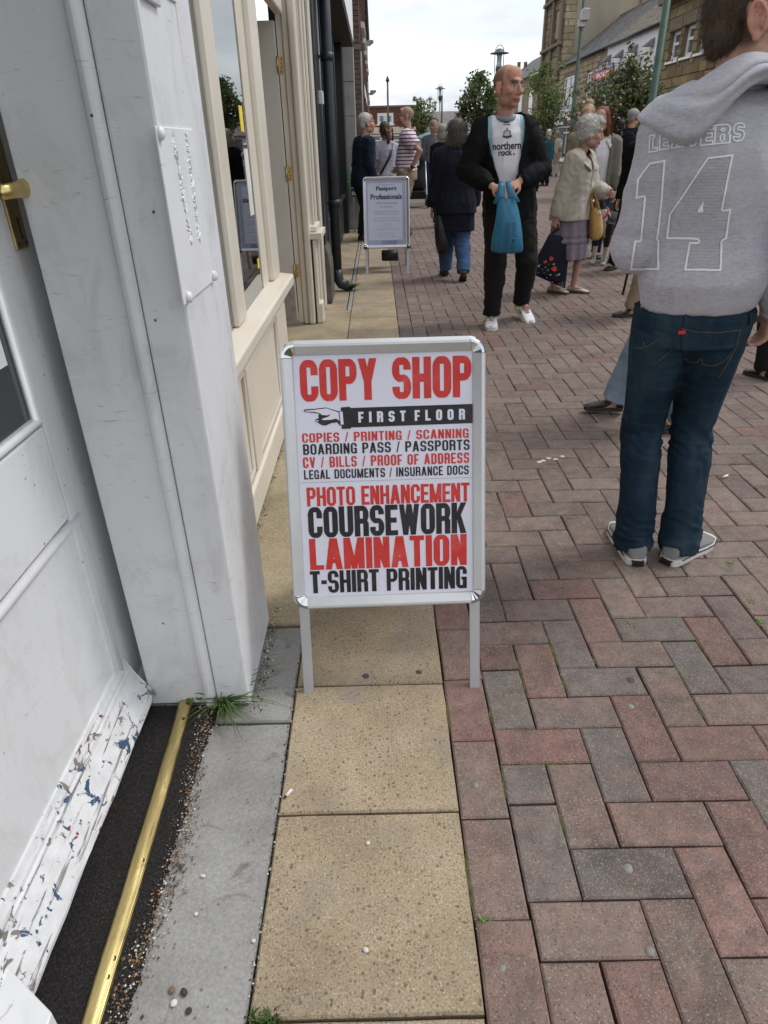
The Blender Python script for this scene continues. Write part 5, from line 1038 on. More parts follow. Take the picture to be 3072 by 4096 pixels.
for x, y, k, lab in ((1365, 1348, 26, 'moss tuft in a brick joint right of the front sign leg'), (1462, 1349, 22, 'moss tuft in a brick joint below the boy\'s right shoe'), (1620, 1300, 40, 'larger moss tuft in a brick joint near the right edge'), (1640, 1345, 34, 'nearer moss tuft in a brick joint at the right edge'), (1575, 1215, 26, 'moss tuft beside the toe of the boy\'s right shoe'), (1050, 1990, 20, 'moss tuft beside the nearest yellow slab')): blades('moss_tuft', lab, x, y, k, .018, .9, MG2, cat='moss').__setitem__('group', 'moss tufts in the brick joints')
c = atG(418, 1512, .01); t = thing('seedling', 'little broad leaved seedling sprouting at the end of the brass strip', 'weed', tuple(c)); rs_ = random.Random(2)
for k in range(8):
    a = rs_.uniform(0, 6.28); e = c+V((math.cos(a), math.sin(a)*.8, .5))*rs_.uniform(.008, .018); s_ = rs_.uniform(.006, .010); put('leaf', MB().add([e+V((s_*math.cos(q)*(1+.25*math.cos(2*q)), s_*math.sin(q), .003*math.sin(q*2))) for q in [k2*PI/4 for k2 in range(8)]]+[e-VZ*.002], [(k2, (k2+1) % 8, 8) for k2 in range(8)]), MG2, t)
put('stem', MB().tube([c-VZ*.01, c+VZ*.012], .0012, 5), MG1, t)
c = atG(500, 1495, .02); t = thing('seed_head', 'small dark round seed head beside the grass weed at the white pilaster', 'debris', tuple(c)); put('head', MB().ell(c, (.009, .008, .009)), pm('seed_dark', (.022, .012, .014), .7), t, smooth=True); put('stalk', MB().tube([c-VZ*.02, c], .0012, 5), MG3, t)
for x, y in ((1185, 990), (1200, 992), (1165, 998), (1215, 986), (1173, 995)): 
    q = atG(x, y); put('dropping', MB().ell((q.x, q.y, .0), (.012, .008, .0025)), pm('dropping_white', (.66, .66, .64), .8), pave, smooth=True)
q = atG(1564, 1032); t = thing('cigarette_butt', 'tan tipped cigarette end lying on the bricks right of the boy\'s jeans', 'cigarette butt', tuple(q)); put('paper', MB().tube([(q.x, q.y, .006), (q.x+.02, q.y+.012, .006)], .0045, 8), pm('paper_white', (.7, .68, .64), .8), t); put('filter', MB().tube([(q.x-.012, q.y-.007, .006), (q.x, q.y, .006)], .0046, 8), pm('filter_tan', (.55, .33, .14), .8), t)
# ================================================================== A-BOARDS
M_ALU = pm('anodised_aluminium', (.58, .59, .60), .33, .05, 9, .10, 300, metal=.45, spec=.5); M_CHROME = pm('chrome', (.72, .73, .75), .07, .03, 9, metal=1.)
M_LEGA = pm('leg_aluminium', (.46, .46, .47), .45, .06, 9, .1, 200, metal=.6)
b = NB('poster_film'); p = b.pos(); n = b.noise(b.pos((1, 1, .5)), 9, 5, .6, .5); b.bump(n, .12, .01); M_POST = b.set((.71, .70, .80), b.ramp(n, [(.35, .16), (.7, .34)]), 0, .5)
b = NB('print_red'); p = b.pos(); n = b.noise(p, 16, 5, .65, .8); c = b.ramp(n, [(.42, (.58, .030, .022)), (.60, (.61, .045, .04)), (.72, (.64, .10, .09))]); M_PRED = b.set(c, .33, 0, .3)
b = NB('print_black'); p = b.pos(); n = b.noise(p, 16, 5, .65, .8); c = b.ramp(n, [(.45, (.012, .011, .015)), (.75, (.035, .033, .038))]); M_PBLK = b.set(c, .33, 0, .3)
TH = math.atan(.315)
def aboard(label, cx, Y0, yaw, sc, sv=1.):
    """folding pavement sign; local plane u across, v up the leaning panel, n out of it"""
    t = thing('pavement_sign', label, 'pavement sign', (cx, Y0, 0)); Rz = Matrix.Rotation(yaw, 3, 'Z'); O = V((cx, Y0, 0))
    def F(u, v, n=0.):
        v = v*sv; return O+Rz @ V((u*sc, (v*math.sin(TH)-n*math.cos(TH))*sc, (v*math.cos(TH)+n*math.sin(TH))*sc))
    apex = .915
    def Bk(u, v, n=0.):
        v = (v-.004*min(1, max(0, v)/.2))*sv; return O+Rz @ V((u*sc, (2*apex*sv*math.sin(TH)+.004-v*math.sin(TH)+n*math.cos(TH))*sc, (v*math.cos(TH)+n*math.sin(TH))*sc))
    hw, v0, v1, fw_ = .2455, .243, .9055, .0315; cr = .036
    for Q, nm in ((F, ''), (Bk, 'back')):
        flip = Q is Bk
        def pr(name, pts, n0, n1, mat, bev=.0): 
            mb = MB(); k = len(pts); vs = [Q(a, b_, n0) for a, b_ in pts]+[Q(a, b_, n1) for a, b_ in pts]; fs = [tuple(range(k-1, -1, -1)), tuple(range(k, 2*k))]+[(i, (i+1) % k, k+(i+1) % k, k+i) for i in range(k)]
            if flip: fs = [tuple(reversed(f)) for f in fs]
            mb.add(vs, fs); return put(name, mb, mat, t, bevel=bev)
        def rail(u0, va, u1, vb, horiz):
            # snap profile: outer lip high, face sloping to the poster
            mb = MB(); k = 6; prof = [(0, -.004), (0, .012), (.004, .0165), (.010, .0165), (fw_-.003, .007), (fw_, -.004)]; vs = []
            for e in (0, 1):
                for a, n_ in prof:
                    if horiz == 'top': vs.append(Q(u0+(u1-u0)*e, va-a, n_))
                    elif horiz == 'bot': vs.append(Q(u0+(u1-u0)*e, va+a, n_))
                    elif horiz == 'left': vs.append(Q(u0+a, va+(vb-va)*e, n_))
                    else: vs.append(Q(u0-a, va+(vb-va)*e, n_))
            mb.add(vs, [(i, (i+1) % k, k+(i+1) % k, k+i) for i in range(k)]+[tuple(range(k-1, -1, -1)), tuple(range(k, 2*k))]); o = put('frame_rail', mb, M_ALU, t, bevel=.0012); 
            bm = bmesh.new(); bm.from_mesh(o.data); bmesh.ops.recalc_face_normals(bm, faces=bm.faces); bm.to_mesh(o.data); bm.free()
        rail(-hw+cr, v1, hw-cr, v1, 'top'); rail(-hw+cr, v0, hw-cr, v0, 'bot'); rail(-hw, v0+cr, -hw, v1-cr, 'left'); rail(hw, v0+cr, hw, v1-cr, 'right')
        for su, vv, dv in ((-1, v1, -1), (1, v1, -1), (-1, v0, 1), (1, v0, 1)):
            # rounded chrome corner swept about its inner point
            mb = MB(); cu, cv = su*(hw-cr), vv+dv*cr; k = 9; prof = [(cr-.0005-fw_*1.0, -.004), (cr-fw_+.003, .0078), (cr-.010, .0178), (cr-.004, .0178), (cr, .012), (cr, -.004)]; vs = []
            for i in range(k+1):
                a = PI/2*i/k
                for r, n_ in prof: vs.append(Q(cu+su*r*math.cos(a), cv-dv*r*math.sin(a), n_))
            m_ = len(prof); mb.add(vs, [(i*m_+j, i*m_+(j+1) % m_, (i+1)*m_+(j+1) % m_, (i+1)*m_+j) for i in range(k) for j in range(m_)]+[tuple(range(m_-1, -1, -1)), tuple(range(k*m_, (k+1)*m_))]); o = put('corner_cap', mb, M_CHROME, t, bevel=.0008)
            bm = bmesh.new(); bm.from_mesh(o.data); bmesh.ops.recalc_face_normals(bm, faces=bm.faces); bm.to_mesh(o.data); bm.free()
        pr('poster' if not flip else 'back_panel', [(-hw+fw_-.002, v0+fw_-.002), (hw-fw_+.002, v0+fw_-.002), (hw-fw_+.002, v1-fw_+.002), (-hw+fw_-.002, v1-fw_+.002)], -.004, .0, M_POST)
        for su in (-1, 1):
            a, b_ = su*(hw-.0115), su*(hw-.0375); l_ = pr('leg', [(a, 0), (b_, 0), (b_, v0+.012), (a, v0+.012)], -.016, -.0045, M_LEGA, .001)
    return t, F
t, F = aboard('silver A-board reading COPY SHOP FIRST FLOOR, standing over the yellow slabs in front', .0105, 1.312, .019, 1.0); sA = t
c0 = -.0105
def lines(t, F, spec):
    for txt, x0, x1, y0, y1, st, br, W, gap, mat, n_ in spec:
        me = quads_mesh(line_quads(txt, x0+c0, x1+c0, y0, y1, st, br, W, gap, 60 if y1-y0 > .06 else 40), lambda u, v: F(u, v, n_)); link('lettering', me, mat, t)
lines(t, F, [('COPY', -.1905, -.0045, .7665, .8650, .25, .175, .63, .045, M_PRED, .0008), ('SHOP', .0320, .2235, .7665, .8650, .25, .175, .63, .05, M_PRED, .0008),
 ('COPIES / PRINTING / SCANNING', -.1925, .2165, .6675, .6905, .20, .16, .58, .12, M_PRED, .0008), ('BOARDING PASS / PASSPORTS', -.1915, .2187, .6375, .6635, .20, .155, .60, .12, M_PBLK, .0008),
 ('CV / BILLS / PROOF OF ADDRESS', -.1935, .2175, .6050, .6315, .19, .15, .55, .12, M_PRED, .0008), ('LEGAL DOCUMENTS / INSURANCE DOCS', -.1925, .2165, .5765, .5995, .20, .16, .60, .12, M_PBLK, .0008),
 ('PHOTO ENHANCEMENT', -.1885, .2180, .5080, .5560, .235, .15, .62, .06, M_PRED, .0008), ('COURSEWORK', -.1885, .2100, .4270, .5060, .245, .165, .64, .055, M_PBLK, .0008),
 ('LAMINATION', -.1890, .2105, .3430, .4245, .245, .155, .62, .06, M_PRED, .0008), ('T-SHIRT PRINTING', -.1910, .2105, .2810, .3400, .235, .15, .60, .06, M_PBLK, .0008)])
def flat(t, F, name, poly, mat, n_):
    me = MB(); me.add([F(a+c0, b_, n_) for a, b_ in poly], [tuple(range(len(poly)))]); return put(name, me, mat, t)
flat(t, F, 'sleeve_band', [(-.0950, .7010), (.2265, .7030), (.2265, .7495), (-.0950, .7485)], M_PBLK, .0006)
flat(t, F, 'cuff', [(-.0945, .6985), (-.072, .6985), (-.072, .7515), (-.0945, .7505)], M_PBLK, .0009)
lines(t, F, [('FIRST', -.0530, .0625, .7125, .7385, .23, .19, .56, .50, M_POST, .0012), ('FLOOR', .0845, .2075, .7125, .7385, .23, .19, .56, .50, M_POST, .0012)])
def hp(x, y): return (-.1865+(x-215)*.000330, .7505-(y-583)*.000297)
flat(t, F, 'hand_outline', [hp(*q) for q in ((218, 598), (232, 590), (300, 588), (385, 580), (425, 596), (478, 614), (505, 612), (505, 735), (478, 728), (462, 704), (420, 708), (372, 728), (345, 722), (318, 700), (300, 690), (303, 676), (330, 662), (322, 648), (334, 632), (300, 622), (240, 614), (222, 608))], M_PBLK, .0007)
flat(t, F, 'hand_fill', [hp(*q) for q in ((226, 601), (300, 596), (388, 587), (425, 603), (474, 622), (480, 690), (455, 672), (420, 680), (380, 682), (345, 678), (360, 668), (400, 655), (418, 634), (392, 644), (352, 640), (340, 626), (296, 612), (236, 608))], M_POST, .0011)
flat(t, F, 'hand_fill', [hp(*q) for q in ((306, 683), (318, 680), (330, 684), (320, 690), (308, 690))], M_POST, .0011)
flat(t, F, 'cuff_fill', [hp(*q) for q in ((482, 620), (505, 616), (509, 722), (488, 724))], M_POST, .0013)
flat(t, F, 'sheet_join', [(-.214+.003, .5680), (.226, .5680), (.226, .5692), (-.211, .5692)], pm('join_grey', (.40, .40, .46), .4), .0008)
# ---- the second board, further along
pL, pR = atG(788, 589), atG(885, 590); t, F = aboard('silver A-board reading Passport Professionals, farther up beside the drainpipe', (pL.x+pR.x)/2+.004, 7.86, -.01, 1.045, 1.07)
flat(t, F, 'poster_border', [(-.213, .276), (.213, .276), (.213, .873), (-.213, .873)], pm('poster_mauve', (.40, .42, .60), .35, .12, 6), .0006); flat(t, F, 'poster_sheet', [(-.185, .320), (.180, .320), (.180, .850), (-.185, .850)], pm('poster_lilac', (.60, .62, .74), .35, .03, 3), .0012)
flat(t, F, 'weight_patch', [(-.05, .276), (.115, .276), (.115, .315), (-.05, .315)], pm('patch_blue', (.20, .27, .42), .4), .0014); M_PN = pm('print_navy', (.035, .055, .12), .4, .05); M_PGR = pm('print_grey', (.22, .24, .36), .4, .05)
for txt, u0, u1, v0_, v1_, mt, bo in (('Photography', -.085, .085, .826, .838, M_PGR, .0), ('Passport', -.106, .111, .768, .820, M_PN, .04), ('Professionals', -.166, .166, .698, .750, M_PN, .04), ('100% Guaranteed', -.11, .115, .655, .678, M_PGR, .006), ('ID Pictures', -.062, .065, .622, .642, M_PGR, .006),
    ('Children & Staff catered for', -.13, .13, .578, .594, M_PGR, 0), ('wheelchair access on request', -.135, .135, .556, .571, M_PGR, 0), ('For Saturday please book an', -.13, .13, .516, .531, M_PGR, 0), ('appointment to avoid waiting', -.13, .135, .493, .508, M_PGR, 0), ('Only', -.02, .02, .462, .474, M_PGR, 0), ('\u00a35 per person', -.06, .06, .438, .451, M_PGR, 0), ('with 4 identical photos provided', -.14, .14, .414, .428, M_PGR, 0), ('Have your photos taken', -.09, .09, .380, .391, M_PGR, 0), ('while you wait', -.075, .075, .362, .373, M_PGR, 0), ('please ask inside for details', -.10, .10, .344, .355, M_PGR, 0)):
    font_text('lettering', txt, lambda u, v: F(u, v, .0018), u0+c0*0, u1, v0_, v1_, mt, t, bo)
for su in (-1, 1): flat(t, F, 'corner_dark', [(su*.21+.0105, .235), (su*.252+.0105, .235), (su*.252+.0105, .258), (su*.21+.0105, .258)], M_BLACK, .019)
wb = MB(); c = F(.03, .19, -.10); wb.tube([c+V((-.095, 0, 0)), c+V((-.085, 0, 0)), c+V((.085, 0, 0)), c+V((.095, 0, 0))], [(.03, .045), (.06, .06), (.06, .06), (.03, .045)], 14, (0, 1, 0)); put('weight_bag', wb, pm('bag_black', (.014, .014, .016), .5, .3, 20, .2, 40), t, smooth=True)
# ================================================================== PEOPLE
SKIN = [(.42, .225, .155), (.47, .26, .185), (.36, .19, .13)]
b = NB('skin'); t = b.attr('col'); p = b.pos(obj=True); c = b.mix(1, t, b.ramp(b.noise(p, 60, 4), [(.3, .88), (.7, 1.10)]), 'MULTIPLY'); b.bump(b.noise(p, 260, 3), .12, .002)
M_SKIN = b.set(c, .62, 0, .25, Subsurface_Weight=.08, Subsurface_Radius=(.01, .004, .002), Subsurface_Scale=.6)
def hairmat(name, col, rough=.55):
    if name in MATS: return MATS[name]
    b = NB(name); p = b.pos((1, 1, .18), obj=True); n = b.noise(p, 190, 4, .6); n2 = b.noise(p, 18, 4)
    c = b.ramp(n, [(.3, tuple(x*.55 for x in col)), (.7, tuple(min(1, x*1.3) for x in col))]); c = b.mix(1, c, b.ramp(n2, [(.3, .8), (.7, 1.15)]), 'MULTIPLY'); b.bump(n, .6, .004); MATS[name] = b.set(c, rough, 0, .35); return MATS[name]
def remesh(mb, voxel, smooth=2, disp=None, sf=.5):
    me = mb.mesh('tmp'); o = bpy.data.objects.new('tmp', me); COL.objects.link(o)
    m = o.modifiers.new('r', 'REMESH'); m.mode = 'VOXEL'; m.voxel_size = voxel; m.use_smooth_shade = True
    if smooth: s = o.modifiers.new('s', 'SMOOTH'); s.factor = sf; s.iterations = smooth
    dg = bpy.context.evaluated_depsgraph_get(); r = bpy.data.meshes.new_from_object(o.evaluated_get(dg)); bpy.data.objects.remove(o); bpy.data.meshes.remove(me)
    if disp:
        n = len(r.vertices); co = np.empty(n*3, np.float32); no = np.empty(n*3, np.float32); r.vertices.foreach_get('co', co); r.vertices.foreach_get('normal', no); co = co.reshape(-1, 3); no = no.reshape(-1, 3)
        d = np.array([disp(Vector(c)) for c in co.tolist()], np.float32); co = co+no*d[:, None]; r.vertices.foreach_set('co', co.ravel()); r.update()
    return r
def cut(me, keep):
    bm = bmesh.new(); bm.from_mesh(me); bm.normal_update(); bmesh.ops.delete(bm, geom=[f for f in bm.faces if not keep(f.calc_center_median(), f.normal)], context='FACES'); bl = [v for v in bm.verts if v.is_boundary]
    for _ in range(10):
        nw = {v: sum((e.other_vert(v).co for e in v.link_edges if e.is_boundary), Vector())/max(1, sum(1 for e in v.link_edges if e.is_boundary)) for v in bl}
        for v, c in nw.items(): v.co = v.co.lerp(c, .6)
    bm.to_mesh(me); bm.free(); me.update(); return me
def folds(a=.006, f=(9, 9, 9), seed=0., a2=.0):
    """soft ridged creases"""
    def d(p):
        q = Vector((p.x*f[0]+seed, p.y*f[1]+seed*2, p.z*f[2])); n = noise.noise(q); r = (1-abs(noise.noise(q*1.9+Vector((5, 1, 2)))))**3
        return a*(n*.8+r*.7-.35)+a2*noise.noise(q*3.3)
    return d
def ik(a, b_, l1, l2, hint):
    """elbow or knee position"""
    a, b_, hint = V(a), V(b_), V(hint); d = b_-a; L_ = min(d.length, (l1+l2)*.999); d.normalize(); b2 = a+d*L_; x = (l1*l1-l2*l2+L_*L_)/(2*L_); h = math.sqrt(max(0, l1*l1-x*x)); n = hint-d*hint.dot(d)
    n = n.normalized() if n.length > 1e-5 else d.orthogonal().normalized(); return a+d*x+n*h, b2
class Person:
    """local frame: x right, y forward, z up, origin on the ground"""
    def __init__(s, label, x, y, yaw, H, girth=1., sw=1., lean=(0, 0), shift=(0, 0), feet=None, footdir=(6, -6), hands=None, elbow=None, hyaw=0, hpitch=0, htilt=0, voxel=.012, knee=None, hipz=.53, stoop=0., headk=1.2, group=None, z=0.):
        H = H/(.897+.127*headk)
        s.t = thing('person', label, 'person', (x, y, z), R(yaw), group); s.H = H; s.g = girth; s.vox = voxel; h = H
        s.pel = V((shift[0], shift[1], hipz*h)); sh = V((lean[0], lean[1], 0)); s.che = s.pel+V((sh.x*.6, sh.y*.6, .20*h)); s.nb = s.pel+V((sh.x, sh.y+.0*h, .315*h-stoop*.3)); s.shz = .285*h-stoop*.2
        s.sh = [s.pel+V((sg*.106*h*sw+sh.x*.92, sh.y*.92, s.shz)) for sg in (-1, 1)]; s.sw = sw
        s.hip = [s.pel+V((sg*.052*h*girth**.5, 0, -.01*h)) for sg in (-1, 1)]
        feet = feet or ((-.055*h, 0, 0), (.055*h, 0, 0)); s.foot = [V(f) for f in feet]; s.fd = [R(a) for a in footdir]; s.ank = [f+V((0, 0, .048*h)) for f in s.foot]; s.knee = []
        for k in (0, 1):
            kn, an = ik(s.hip[k], s.ank[k], .245*h, .24*h, (knee or ((0, 1, 0), (0, 1, 0)))[k]); s.knee.append(kn); s.ank[k] = an
        hands = hands or (None, None); elbow = elbow or ((-.4, -1, 0), (.4, -1, 0)); s.wr = []; s.el = []; s.hdir = []
        for k in (0, 1):
            sg = (-1, 1)[k]; tgt = V(hands[k]) if hands[k] is not None else s.sh[k]+V((sg*.045*h, .03*h, -.33*h)); e, w_ = ik(s.sh[k], tgt, .175*h, .155*h, elbow[k]); s.el.append(e); s.wr.append(w_); s.hdir.append((w_-e).normalized())
        s.hh = .131*h*headk; s.hR = Matrix.Rotation(R(hyaw), 3, 'Z') @ Matrix.Rotation(R(hpitch), 3, 'X') @ Matrix.Rotation(R(htilt), 3, 'Y'); s.hc = s.nb+V((0, .022*h+stoop*.25, .052*h))+s.hR @ V((0, .01*h, s.hh*.47))-V((0, .01*h, 0))
        s.k = s.hh/.23
    def HD(s, p): return s.hc+s.hR @ (V(p)*s.k)
    # ---- primitives added to a builder
    def add_torso(s, mb, e=0., zlo=.46, flare=0., top=True, belly=0., seg=18):
        h, g = s.H, s.g; P = []; Rr = []
        for f, rx, ry, yo in ((-.07, .094, .068, -.004), (0, .097, .069, -.004), (.075, .088, .062+belly, .002+belly*.6), (.145, .092, .063+belly*.7, .002+belly*.4), (.21, .099, .067, -.002), (.265, .100, .062, -.006), (.295, .082, .050, -.006), (.318, .052, .042, -.003)):
            if f < (zlo-.53): continue
            tt = max(0, min(1, f/.315)); P.append(s.pel.lerp(s.nb, tt) if f >= 0 else s.pel+V((0, 0, f*h))); P[-1] = V((P[-1].x, P[-1].y+yo*h, s.pel.z+f*h*((s.nb.z-s.pel.z)/(.315*h)) if f >= 0 else P[-1].z)); fl = flare*max(0, (.12-f))*3
            Rr.append(((rx*(g if f < .24 else g**.5)*(s.sw**.6 if f > .15 else 1)+fl)*h+e, (ry*g+fl)*h+e))
        mb.tube(P, Rr, seg, (1, 0, 0), p=2.35)
        # shoulder slope
        for k in (0, 1): mb.tube([s.nb+V((0, -.004*h, -.018*h)), s.nb.lerp(s.sh[k], .55)+V((0, -.004*h, -.003*h)), s.sh[k]+V((0, 0, -.008*h))], [.040*h+e, .040*h+e, .036*h+e], 12)
    def add_arm(s, mb, k, e=0., to=1., cuff=None, fat=1.):
        h = s.H; S, E, W_ = s.sh[k], s.el[k], s.wr[k]; f = s.g**.4*fat
        pts = [S+V((0, 0, -.005*h)), S.lerp(E, .35), S.lerp(E, .75), E, E.lerp(W_, .3), E.lerp(W_, .7), W_]; rr = [.036*f, .032*f, .027*f, .0255*f, .0255*f, .0205*f, .0165*f]; n = {1.: 7, .5: 3, .62: 4}.get(to, 7)
        if to == .5: pts[2] = S.lerp(E, .68)
        R_ = [r*h+e for r in rr]
        if cuff is not None and to == 1.: R_[6] = cuff; pts[6] = E.lerp(W_, .97)
        mb.tube(pts[:n], R_[:n], 12); mb.ell(S, (R_[0], R_[0], R_[0])); 
        if n > 4: mb.ell(E, (R_[3]*1.02,)*3)
    def add_leg(s, mb, k, e=0., hem=None, wide=1., to=1., drop=0.):
        h, g = s.H, s.g**.7; Hp, K_, A = s.hip[k], s.knee[k], s.ank[k]; Q = lambda t: K_.lerp(A, t)
        pts = [Hp+V((0, 0, .02*h)), Hp.lerp(K_, .25), Hp.lerp(K_, .65), K_, Q(.3), Q(.65), Q(.98)+V((0, 0, -drop))]; rr = [.060*g, .056*g, .044*g*wide**.5, .036*wide, .036*wide, .030*wide, .024*wide]; R_ = [r*h+e for r in rr]
        if hem: R_[6] = hem; R_[5] = max(R_[5], hem*.92)
        n = 7 if to == 1. else (4 if to > .5 else 3); mb.tube(pts[:n], R_[:n], 14); 
        if n > 3: mb.ell(K_, (R_[3],)*3)
    def add_hand(s, mb, k, curl=.5, dirv=None, palm=None, fist=False):
        """palm, four unequal fingers with two bends and a thumb from the side of the palm"""
        u = s.H*.108/.19; D = (V(dirv) if dirv is not None else s.hdir[k]).normalized(); sg = (-1, 1)[k]; N_ = V(palm) if palm is not None else V((-sg, .15, 0)); N_ = (N_-D*N_.dot(D)).normalized(); A = D.cross(N_).normalized()
        if A.y < 0: A = -A                      # thumb side points forward
        W_ = s.wr[k]; mb.tube([W_-D*.02*u, W_+D*.02*u, W_+D*.06*u, W_+D*.092*u], [(.026*u, .018*u), (.030*u, .017*u), (.040*u, .016*u), (.039*u, .013*u)], 10, A)
        for i, (off, ln) in enumerate(((.030, .074), (.010, .083), (-.010, .077), (-.029, .060))):
            b0 = W_+D*.085*u+A*off*u; c1 = curl*(1.0+.12*i); d1 = (D*math.cos(c1)+N_*math.sin(c1)); d2 = (D*math.cos(c1*1.9)+N_*math.sin(c1*1.9)); d3 = (D*math.cos(c1*2.5)+N_*math.sin(c1*2.5)); p1 = b0+d1*ln*.45*u; p2 = p1+d2*ln*.32*u; p3 = p2+d3*ln*.24*u
            mb.tube([b0-D*.02*u, b0, p1, p2, p3], [.0095*u, .0098*u, .0088*u, .0080*u, .0062*u], 7)
        t0 = W_+D*.025*u+A*.026*u; t1 = t0+(D*.6+A*.65+N_*.35)*.040*u; t2 = t1+(D*.85+A*.1+N_*.55)*.032*u; t3 = t2+(D*.8-A*.15+N_*.6)*.022*u; mb.tube([t0-D*.01*u, t0, t1, t2, t3], [.012*u, .0135*u, .0108*u, .0098*u, .0072*u], 7)
    def add_head(s, mb, ear=1., female=False, jaw=1.):
        k = s.k; E_ = lambda c, r, rot=None: mb.ell(s.HD(c), tuple(x*k for x in r), (s.hR @ rot) if rot is not None else s.hR, 16, 11)
        E_((0, -.016, .034), (.075, .094, .082)); E_((0, .022, -.030), (.062*jaw, .066, .080)); E_((0, .060, -.098), (.026*jaw, .024, .021)); E_((0, .083, .022), (.046, .012, .012)); E_((0, .050, .056), (.058, .030, .046))
        for sg in (-1, 1):
            E_((sg*.040*jaw, .010, -.072), (.026, .045, .030)); E_((sg*.042, .056, -.026), (.025, .026, .024)); E_((sg*.012, .094, -.042), (.0085, .0095, .008)); E_((sg*.031, .0745, -.002), (.0145, .012, .0115))
            rot = Matrix.Rotation(sg*R(22), 3, 'Z')
            if ear: E_((sg*.079, -.010, -.010), (.0075*ear, .019, .033), rot); E_((sg*.076, .0, -.030), (.006, .011, .012), rot)
        mb.tube([s.HD((0, .086, .012)), s.HD((0, .096, -.012)), s.HD((0, .108, -.036)), s.HD((0, .094, -.050))], [(.008*k, .008*k), (.010*k, .010*k), (.013*k, .011*k), (.008*k, .006*k)], 9)
        E_((0, .0865, -.069), (.022, .010, .006)); E_((0, .0845, -.079), (.019, .010, .0065))
        mb.tube([s.nb+V((0, -.004*s.H, -.03*s.H)), s.nb+V((0, 0, .015*s.H)), s.hc+s.hR @ V((0, -.018, -.055))*k, s.hc+s.hR @ V((0, -.012, .0))*k], [.042*s.H*(.86 if female else 1), .036*s.H*(.84 if female else 1), .034*s.H*(.86 if female else 1), .03*s.H], 14)
    def body(s, skin, hair=(.05, .035, .025), stub=None, hands=True, curl=(.5, .5), hdirs=(None, None), palms=(None, None), vox=None, female=False, brow=.75, legs=True, arms=True, lips=(.40, .13, .11), ear=1., shade=0., headvox=None):
        mb = MB(); s.add_torso(mb, -.024*s.H/1.7, .5); s.add_head(mb, ear, female)
        for k in (0, 1):
            s.add_arm(mb, k, -.002); s.add_hand(mb, k, curl[k], hdirs[k], palms[k])
            if legs: s.add_leg(mb, k, -.008); mb.tube([s.ank[k]+V((0, 0, .02*s.H)), s.ank[k]+V((0, 0, -.02*s.H)), s.foot[k]+V((.06*s.H*math.sin(-s.fd[k]), .06*s.H*math.cos(s.fd[k]), .02*s.H))], [.024*s.H, .026*s.H, .018*s.H], 8)
        me = remesh(mb, vox or s.vox, 2); n = len(me.vertices); co = np.empty(n*3, np.float32); me.vertices.foreach_get('co', co); co = co.reshape(-1, 3)
        Ri = np.array(s.hR.inverted()); q = ((co-np.array(s.hc)) @ Ri.T)/s.k; col = np.tile(np.array(skin, np.float32), (n, 1)); x, y, z = np.abs(q[:, 0]), q[:, 1], q[:, 2]; hd = (q[:, 2] > -.125) & (np.hypot(q[:, 0], q[:, 1]) < .14)
        def paint(m, c, a): col[m] = col[m]*(1-a)+np.array(c, np.float32)*a
        paint(hd & (x > .025) & (x < .06) & (y > .03) & (z > -.05) & (z < -.01), (.48, .18, .14), .28); paint(hd & (y > .098) & (z < -.02), (.50, .20, .15), .3); paint(hd & (x > .066) & (np.abs(y+.01) < .035), (.52, .22, .17), .35)
        if stub is not None: paint(hd & (y > -.01) & (z < -.045) & ~((x < .02) & (z > -.062)), stub, .28)
        paint(hd & (y > .055) & (x > .012) & (x < .054) & (np.abs(z-.021+.10*np.abs(x-.032)) < .0075), hair, brow); paint(hd & (y > .070) & (x < .024) & (np.abs(z+.074) < .0105), lips, .75); paint(hd & (y > .070) & (x < .022) & (np.abs(z+.0735) < .0026), (.10, .03, .03), .7)
        ex = np.hypot(x-.031, (z+.002)*1.5); paint(hd & (y > .066) & (ex < .0125), (.46, .40, .37), .85); paint(hd & (y > .066) & (np.hypot(x-.031, z+.002) < .0062), (.03, .025, .022), .95); paint(hd & (y > .06) & (x > .016) & (x < .047) & (np.abs(z-.0085) < .0032), (.07, .04, .03), .75)
        s.q = q; s.col = col; s.hd = hd; s.bme = me
        return me
    def finish(s, me, extra=None):
        if extra: extra(s)
        a = me.color_attributes.new('col', 'FLOAT_COLOR', 'POINT'); a.data.foreach_set('color', np.hstack([s.col, np.ones((len(s.col), 1), np.float32)]).astype(np.float32).ravel()); return link('body', me, M_SKIN, s.t, smooth=True, local=True)
    def stubble(s, c, a=.8, front=.02, low=-.03, crown=1.):
        """close cropped hair pigment on sides and back, thinner on top"""
        q = s.q; sm = lambda v, w_: np.clip(v/w_+.5, 0, 1); X_ = np.abs(q[:, 0]); nz = np.array([noise.noise(Vector((a_*60, b_*60, c_*60))) for a_, b_, c_ in q.tolist()], np.float32)*.006
        m = sm(front-q[:, 1]+nz-.35*np.clip(q[:, 2]-.06, 0, 1), .022)*sm(q[:, 2]-low-.75*np.clip(q[:, 1]+.015, 0, 1)+nz, .024)*s.hd; earz = (X_ > .069) & (np.abs(q[:, 1]+.006) < .034) & (q[:, 2] < .026); m = np.where(earz, 0, m); top = sm(q[:, 2]-.080-.3*np.clip(-q[:, 1]-.05, 0, 1), .03); m = m*a*(1-top*(1-crown)); s.col[:] = s.col*(1-m[:, None])+np.array(c, np.float32)*m[:, None]
    def garment(s, name, mb, mat, voxel=None, smooth=2, disp=None, keep=None, thick=0., label=None):
        me = remesh(mb, voxel or s.vox, smooth, disp)
        if keep: cut(me, keep)
        o = link(name, me, mat, s.t, smooth=True, local=True)
        if thick: m = o.modifiers.new('thick', 'SOLIDIFY'); m.thickness = thick; m.offset = -1
        if label: o['label'] = label
        return o
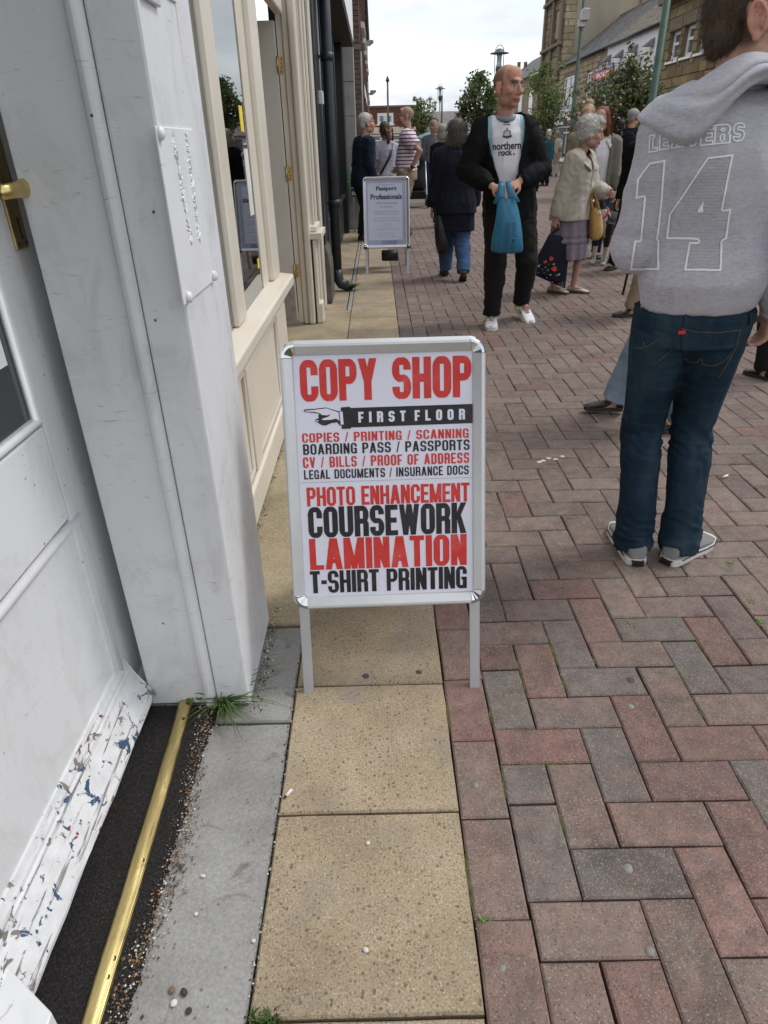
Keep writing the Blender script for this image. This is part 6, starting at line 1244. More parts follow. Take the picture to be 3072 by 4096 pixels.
    def top(s, name, mat, e=.012, hem=.44, sleeve=1., cuff=None, flare=0., belly=0., disp=None, neck=None, keep=None, thick=.004, vox=None, collar=0., fat=1., extra=None):
        mb = MB(); s.add_torso(mb, e, hem, flare, belly=belly)
        if sleeve:
            for k in (0, 1): s.add_arm(mb, k, e*.9, sleeve, cuff, fat)
        if collar: mb.tube([s.nb+V((0, -.005*s.H, -.02*s.H)), s.nb+V((0, .002, collar))], [.046*s.H+e*.4, .042*s.H+e*.3], 14)
        if extra: extra(mb)
        return s.garment(name, mb, mat, vox, 2, disp, keep, thick)
    def trousers(s, mat, e=.012, hem=None, wide=1., disp=None, vox=None, to=1., name='trousers', label=None, drop=.012):
        mb = MB(); h = s.H
        mb.tube([s.pel+V((0, -.002*h, -.055*h)), s.pel+V((0, -.003*h, 0)), s.pel+V((0, 0, .055*h))], [((.094*s.g)*h+e, .066*s.g*h+e), ((.097*s.g)*h+e, .068*s.g*h+e), (.088*s.g*h+e, .062*s.g*h+e)], 16, p=2.3)
        for k in (0, 1): s.add_leg(mb, k, e, hem, wide, to, drop)
        return s.garment(name, mb, mat, vox, 2, disp or folds(.007, (7, 7, 16), s.H*3))
    def shoes(s, mat, sole, length=.155, lace=None, low=False, parts=None, white=None):
        h = s.H; L_ = length*h
        for k in (0, 1):
            a = s.fd[k]; F_ = V((math.sin(-a), math.cos(a), 0)); S_ = V((F_.y, -F_.x, 0)); A = V((s.ank[k].x, s.ank[k].y, s.ank[k].z-.048*h)); pit = getattr(s, 'pitch', (0, 0))[k]; F_ = (F_*math.cos(pit)-VZ*math.sin(pit)).normalized(); U_ = S_.cross(F_)
            def P(u, v, w_): return A+F_*((u-.27)*L_)+S_*(v*L_)+U_*(w_*L_)
            st = [(0, .06, .05), (.04, .115, .27), (.16, .135, .34), (.30, .14, .33 if not low else .24), (.45, .145, .27 if not low else .20), (.62, .17, .20), (.80, .175, .155), (.93, .13, .12), (1.0, .05, .07)]; SU = [q[0] for q in st]; st = [(u, float(np.interp(u, SU, [q[1] for q in st])), float(np.interp(u, SU, [q[2] for q in st]))) for u in [0, .012, .03, .06, .10, .16, .23, .30, .38, .45, .54, .62, .71, .80, .87, .93, .965, .985, 1.0]]; st = [(u, w_*(1 if u < .8 else 1) if u > .04 else .115*math.sqrt(max(.05, 1-((.06-u)/.06)**2)), ht) if u < .93 else (u, .13*math.sqrt(max(.05, 1-((u-.93)/.075)**2)), ht) for u, w_, ht in st]; mb = MB(); vs = []; n = 14
            for u, hw, ht in st:
                for j in range(n):
                    t_ = 2*PI*j/n; c, sn = math.cos(t_), math.sin(t_); vs.append(P(u, hw*math.copysign(abs(c)**.75, c), .075+max(0, (ht-.075))*(.5+.5*math.copysign(abs(sn)**.8, sn))))
            mb.add(vs, [(i*n+j, i*n+(j+1) % n, (i+1)*n+(j+1) % n, (i+1)*n+j) for i in range(len(st)-1) for j in range(n)]+[tuple(range(n-1, -1, -1)), tuple(range((len(st)-1)*n, len(st)*n))]); up = put('shoe', mb, mat, s.t, smooth=True, local=True)
            bm = bmesh.new(); bm.from_mesh(up.data); bmesh.ops.recalc_face_normals(bm, faces=bm.faces); bm.to_mesh(up.data); bm.free()
            mb = MB(); rim = [(u, hw*1.06) for u, hw, _ in st]; ring = [(u, w_) for u, w_ in rim]+[(u, -w_) for u, w_ in reversed(rim)]; vs = [P(u, v, 0.) for u, v in ring]+[P(u, v*1.03, .055) for u, v in ring]+[P(u, v*1.0, .10) for u, v in ring]; m_ = len(ring); mb.add(vs, [(r*m_+j, r*m_+(j+1) % m_, (r+1)*m_+(j+1) % m_, (r+1)*m_+j) for r in (0, 1) for j in range(m_)]+[tuple(range(m_-1, -1, -1)), tuple(range(2*m_, 3*m_))])
            so = put('sole', mb, sole, up, local=True, smooth=False); bm = bmesh.new(); bm.from_mesh(so.data); bmesh.ops.recalc_face_normals(bm, faces=bm.faces); bm.to_mesh(so.data); bm.free()
            if lace:
                for i in range(5): u = .40+i*.055; put('lace', MB().tube([P(u, -.06, .30-i*.026), P(u+.01, 0, .335-i*.028), P(u, .06, .30-i*.026)], .011*L_*2.2, 5), lace, up, local=True)
            if white:
                put('toe_cap', MB().ell(P(.86, 0, .10), (.135*L_, .12*L_, .075*L_), Matrix((S_, F_, U_)).transposed()), white, up, local=True, smooth=True); put('strap', MB().tube([P(.56, -.17, .11), P(.55, -.09, .235), P(.55, .09, .235), P(.56, .17, .11)], [(.05*L_, .012*L_)]*4, 8, F_), lace or mat, up, local=True)
            if parts: parts(s, k, P, up, L_)
    def hair(s, name, prims, mat, vox=.007, disp=None, smooth=1, strands=0, slen=.03, sdir=(0, 0, -1), swid=.0012, sfilter=None, keep=None):
        mb = MB(); 
        for q in prims:
            if not isinstance(q[0], list): mb.ell(s.HD(q[0]), tuple(x*s.k for x in q[1]), s.hR, 18, 12)
            else: mb.tube([s.HD(p) for p in q[0]], [tuple(x*s.k for x in r) if isinstance(r, tuple) else r*s.k for r in q[1]], 12)
        me = remesh(mb, vox, smooth, disp)
        if keep:
            iv = s.hR.inverted(); cut(me, lambda c, n_: keep(iv @ (c-s.hc)/s.k))
        if strands:
            rs_ = random.Random(int(s.H*1000)); fs = list(me.polygons); vs, fc = [], []; iv = s.hR.inverted(); nv = len(me.vertices); V0 = [tuple(v.co) for v in me.vertices]; F0 = [tuple(p.vertices) for p in me.polygons]; sd = s.hR @ V(sdir)
            for _ in range(strands):
                f = rs_.choice(fs); c = f.center; 
                if sfilter and not sfilter(iv @ (V(c)-s.hc)/s.k): continue
                n_ = f.normal; c = V(c)+V((rs_.gauss(0, .003), rs_.gauss(0, .003), rs_.gauss(0, .003))); d = (sd*rs_.uniform(.6, 1.2)+n_*rs_.uniform(.15, .7)+V((rs_.gauss(0, .3), rs_.gauss(0, .3), rs_.gauss(0, .3)))).normalized(); l = slen*rs_.uniform(.5, 1.3); sx = d.cross(n_).normalized()*swid; b0 = nv+len(vs)
                vs += [tuple(c-sx), tuple(c+sx), tuple(c+d*l*.6+sx*.7+n_*l*.05), tuple(c+d*l)]; fc += [(b0, b0+1, b0+2), (b0, b0+2, b0+3)]
            m2 = bpy.data.meshes.new(name); m2.from_pydata(V0+vs, [], F0+fc); bpy.data.meshes.remove(me); me = m2
        return link(name, me, mat, s.t, smooth=True, local=True)
def belt_line(p, z0): return p.z > z0
C_NAVY = cloth('navy_wool', (.012, .015, .026), fold=.0); C_BLACK = cloth('black_nylon', (.0085, .009, .010), rough=.7, sheen=.0, spec=.06, weave=700); C_DENIMD = cloth('dark_denim', (.012, .032, .065), weave=800, var=.45); C_DENIM = cloth('mid_denim', (.05, .095, .19), weave=600, var=.3); C_DENIML = cloth('pale_denim', (.17, .22, .29), weave=600, var=.25)
C_TROUS = cloth('charcoal_trousers', (.013, .012, .0125)); C_BEIGE = cloth('beige_cotton', (.40, .365, .31), rough=.7, weave=500); C_GREYT = cloth('grey_tee', (.115, .12, .14)); C_LGREY = cloth('pale_grey_tee', (.36, .36, .42)); C_WHITE = cloth('white_tee', (.70, .69, .72)); C_KHAKI = cloth('khaki_cotton', (.27, .22, .15)); C_TEAL = cloth('teal_fleece', (.012, .075, .095)); C_OLIVE = cloth('olive_jacket', (.16, .15, .125)); C_BROWN = cloth('brown_wool', (.07, .05, .04))
S_BLACK = pm('shoe_black', (.014, .013, .013), .45, .3, 30); S_SOLE = pm('sole_dark', (.03, .028, .026), .8, .2, 30); S_WHITE = pm('sole_white', (.62, .60, .56), .7, .15, 30); S_GREY = cloth('shoe_grey', (.20, .195, .19)); S_BROWN = pm('shoe_brown', (.10, .06, .035), .5, .3, 30)
def project_decal(target, pts_img, off=.0018, lift=None):
    pass
def bvh_of(o):
    dg = bpy.context.evaluated_depsgraph_get(); me = o.data; Mw = o.parent.matrix_world if o.parent else Matrix.Identity(4); bpy.context.view_layer.update(); Mw = o.matrix_world
    return BVHTree.FromPolygons([Mw @ v.co for v in me.vertices], [tuple(p.vertices) for p in me.polygons])
EYE = V((0, 0, CAM_H))
def on_surf(tree, x, y, off=.002):
    d = V(tuple(_ray(x, y))).normalized(); h = tree.ray_cast(EYE, d, 40.)
    if h[0] is None: return None
    n = h[1] if h[1].dot(d) < 0 else -h[1]; return h[0]+n*off
def decal(name, quads, tree, mat, par, off=.002):
    """small cells laid on a cloth surface; quads given in photo coordinates"""
    mb = MB(); cache = {}
    def P(x, y):
        k = (round(x, 2), round(y, 2))
        if k not in cache: cache[k] = on_surf(tree, x, y, off)
        return cache[k]
    for q in quads:
        p = [P(*c) for c in q]
        if any(c is None for c in p): continue
        if max((p[0]-p[2]).length, (p[1]-p[3 % len(p)]).length) > .2: continue
        mb.add(p, [tuple(range(len(p)))])
    return put(name, mb, mat, par) if mb.v else None
def erode(g, n):
    for _ in range(n):
        e = np.pad(g, 1); g = g & e[:-2, 1:-1] & e[2:, 1:-1] & e[1:-1, :-2] & e[1:-1, 2:]
    return g
def strip(pts, w):
    """polyline in the photo turned into short quads of width w"""
    out = []
    for (x0, y0), (x1, y1) in zip(pts, pts[1:]):
        L_ = math.hypot(x1-x0, y1-y0); n = max(1, int(L_/6)); nx, ny = -(y1-y0)/L_*w/2, (x1-x0)/L_*w/2
        for k in range(n):
            a, b_ = k/n, (k+1)/n; ax, ay, bx, by = x0+(x1-x0)*a, y0+(y1-y0)*a, x0+(x1-x0)*b_, y0+(y1-y0)*b_; out.append(((ax+nx, ay+ny), (ax-nx, ay-ny), (bx-nx, by-ny), (bx+nx, by+ny)))
    return out
def zig(x0, y0, s): return lambda p: ((x0+p[0]*s)*KD, (y0+p[1]*s)*KD)

# ------------------------------------------------------------------ boy in the grey hooded top
b = NB('grey_marl'); p = b.pos(obj=True); n = b.noise(p, 620, 3, .7); n2 = b.noise(b.pos((1, 1, 3), obj=True), 60, 5, .65); n3 = b.noise(p, 4, 3)
c = b.ramp(n2, [(.30, (.345, .345, .40)), (.5, (.44, .435, .495)), (.70, (.52, .51, .57))]); c = b.mix(1, c, b.ramp(n, [(.3, .80), (.7, 1.2)]), 'MULTIPLY'); c = b.mix(b.ramp(n3, [(.42, 0.), (.7, .5)]), c, (.43, .41, .41)); b.bump(b.math('ADD', n, b.math('MULTIPLY', n2, .6)), .35, .004); M_MARL = b.set(c, .95, 0, .1, Sheen_Weight=.15)
boy = Person('boy with his back to us in grey hooded top printed LEAVERS 14', .938, 1.945, -6, 1.642, .90, .90, (.0, .0), (-.025, .015), feet=((-.078, -.005, 0), (.076, -.012, 0)), footdir=(3, -48), hands=((-.150, .26, 1.00), (.185, .0, .835)), elbow=((-.22, -.3, -1), (.5, -1, 0)), hyaw=-97, hpitch=3, voxel=.008)
B = boy
B.body((.46, .27, .20), (.06, .04, .03), vox=.0055, curl=(.5, .55), hdirs=(None, (.02, .25, -1)), palms=(None, (-1, .1, 0)), lips=(.42, .17, .14), brow=.6)
B.stubble((.075, .048, .032), .75, .045, -.055)
B.finish(B.bme)
for sg in (-1, 1):                                   # ears modelled: rim, bowl and lobe
    mb = MB(); ctr = V((sg*.083, -.012, -.008)); rim = []
    for i in range(13):
        a = R(-60)+R(290)*i/12; rim.append(B.HD(ctr+V((sg*(.004+.006*math.sin(a*.5)), -.017*math.cos(a)-.006*math.sin(a), .031*math.sin(a)))))
    mb.tube(rim, [.0048*B.k]*13, 8)
    inn = [B.HD(ctr+V((sg*.004, -.008*math.cos(a)-.003, .018*math.sin(a)))) for a in [R(-40)+R(200)*i/7 for i in range(8)]]; mb.tube(inn, [.0034*B.k]*8, 7)
    mb.ell(B.HD(ctr+V((0, .004, -.030))), (.0065*B.k, .0095*B.k, .012*B.k), B.hR); mb.ell(B.HD(ctr+V((sg*-.004, 0, 0))), (.005*B.k, .017*B.k, .029*B.k), B.hR); mb.ell(B.HD(ctr+V((sg*.002, .013, -.010))), (.006*B.k, .006*B.k, .008*B.k), B.hR)
    me = remesh(mb, .0028, 2); n = len(me.vertices); a = me.color_attributes.new('col', 'FLOAT_COLOR', 'POINT'); a.data.foreach_set('color', np.tile(np.array([.50, .25, .19, 1], np.float32), n)); link('ear', me, M_SKIN, B.t, smooth=True, local=True)
H_BOY = hairmat('hair_brown', (.078, .050, .032), .6)
B.hair('hair', [((0, -.018, .038), (.0765, .0965, .084)), ((0, -.052, -.012), (.062, .055, .062))], H_BOY, .006, lambda p: .0025*noise.noise(p*70), 1, 9000, .011, (0, -.3, -1), .0006, keep=lambda q: (q.z > (.030+.9*max(0, q.y+.012) if abs(q.x) > .045 and q.y > -.030 else (-.070+.35*max(0, abs(q.x)-.02)))) and q.y < .062 and not (abs(q.x) > .066 and q.z < .024 and q.y > -.034))
hem_z = .865
def hood_disp(p):
    f = folds(.005, (7, 7, 6), 2.)(p); t = max(0, 1-abs(p.z-.92)/.06)
    return f+.010*t*(.5+.5*noise.noise(V((p.x*7, p.y*7, 1))))+.011*noise.noise(V((p.x*6+p.z*5, p.z*2.2, 3)))+.006*(1-abs(noise.noise(V((p.x*4-p.z*5, p.y*3, p.z*6+4)))))**4
mb = MB(); B.add_torso(mb, .030, .59, .02); h = B.H
mb.tube([B.pel+V((0, -.004, .012)), B.pel+V((0, -.004, .03)), B.pel+V((0, -.004, .06)), B.pel+V((0, -.004, .09)), B.pel+V((0, -.003, .17))], [(.146, .108), (.152, .113), (.160, .120), (.166, .126), (.160, .118)], 20, p=2.3)
for k in (0, 1): B.add_arm(mb, k, .026, 1., .040, 1.05)
hood_top = B.garment('hooded_top', mb, M_MARL, .0085, 2, hood_disp)
for k in (0, 1):
    d = B.hdir[k]; put('cuff', MB().tube([B.wr[k]-d*.055, B.wr[k]-d*.03, B.wr[k]+d*.005, B.wr[k]+d*.012], [.040, .037, .034, .030], 18), M_MARL, B.t, smooth=True, local=True)
# hood lying on the back and round the neck: one draped sheet with a single fold
nb0 = B.nb; NU, NV = 56, 40; vs = []
for j in range(NV+1):
    v = -.35+1.35*j/NV
    for i in range(NU+1):
        u = -1+2*i/NU; ph = u*R(118); sn, cs_ = math.sin(ph), math.cos(ph); g = math.exp(-((u+.21)/(.30 if u < -.21 else .19))**2); vv = max(0, v)
        rx = (.098+.105*vv**.8)*(.98 if u < 0 else 1); ry = .080+.052*math.sin(PI*min(1, vv*.92))**.8+.030*vv; z = .122-(.055 if u < 0 else .035)*sn*sn-vv*((.075 if u < -.21 else .075-.02*min(1, (u+.21)/.3))+.105*g)
        cr = math.exp(-((vv-.42-.10*u+.05*math.sin(u*3))/.07)**2)*(1-.5*abs(u)); cr2 = math.exp(-((vv-.55-.10*u)/.09)**2); k_ = 1-.10*cr+.05*cr2
        if v < 0: k2 = -v/.35; rx *= 1-.45*k2; ry *= 1-.40*k2; z += .010*math.sin(k2*PI)-.075*k2
        if vv > .9: e_ = (vv-.9)/.1; rx *= 1-.07*e_; ry *= 1-.30*e_
        p_ = V((rx*k_*sn-.012-.030*min(1, vv*1.6), -ry*k_*cs_-.004, z)); p_ += V((0, -1, .2))*(.006*noise.noise(V((u*3.5, vv*4, 2)))+.003*noise.noise(V((u*9, vv*9, 5)))); vs.append(nb0+p_)
mb = MB(); mb.add(vs, [(j*(NU+1)+i, j*(NU+1)+i+1, (j+1)*(NU+1)+i+1, (j+1)*(NU+1)+i) for j in range(NV) for i in range(NU)])
hood = put('hood', mb, M_MARL, B.t, smooth=True, local=True); so = hood.modifiers.new('thick', 'SOLIDIFY'); so.thickness = .008; so.offset = 0; sb = hood.modifiers.new('soft', 'SUBSURF'); sb.levels = sb.render_levels = 1
# jeans
b = NB('worn_denim'); p = b.pos(obj=True); t1 = b.noise(b.pos((1, 1, .45), obj=True), 5.5, 4); tw = b.noise(b.pos((900, 900, 240), (0, .6, 0), obj=True), 1, 2); c = b.ramp(t1, [(.32, (.007, .013, .022)), (.50, (.012, .028, .046)), (.70, (.034, .055, .072))]); c = b.mix(.8, c, b.ramp(tw, [(.3, .6), (.7, 1.4)]), 'MULTIPLY'); wr = b.noise(b.pos((2, 2, 15), obj=True), 4, 4, .6); c = b.mix(b.math('MULTIPLY', b.ramp(wr, [(.52, 0.), (.68, 1.)]), .35), c, (.034, .058, .085)); b.bump(tw, .3, .002); M_JEAN = b.set(c, .88, 0, .12)
def jean_disp(p):
    k = math.exp(-((p.z-.40)/.09)**2)*.9+math.exp(-((p.z-.10)/.07)**2)*1.5+.15; w_ = (1-abs(noise.noise(V((p.x*11+3*noise.noise(p*5), p.y*11, p.z*17+p.x*9+2*noise.noise(p*6))))))**3
    return .010*k*(w_-.35)+.006*noise.noise(V((p.x*6, p.y*6, p.z*5)))
jeans = B.trousers(M_JEAN, .008, .066, 1.02, jean_disp, .0075, name='jeans', drop=.052)
def van_parts(s, k, P, up, L_):
    put('welt_line', MB().tube([P(u, v, .078) for u, v in ((-.012, .0), (.0, .064), (.16, .145), (.30, .150), (.45, .156), (.62, .182), (.80, .188), (.93, .139), (1.005, .05))], .0032, 5), S_BLACK, up, local=True); put('welt_line', MB().tube([P(u, -v, .078) for u, v in ((-.012, .0), (.0, .064), (.16, .145), (.30, .150), (.45, .156), (.62, .182), (.80, .188), (.93, .139), (1.005, .05))], .0032, 5), S_BLACK, up, local=True)
    put('heel_tab', MB().box((-.02, -.003, -.008), (.02, .003, .008), Matrix.Translation(P(-.02, 0, .05)) @ Matrix.Rotation(s.fd[k], 4, 'Z')), S_BLACK, up, local=True)
B.shoes(S_GREY, S_WHITE, .168, S_BLACK, True, van_parts)
bpy.context.view_layer.update()
TB_ = bvh_of(hood_top); M_PRINT = pm('print_white', (.80, .80, .80), .85, .06, 40); M_PRINTF = pm('print_faint', (.47, .47, .49), .9, .08, 80); Z4 = zig(2050, 400, 1022/1659)
P1 = [(995, 387), (893, 407), (812, 520), (803, 643), (855, 630), (830, 912), (793, 912), (764, 1100), (955, 1104), (957, 907), (945, 907)]
P4 = [(1433, 352), (1268, 372), (1020, 745), (1001, 903), (1205, 906), (1205, 922), (1147, 922), (1115, 1107), (1355, 1111), (1362, 916), (1390, 900), (1420, 705), (1363, 712)]; P4i = [(1241, 655), (1237, 726), (1199, 726)]
rs = random.Random(17)
for poly, hole_ in ((P1, None), (P4, P4i)):
    st_ = 3.0; x0, x1, y0, y1 = min(p[0] for p in poly)-6, max(p[0] for p in poly)+6, min(p[1] for p in poly)-6, max(p[1] for p in poly)+6; xs = np.arange(x0, x1, st_)+st_/2; ys_ = np.arange(y0, y1, st_)+st_/2; X, Y = np.meshgrid(xs, ys_); g = po_(X, Y, poly); e = erode(g, 4); ol = g & ~e
    if hole_: ol |= po_(X, Y, hole_)
    q = [(Z4((xs[j]-st_/2, ys_[i]-st_/2)), Z4((xs[j]+st_/2, ys_[i]-st_/2)), Z4((xs[j]+st_/2, ys_[i]+st_/2)), Z4((xs[j]-st_/2, ys_[i]+st_/2))) for i, j in zip(*np.where(ol))]; decal('number_print', q, TB_, M_PRINT, hood_top, .0025)
    e2 = erode(e, 2); q = []; y = y0+14
    while y < y1:
        i = int((y-y0)/st_); row = np.where(e2[min(i, e2.shape[0]-1)])[0]
        if len(row):
            x = xs[row[0]]
            while x < xs[row[-1]]:
                wl = rs.uniform(36, 84); xe = min(x+wl, xs[row[-1]]); j0 = int((x-x0)/st_); j1 = int((xe-x0)/st_)
                if e2[min(i, e2.shape[0]-1), j0:j1].all():
                    xx = x
                    while xx < xe:
                        l = rs.uniform(7, 13); hh_ = rs.uniform(3.6, 5.6); q.append(tuple(Z4(p) for p in ((xx, y-hh_), (min(xx+l, xe), y-hh_*rs.uniform(.7, 1.2)), (min(xx+l, xe), y+hh_), (xx, y+hh_)))); xx += l+1.5
                x = xe+9
        y += 20.5
    decal('name_list', q, TB_, M_PRINTF, hood_top, .0022)['kind'] = 'stuff'
for ch, xl, xr, yt, yb, sl_ in (('L', 886, 946, 226, 343, -9), ('E', 951, 1016, 212, 327, -8), ('A', 1028, 1112, 200, 314, -8), ('V', 1126, 1216, 187, 307, -10), ('E', 1217, 1303, 172, 302, -9), ('R', 1305, 1412, 163, 292, -10), ('S', 1424, 1502, 153, 276, -8)):
    g, wd = glyph(ch, .30, .27, .72, 42); cols = g.shape[1]
    if ch in 'LEAR':
        X, Y = np.meshgrid((np.arange(cols)+.5)/cols*wd, (np.arange(42)+.5)/42)
        if ch in 'AR': g = g | (((X < .38) | (X > wd-.36)) & (Y < .13))
        g = g | ((X < .40) & ((Y < .16) | ((Y > .84) & (ch != 'A'))))
    ol = np.pad(g, 1); gp = ol.copy(); ol = gp & ~erode(gp, 3); q = []
    W_, H_ = xr-xl, yb-yt; cw, chh = W_/cols, H_/42
    def mp(u, v): return Z4((xl+u*cw+(v*chh)*.06, yb-v*chh+sl_*u/cols))
    for r_, c_ in zip(*np.where(ol)): q.append((mp(c_-1, r_-1), mp(c_, r_-1), mp(c_, r_), mp(c_-1, r_)))
    decal('letter_print', q, TB_, M_PRINT, hood_top, .0025)
TJ = bvh_of(jeans); ZJ = zig(2380, 1250, 692/1458); M_STITCH = pm('stitch_gold', (.115, .09, .04), .8, .1, 90)
def grid_poly(poly, st_=9):
    xs = np.arange(min(p[0] for p in poly), max(p[0] for p in poly), st_); ys_ = np.arange(min(p[1] for p in poly), max(p[1] for p in poly), st_); X, Y = np.meshgrid(xs+st_/2, ys_+st_/2); g = po_(X, Y, poly); return [tuple(ZJ(c) for c in ((xs[j], ys_[i]), (xs[j]+st_, ys_[i]), (xs[j]+st_, ys_[i]+st_), (xs[j], ys_[i]+st_))) for i, j in zip(*np.where(g))]
for poly, sts in (([(722, 118), (860, 150), (1040, 158), (1228, 128), (1180, 300), (1045, 548), (775, 548), (735, 340)], (((722, 130), (860, 160), (1040, 166), (1225, 140)), ((735, 380), (800, 410), (860, 418), (900, 385), (910, 430), (1000, 445), (1090, 400), (1150, 320)), ((1215, 150), (1175, 300), (1045, 540)))), ([(345, 115), (470, 140), (648, 170), (655, 310), (490, 452), (350, 440)], (((350, 290), (410, 300), (420, 240), (430, 290), (550, 220)), ((650, 300), (490, 445))))):
    decal('back_pocket', grid_poly(poly), TJ, M_JEAN, jeans, .0035); 
    for s_ in sts: decal('stitching', strip([ZJ(p) for p in s_], 1.3), TJ, M_STITCH, jeans, .005)
decal('red_tab', grid_poly([(703, 150), (758, 142), (762, 172), (706, 182)], 6), TJ, M_RED, jeans, .007)
for x in (482, 760, 1300): decal('belt_loop', strip([ZJ((x, 10)), ZJ((x+4, 95))], 6), TJ, M_JEAN, jeans, .006)

# ------------------------------------------------------------------ bald man in the black jacket with the blue carrier bag
mx_, my_ = 1.005, 5.46
def loc180(p): return (-(p[0]-mx_), -(p[1]-my_), p[2])
wl, wr_ = atY(1063, 402, 5.22), atY(1122, 392, 5.20)
m = Person('balding man walking towards us in a black jacket over a white football shirt', mx_, my_, 180, 1.735, 1.0, .88, (.075, .015), (.01, 0), feet=((-.155, -.10, .055), (.115, .12, 0)), footdir=(18, -10), hands=(loc180(wr_), loc180(wl)), elbow=((-1, -.55, -.2), (1, -.55, -.2)), hyaw=34, hpitch=2, voxel=.010, knee=((-.1, 1, 0), (.1, 1, 0)))
m.pitch = (.42, 0)
m.body((.46, .25, .18), (.07, .045, .03), (.17, .11, .085), vox=.0062, curl=(.95, .95), hdirs=((.75, .55, -.35), (-.75, .55, -.25)), palms=((.3, -.5, -.9), (-.3, -.5, -.9)), lips=(.36, .15, .13))
m.stubble((.115, .075, .055), .72, .024, -.02, .30); m.finish(m.bme)
M_SHIRT = cloth('football_shirt', (.70, .69, .74), rough=.6, weave=900); M_SHB = cloth('shirt_blue', (.30, .47, .56), rough=.6, weave=900); M_SHG = cloth('shirt_collar', (.22, .27, .31), rough=.7)
shirt = m.top('shirt', M_SHIRT, .012, .44, .5, disp=folds(.006, (8, 8, 4), 4.), vox=.009, thick=0); nbm = m.nb
me = shirt.data.copy(); cut(me, lambda c, n_: abs(c.x-nbm.x*min(1, c.z/1.4)) > .098-.02*max(0, c.z-1.35) and c.y > -.05)
for v in me.vertices: v.co += v.normal*.0022
link('side_panel', me, M_SHB, shirt, smooth=True, local=True).data.materials[0] = M_SHB
def jk(c, n_):
    xc = .02+.062*max(0, min(1, (c.z-.75)/.45)); w_ = .045+.085*max(0, min(1, (c.z-.95)/.35))
    return not (c.y > .02 and abs(c.x-xc) < w_ and c.z > .70 and n_.y > -.2) and not (c.z > 1.40 and abs(c.x-xc) < .10 and c.y > -.05)
jacket = m.top('jacket', C_BLACK, .036, .385, 1., .046, .01, disp=folds(.011, (7, 7, 9), 1.), keep=jk, vox=.010, thick=.008, fat=1.05)
mb = MB(); mb.tube([nbm+V((.135, .055, -.035)), nbm+V((.120, .01, .0)), nbm+V((.085, -.06, .035)), nbm+V((0, -.09, .045)), nbm+V((-.085, -.06, .035)), nbm+V((-.120, .01, .0)), nbm+V((-.135, .055, -.035))], [(.012, .03), (.016, .045), (.02, .05), (.022, .055), (.02, .05), (.016, .045), (.012, .03)], 10, (0, 0, 1)); m.garment('collar', mb, C_BLACK, .008, 2, folds(.004, (12, 12, 12)))
m.trousers(C_TROUS, .016, .070, 1.12, folds(.010, (7, 7, 14), 2.), .010)
def trainer(s, k, P, up, L_):
    put('strap', MB().tube([P(.50, -.155, .10), P(.47, -.08, .27), P(.47, .08, .27), P(.50, .155, .10)], [(.05*L_, .010*L_)]*4, 8, (P(1, 0, 0)-P(0, 0, 0)).normalized()), S_DGREY, up, local=True, smooth=True); put('side_flash', MB().ell(P(.35, .14, .16), (.03, .008, .02)), pm('flash_lime', (.42, .60, .10), .6), up, local=True, smooth=True)
    put('toe_guard', MB().ell(P(.90, 0, .07), (.115*L_, .10*L_, .06*L_), Matrix.Rotation(s.fd[k], 3, 'Z')), S_DGREY2, up, local=True, smooth=True)
S_DGREY = pm('trainer_grey', (.10, .11, .12), .6, .1, 30); S_DGREY2 = pm('trainer_pale_grey', (.36, .35, .36), .6, .1, 30); m.shoes(pm('trainer_white', (.66, .64, .65), .5, .06, 30), S_WHITE, .168, S_DGREY2, False, trainer)
bpy.context.view_layer.update(); TS = bvh_of(shirt); ZM = zig(1900, 150, 400/1609); put('collar', MB().tube([nbm+V((.068*math.cos(a), .010+.070*math.sin(a), .030-.014*max(0, math.sin(a)))) for a in [2*PI*k/20 for k in range(21)]], [(.016, .010)]*21, 8, (0, 0, 1), cap=False), M_SHG, shirt, smooth=True, local=True)
def text_decal(name, txt, x0, x1, y0, y1, mat, tree, par, bold=.02, slope=0., off=.003, Z=ZM):
    vs, fs = font_tris(txt, bold); a = np.array(vs); lo, hi = a.min(0), a.max(0); mb = MB(); pts = [on_surf(tree, *Z((x0+(p[0]-lo[0])/(hi[0]-lo[0])*(x1-x0), y1+(p[1]-lo[1])/(hi[1]-lo[1])*(y0-y1)+slope*(p[0]-lo[0])/(hi[0]-lo[0]))), off) for p in vs]
    ok = [f for f in fs if all(pts[i] is not None for i in f)]; pts = [p if p is not None else V((0, 0, 0)) for p in pts]
    if ok: mb.add(pts, ok); put(name, mb, mat, par)
M_SPR = pm('shirt_print', (.015, .016, .035), .6, .1, 30)
text_decal('lettering', 'northern', 287, 738, 1690, 1815, M_SPR, TS, shirt, .024, -25); text_decal('lettering', 'rock', 378, 600, 1800, 1905, M_SPR, TS, shirt, .024, -10); decal('stop', [tuple(ZM(p) for p in ((612, 1860), (640, 1860), (640, 1890), (612, 1890)))], TS, pm('print_magenta', (.40, .02, .12), .6), shirt, .003)
for k in range(3): decal('emblem_bar', [tuple(ZM(p) for p in ((470+k*30-8, 1378), (470+k*30+18, 1378), (497+k*22, 1355-k*22-8), (480+k*20-4, 1355-k*18+4)))], TS, M_SPR, shirt, .003)
text_decal('lettering', 'adidas', 455, 570, 1388, 1412, M_SPR, TS, shirt, .02, -3); M_CR = pm('crest_grey', (.22, .20, .22), .6, .2, 60)
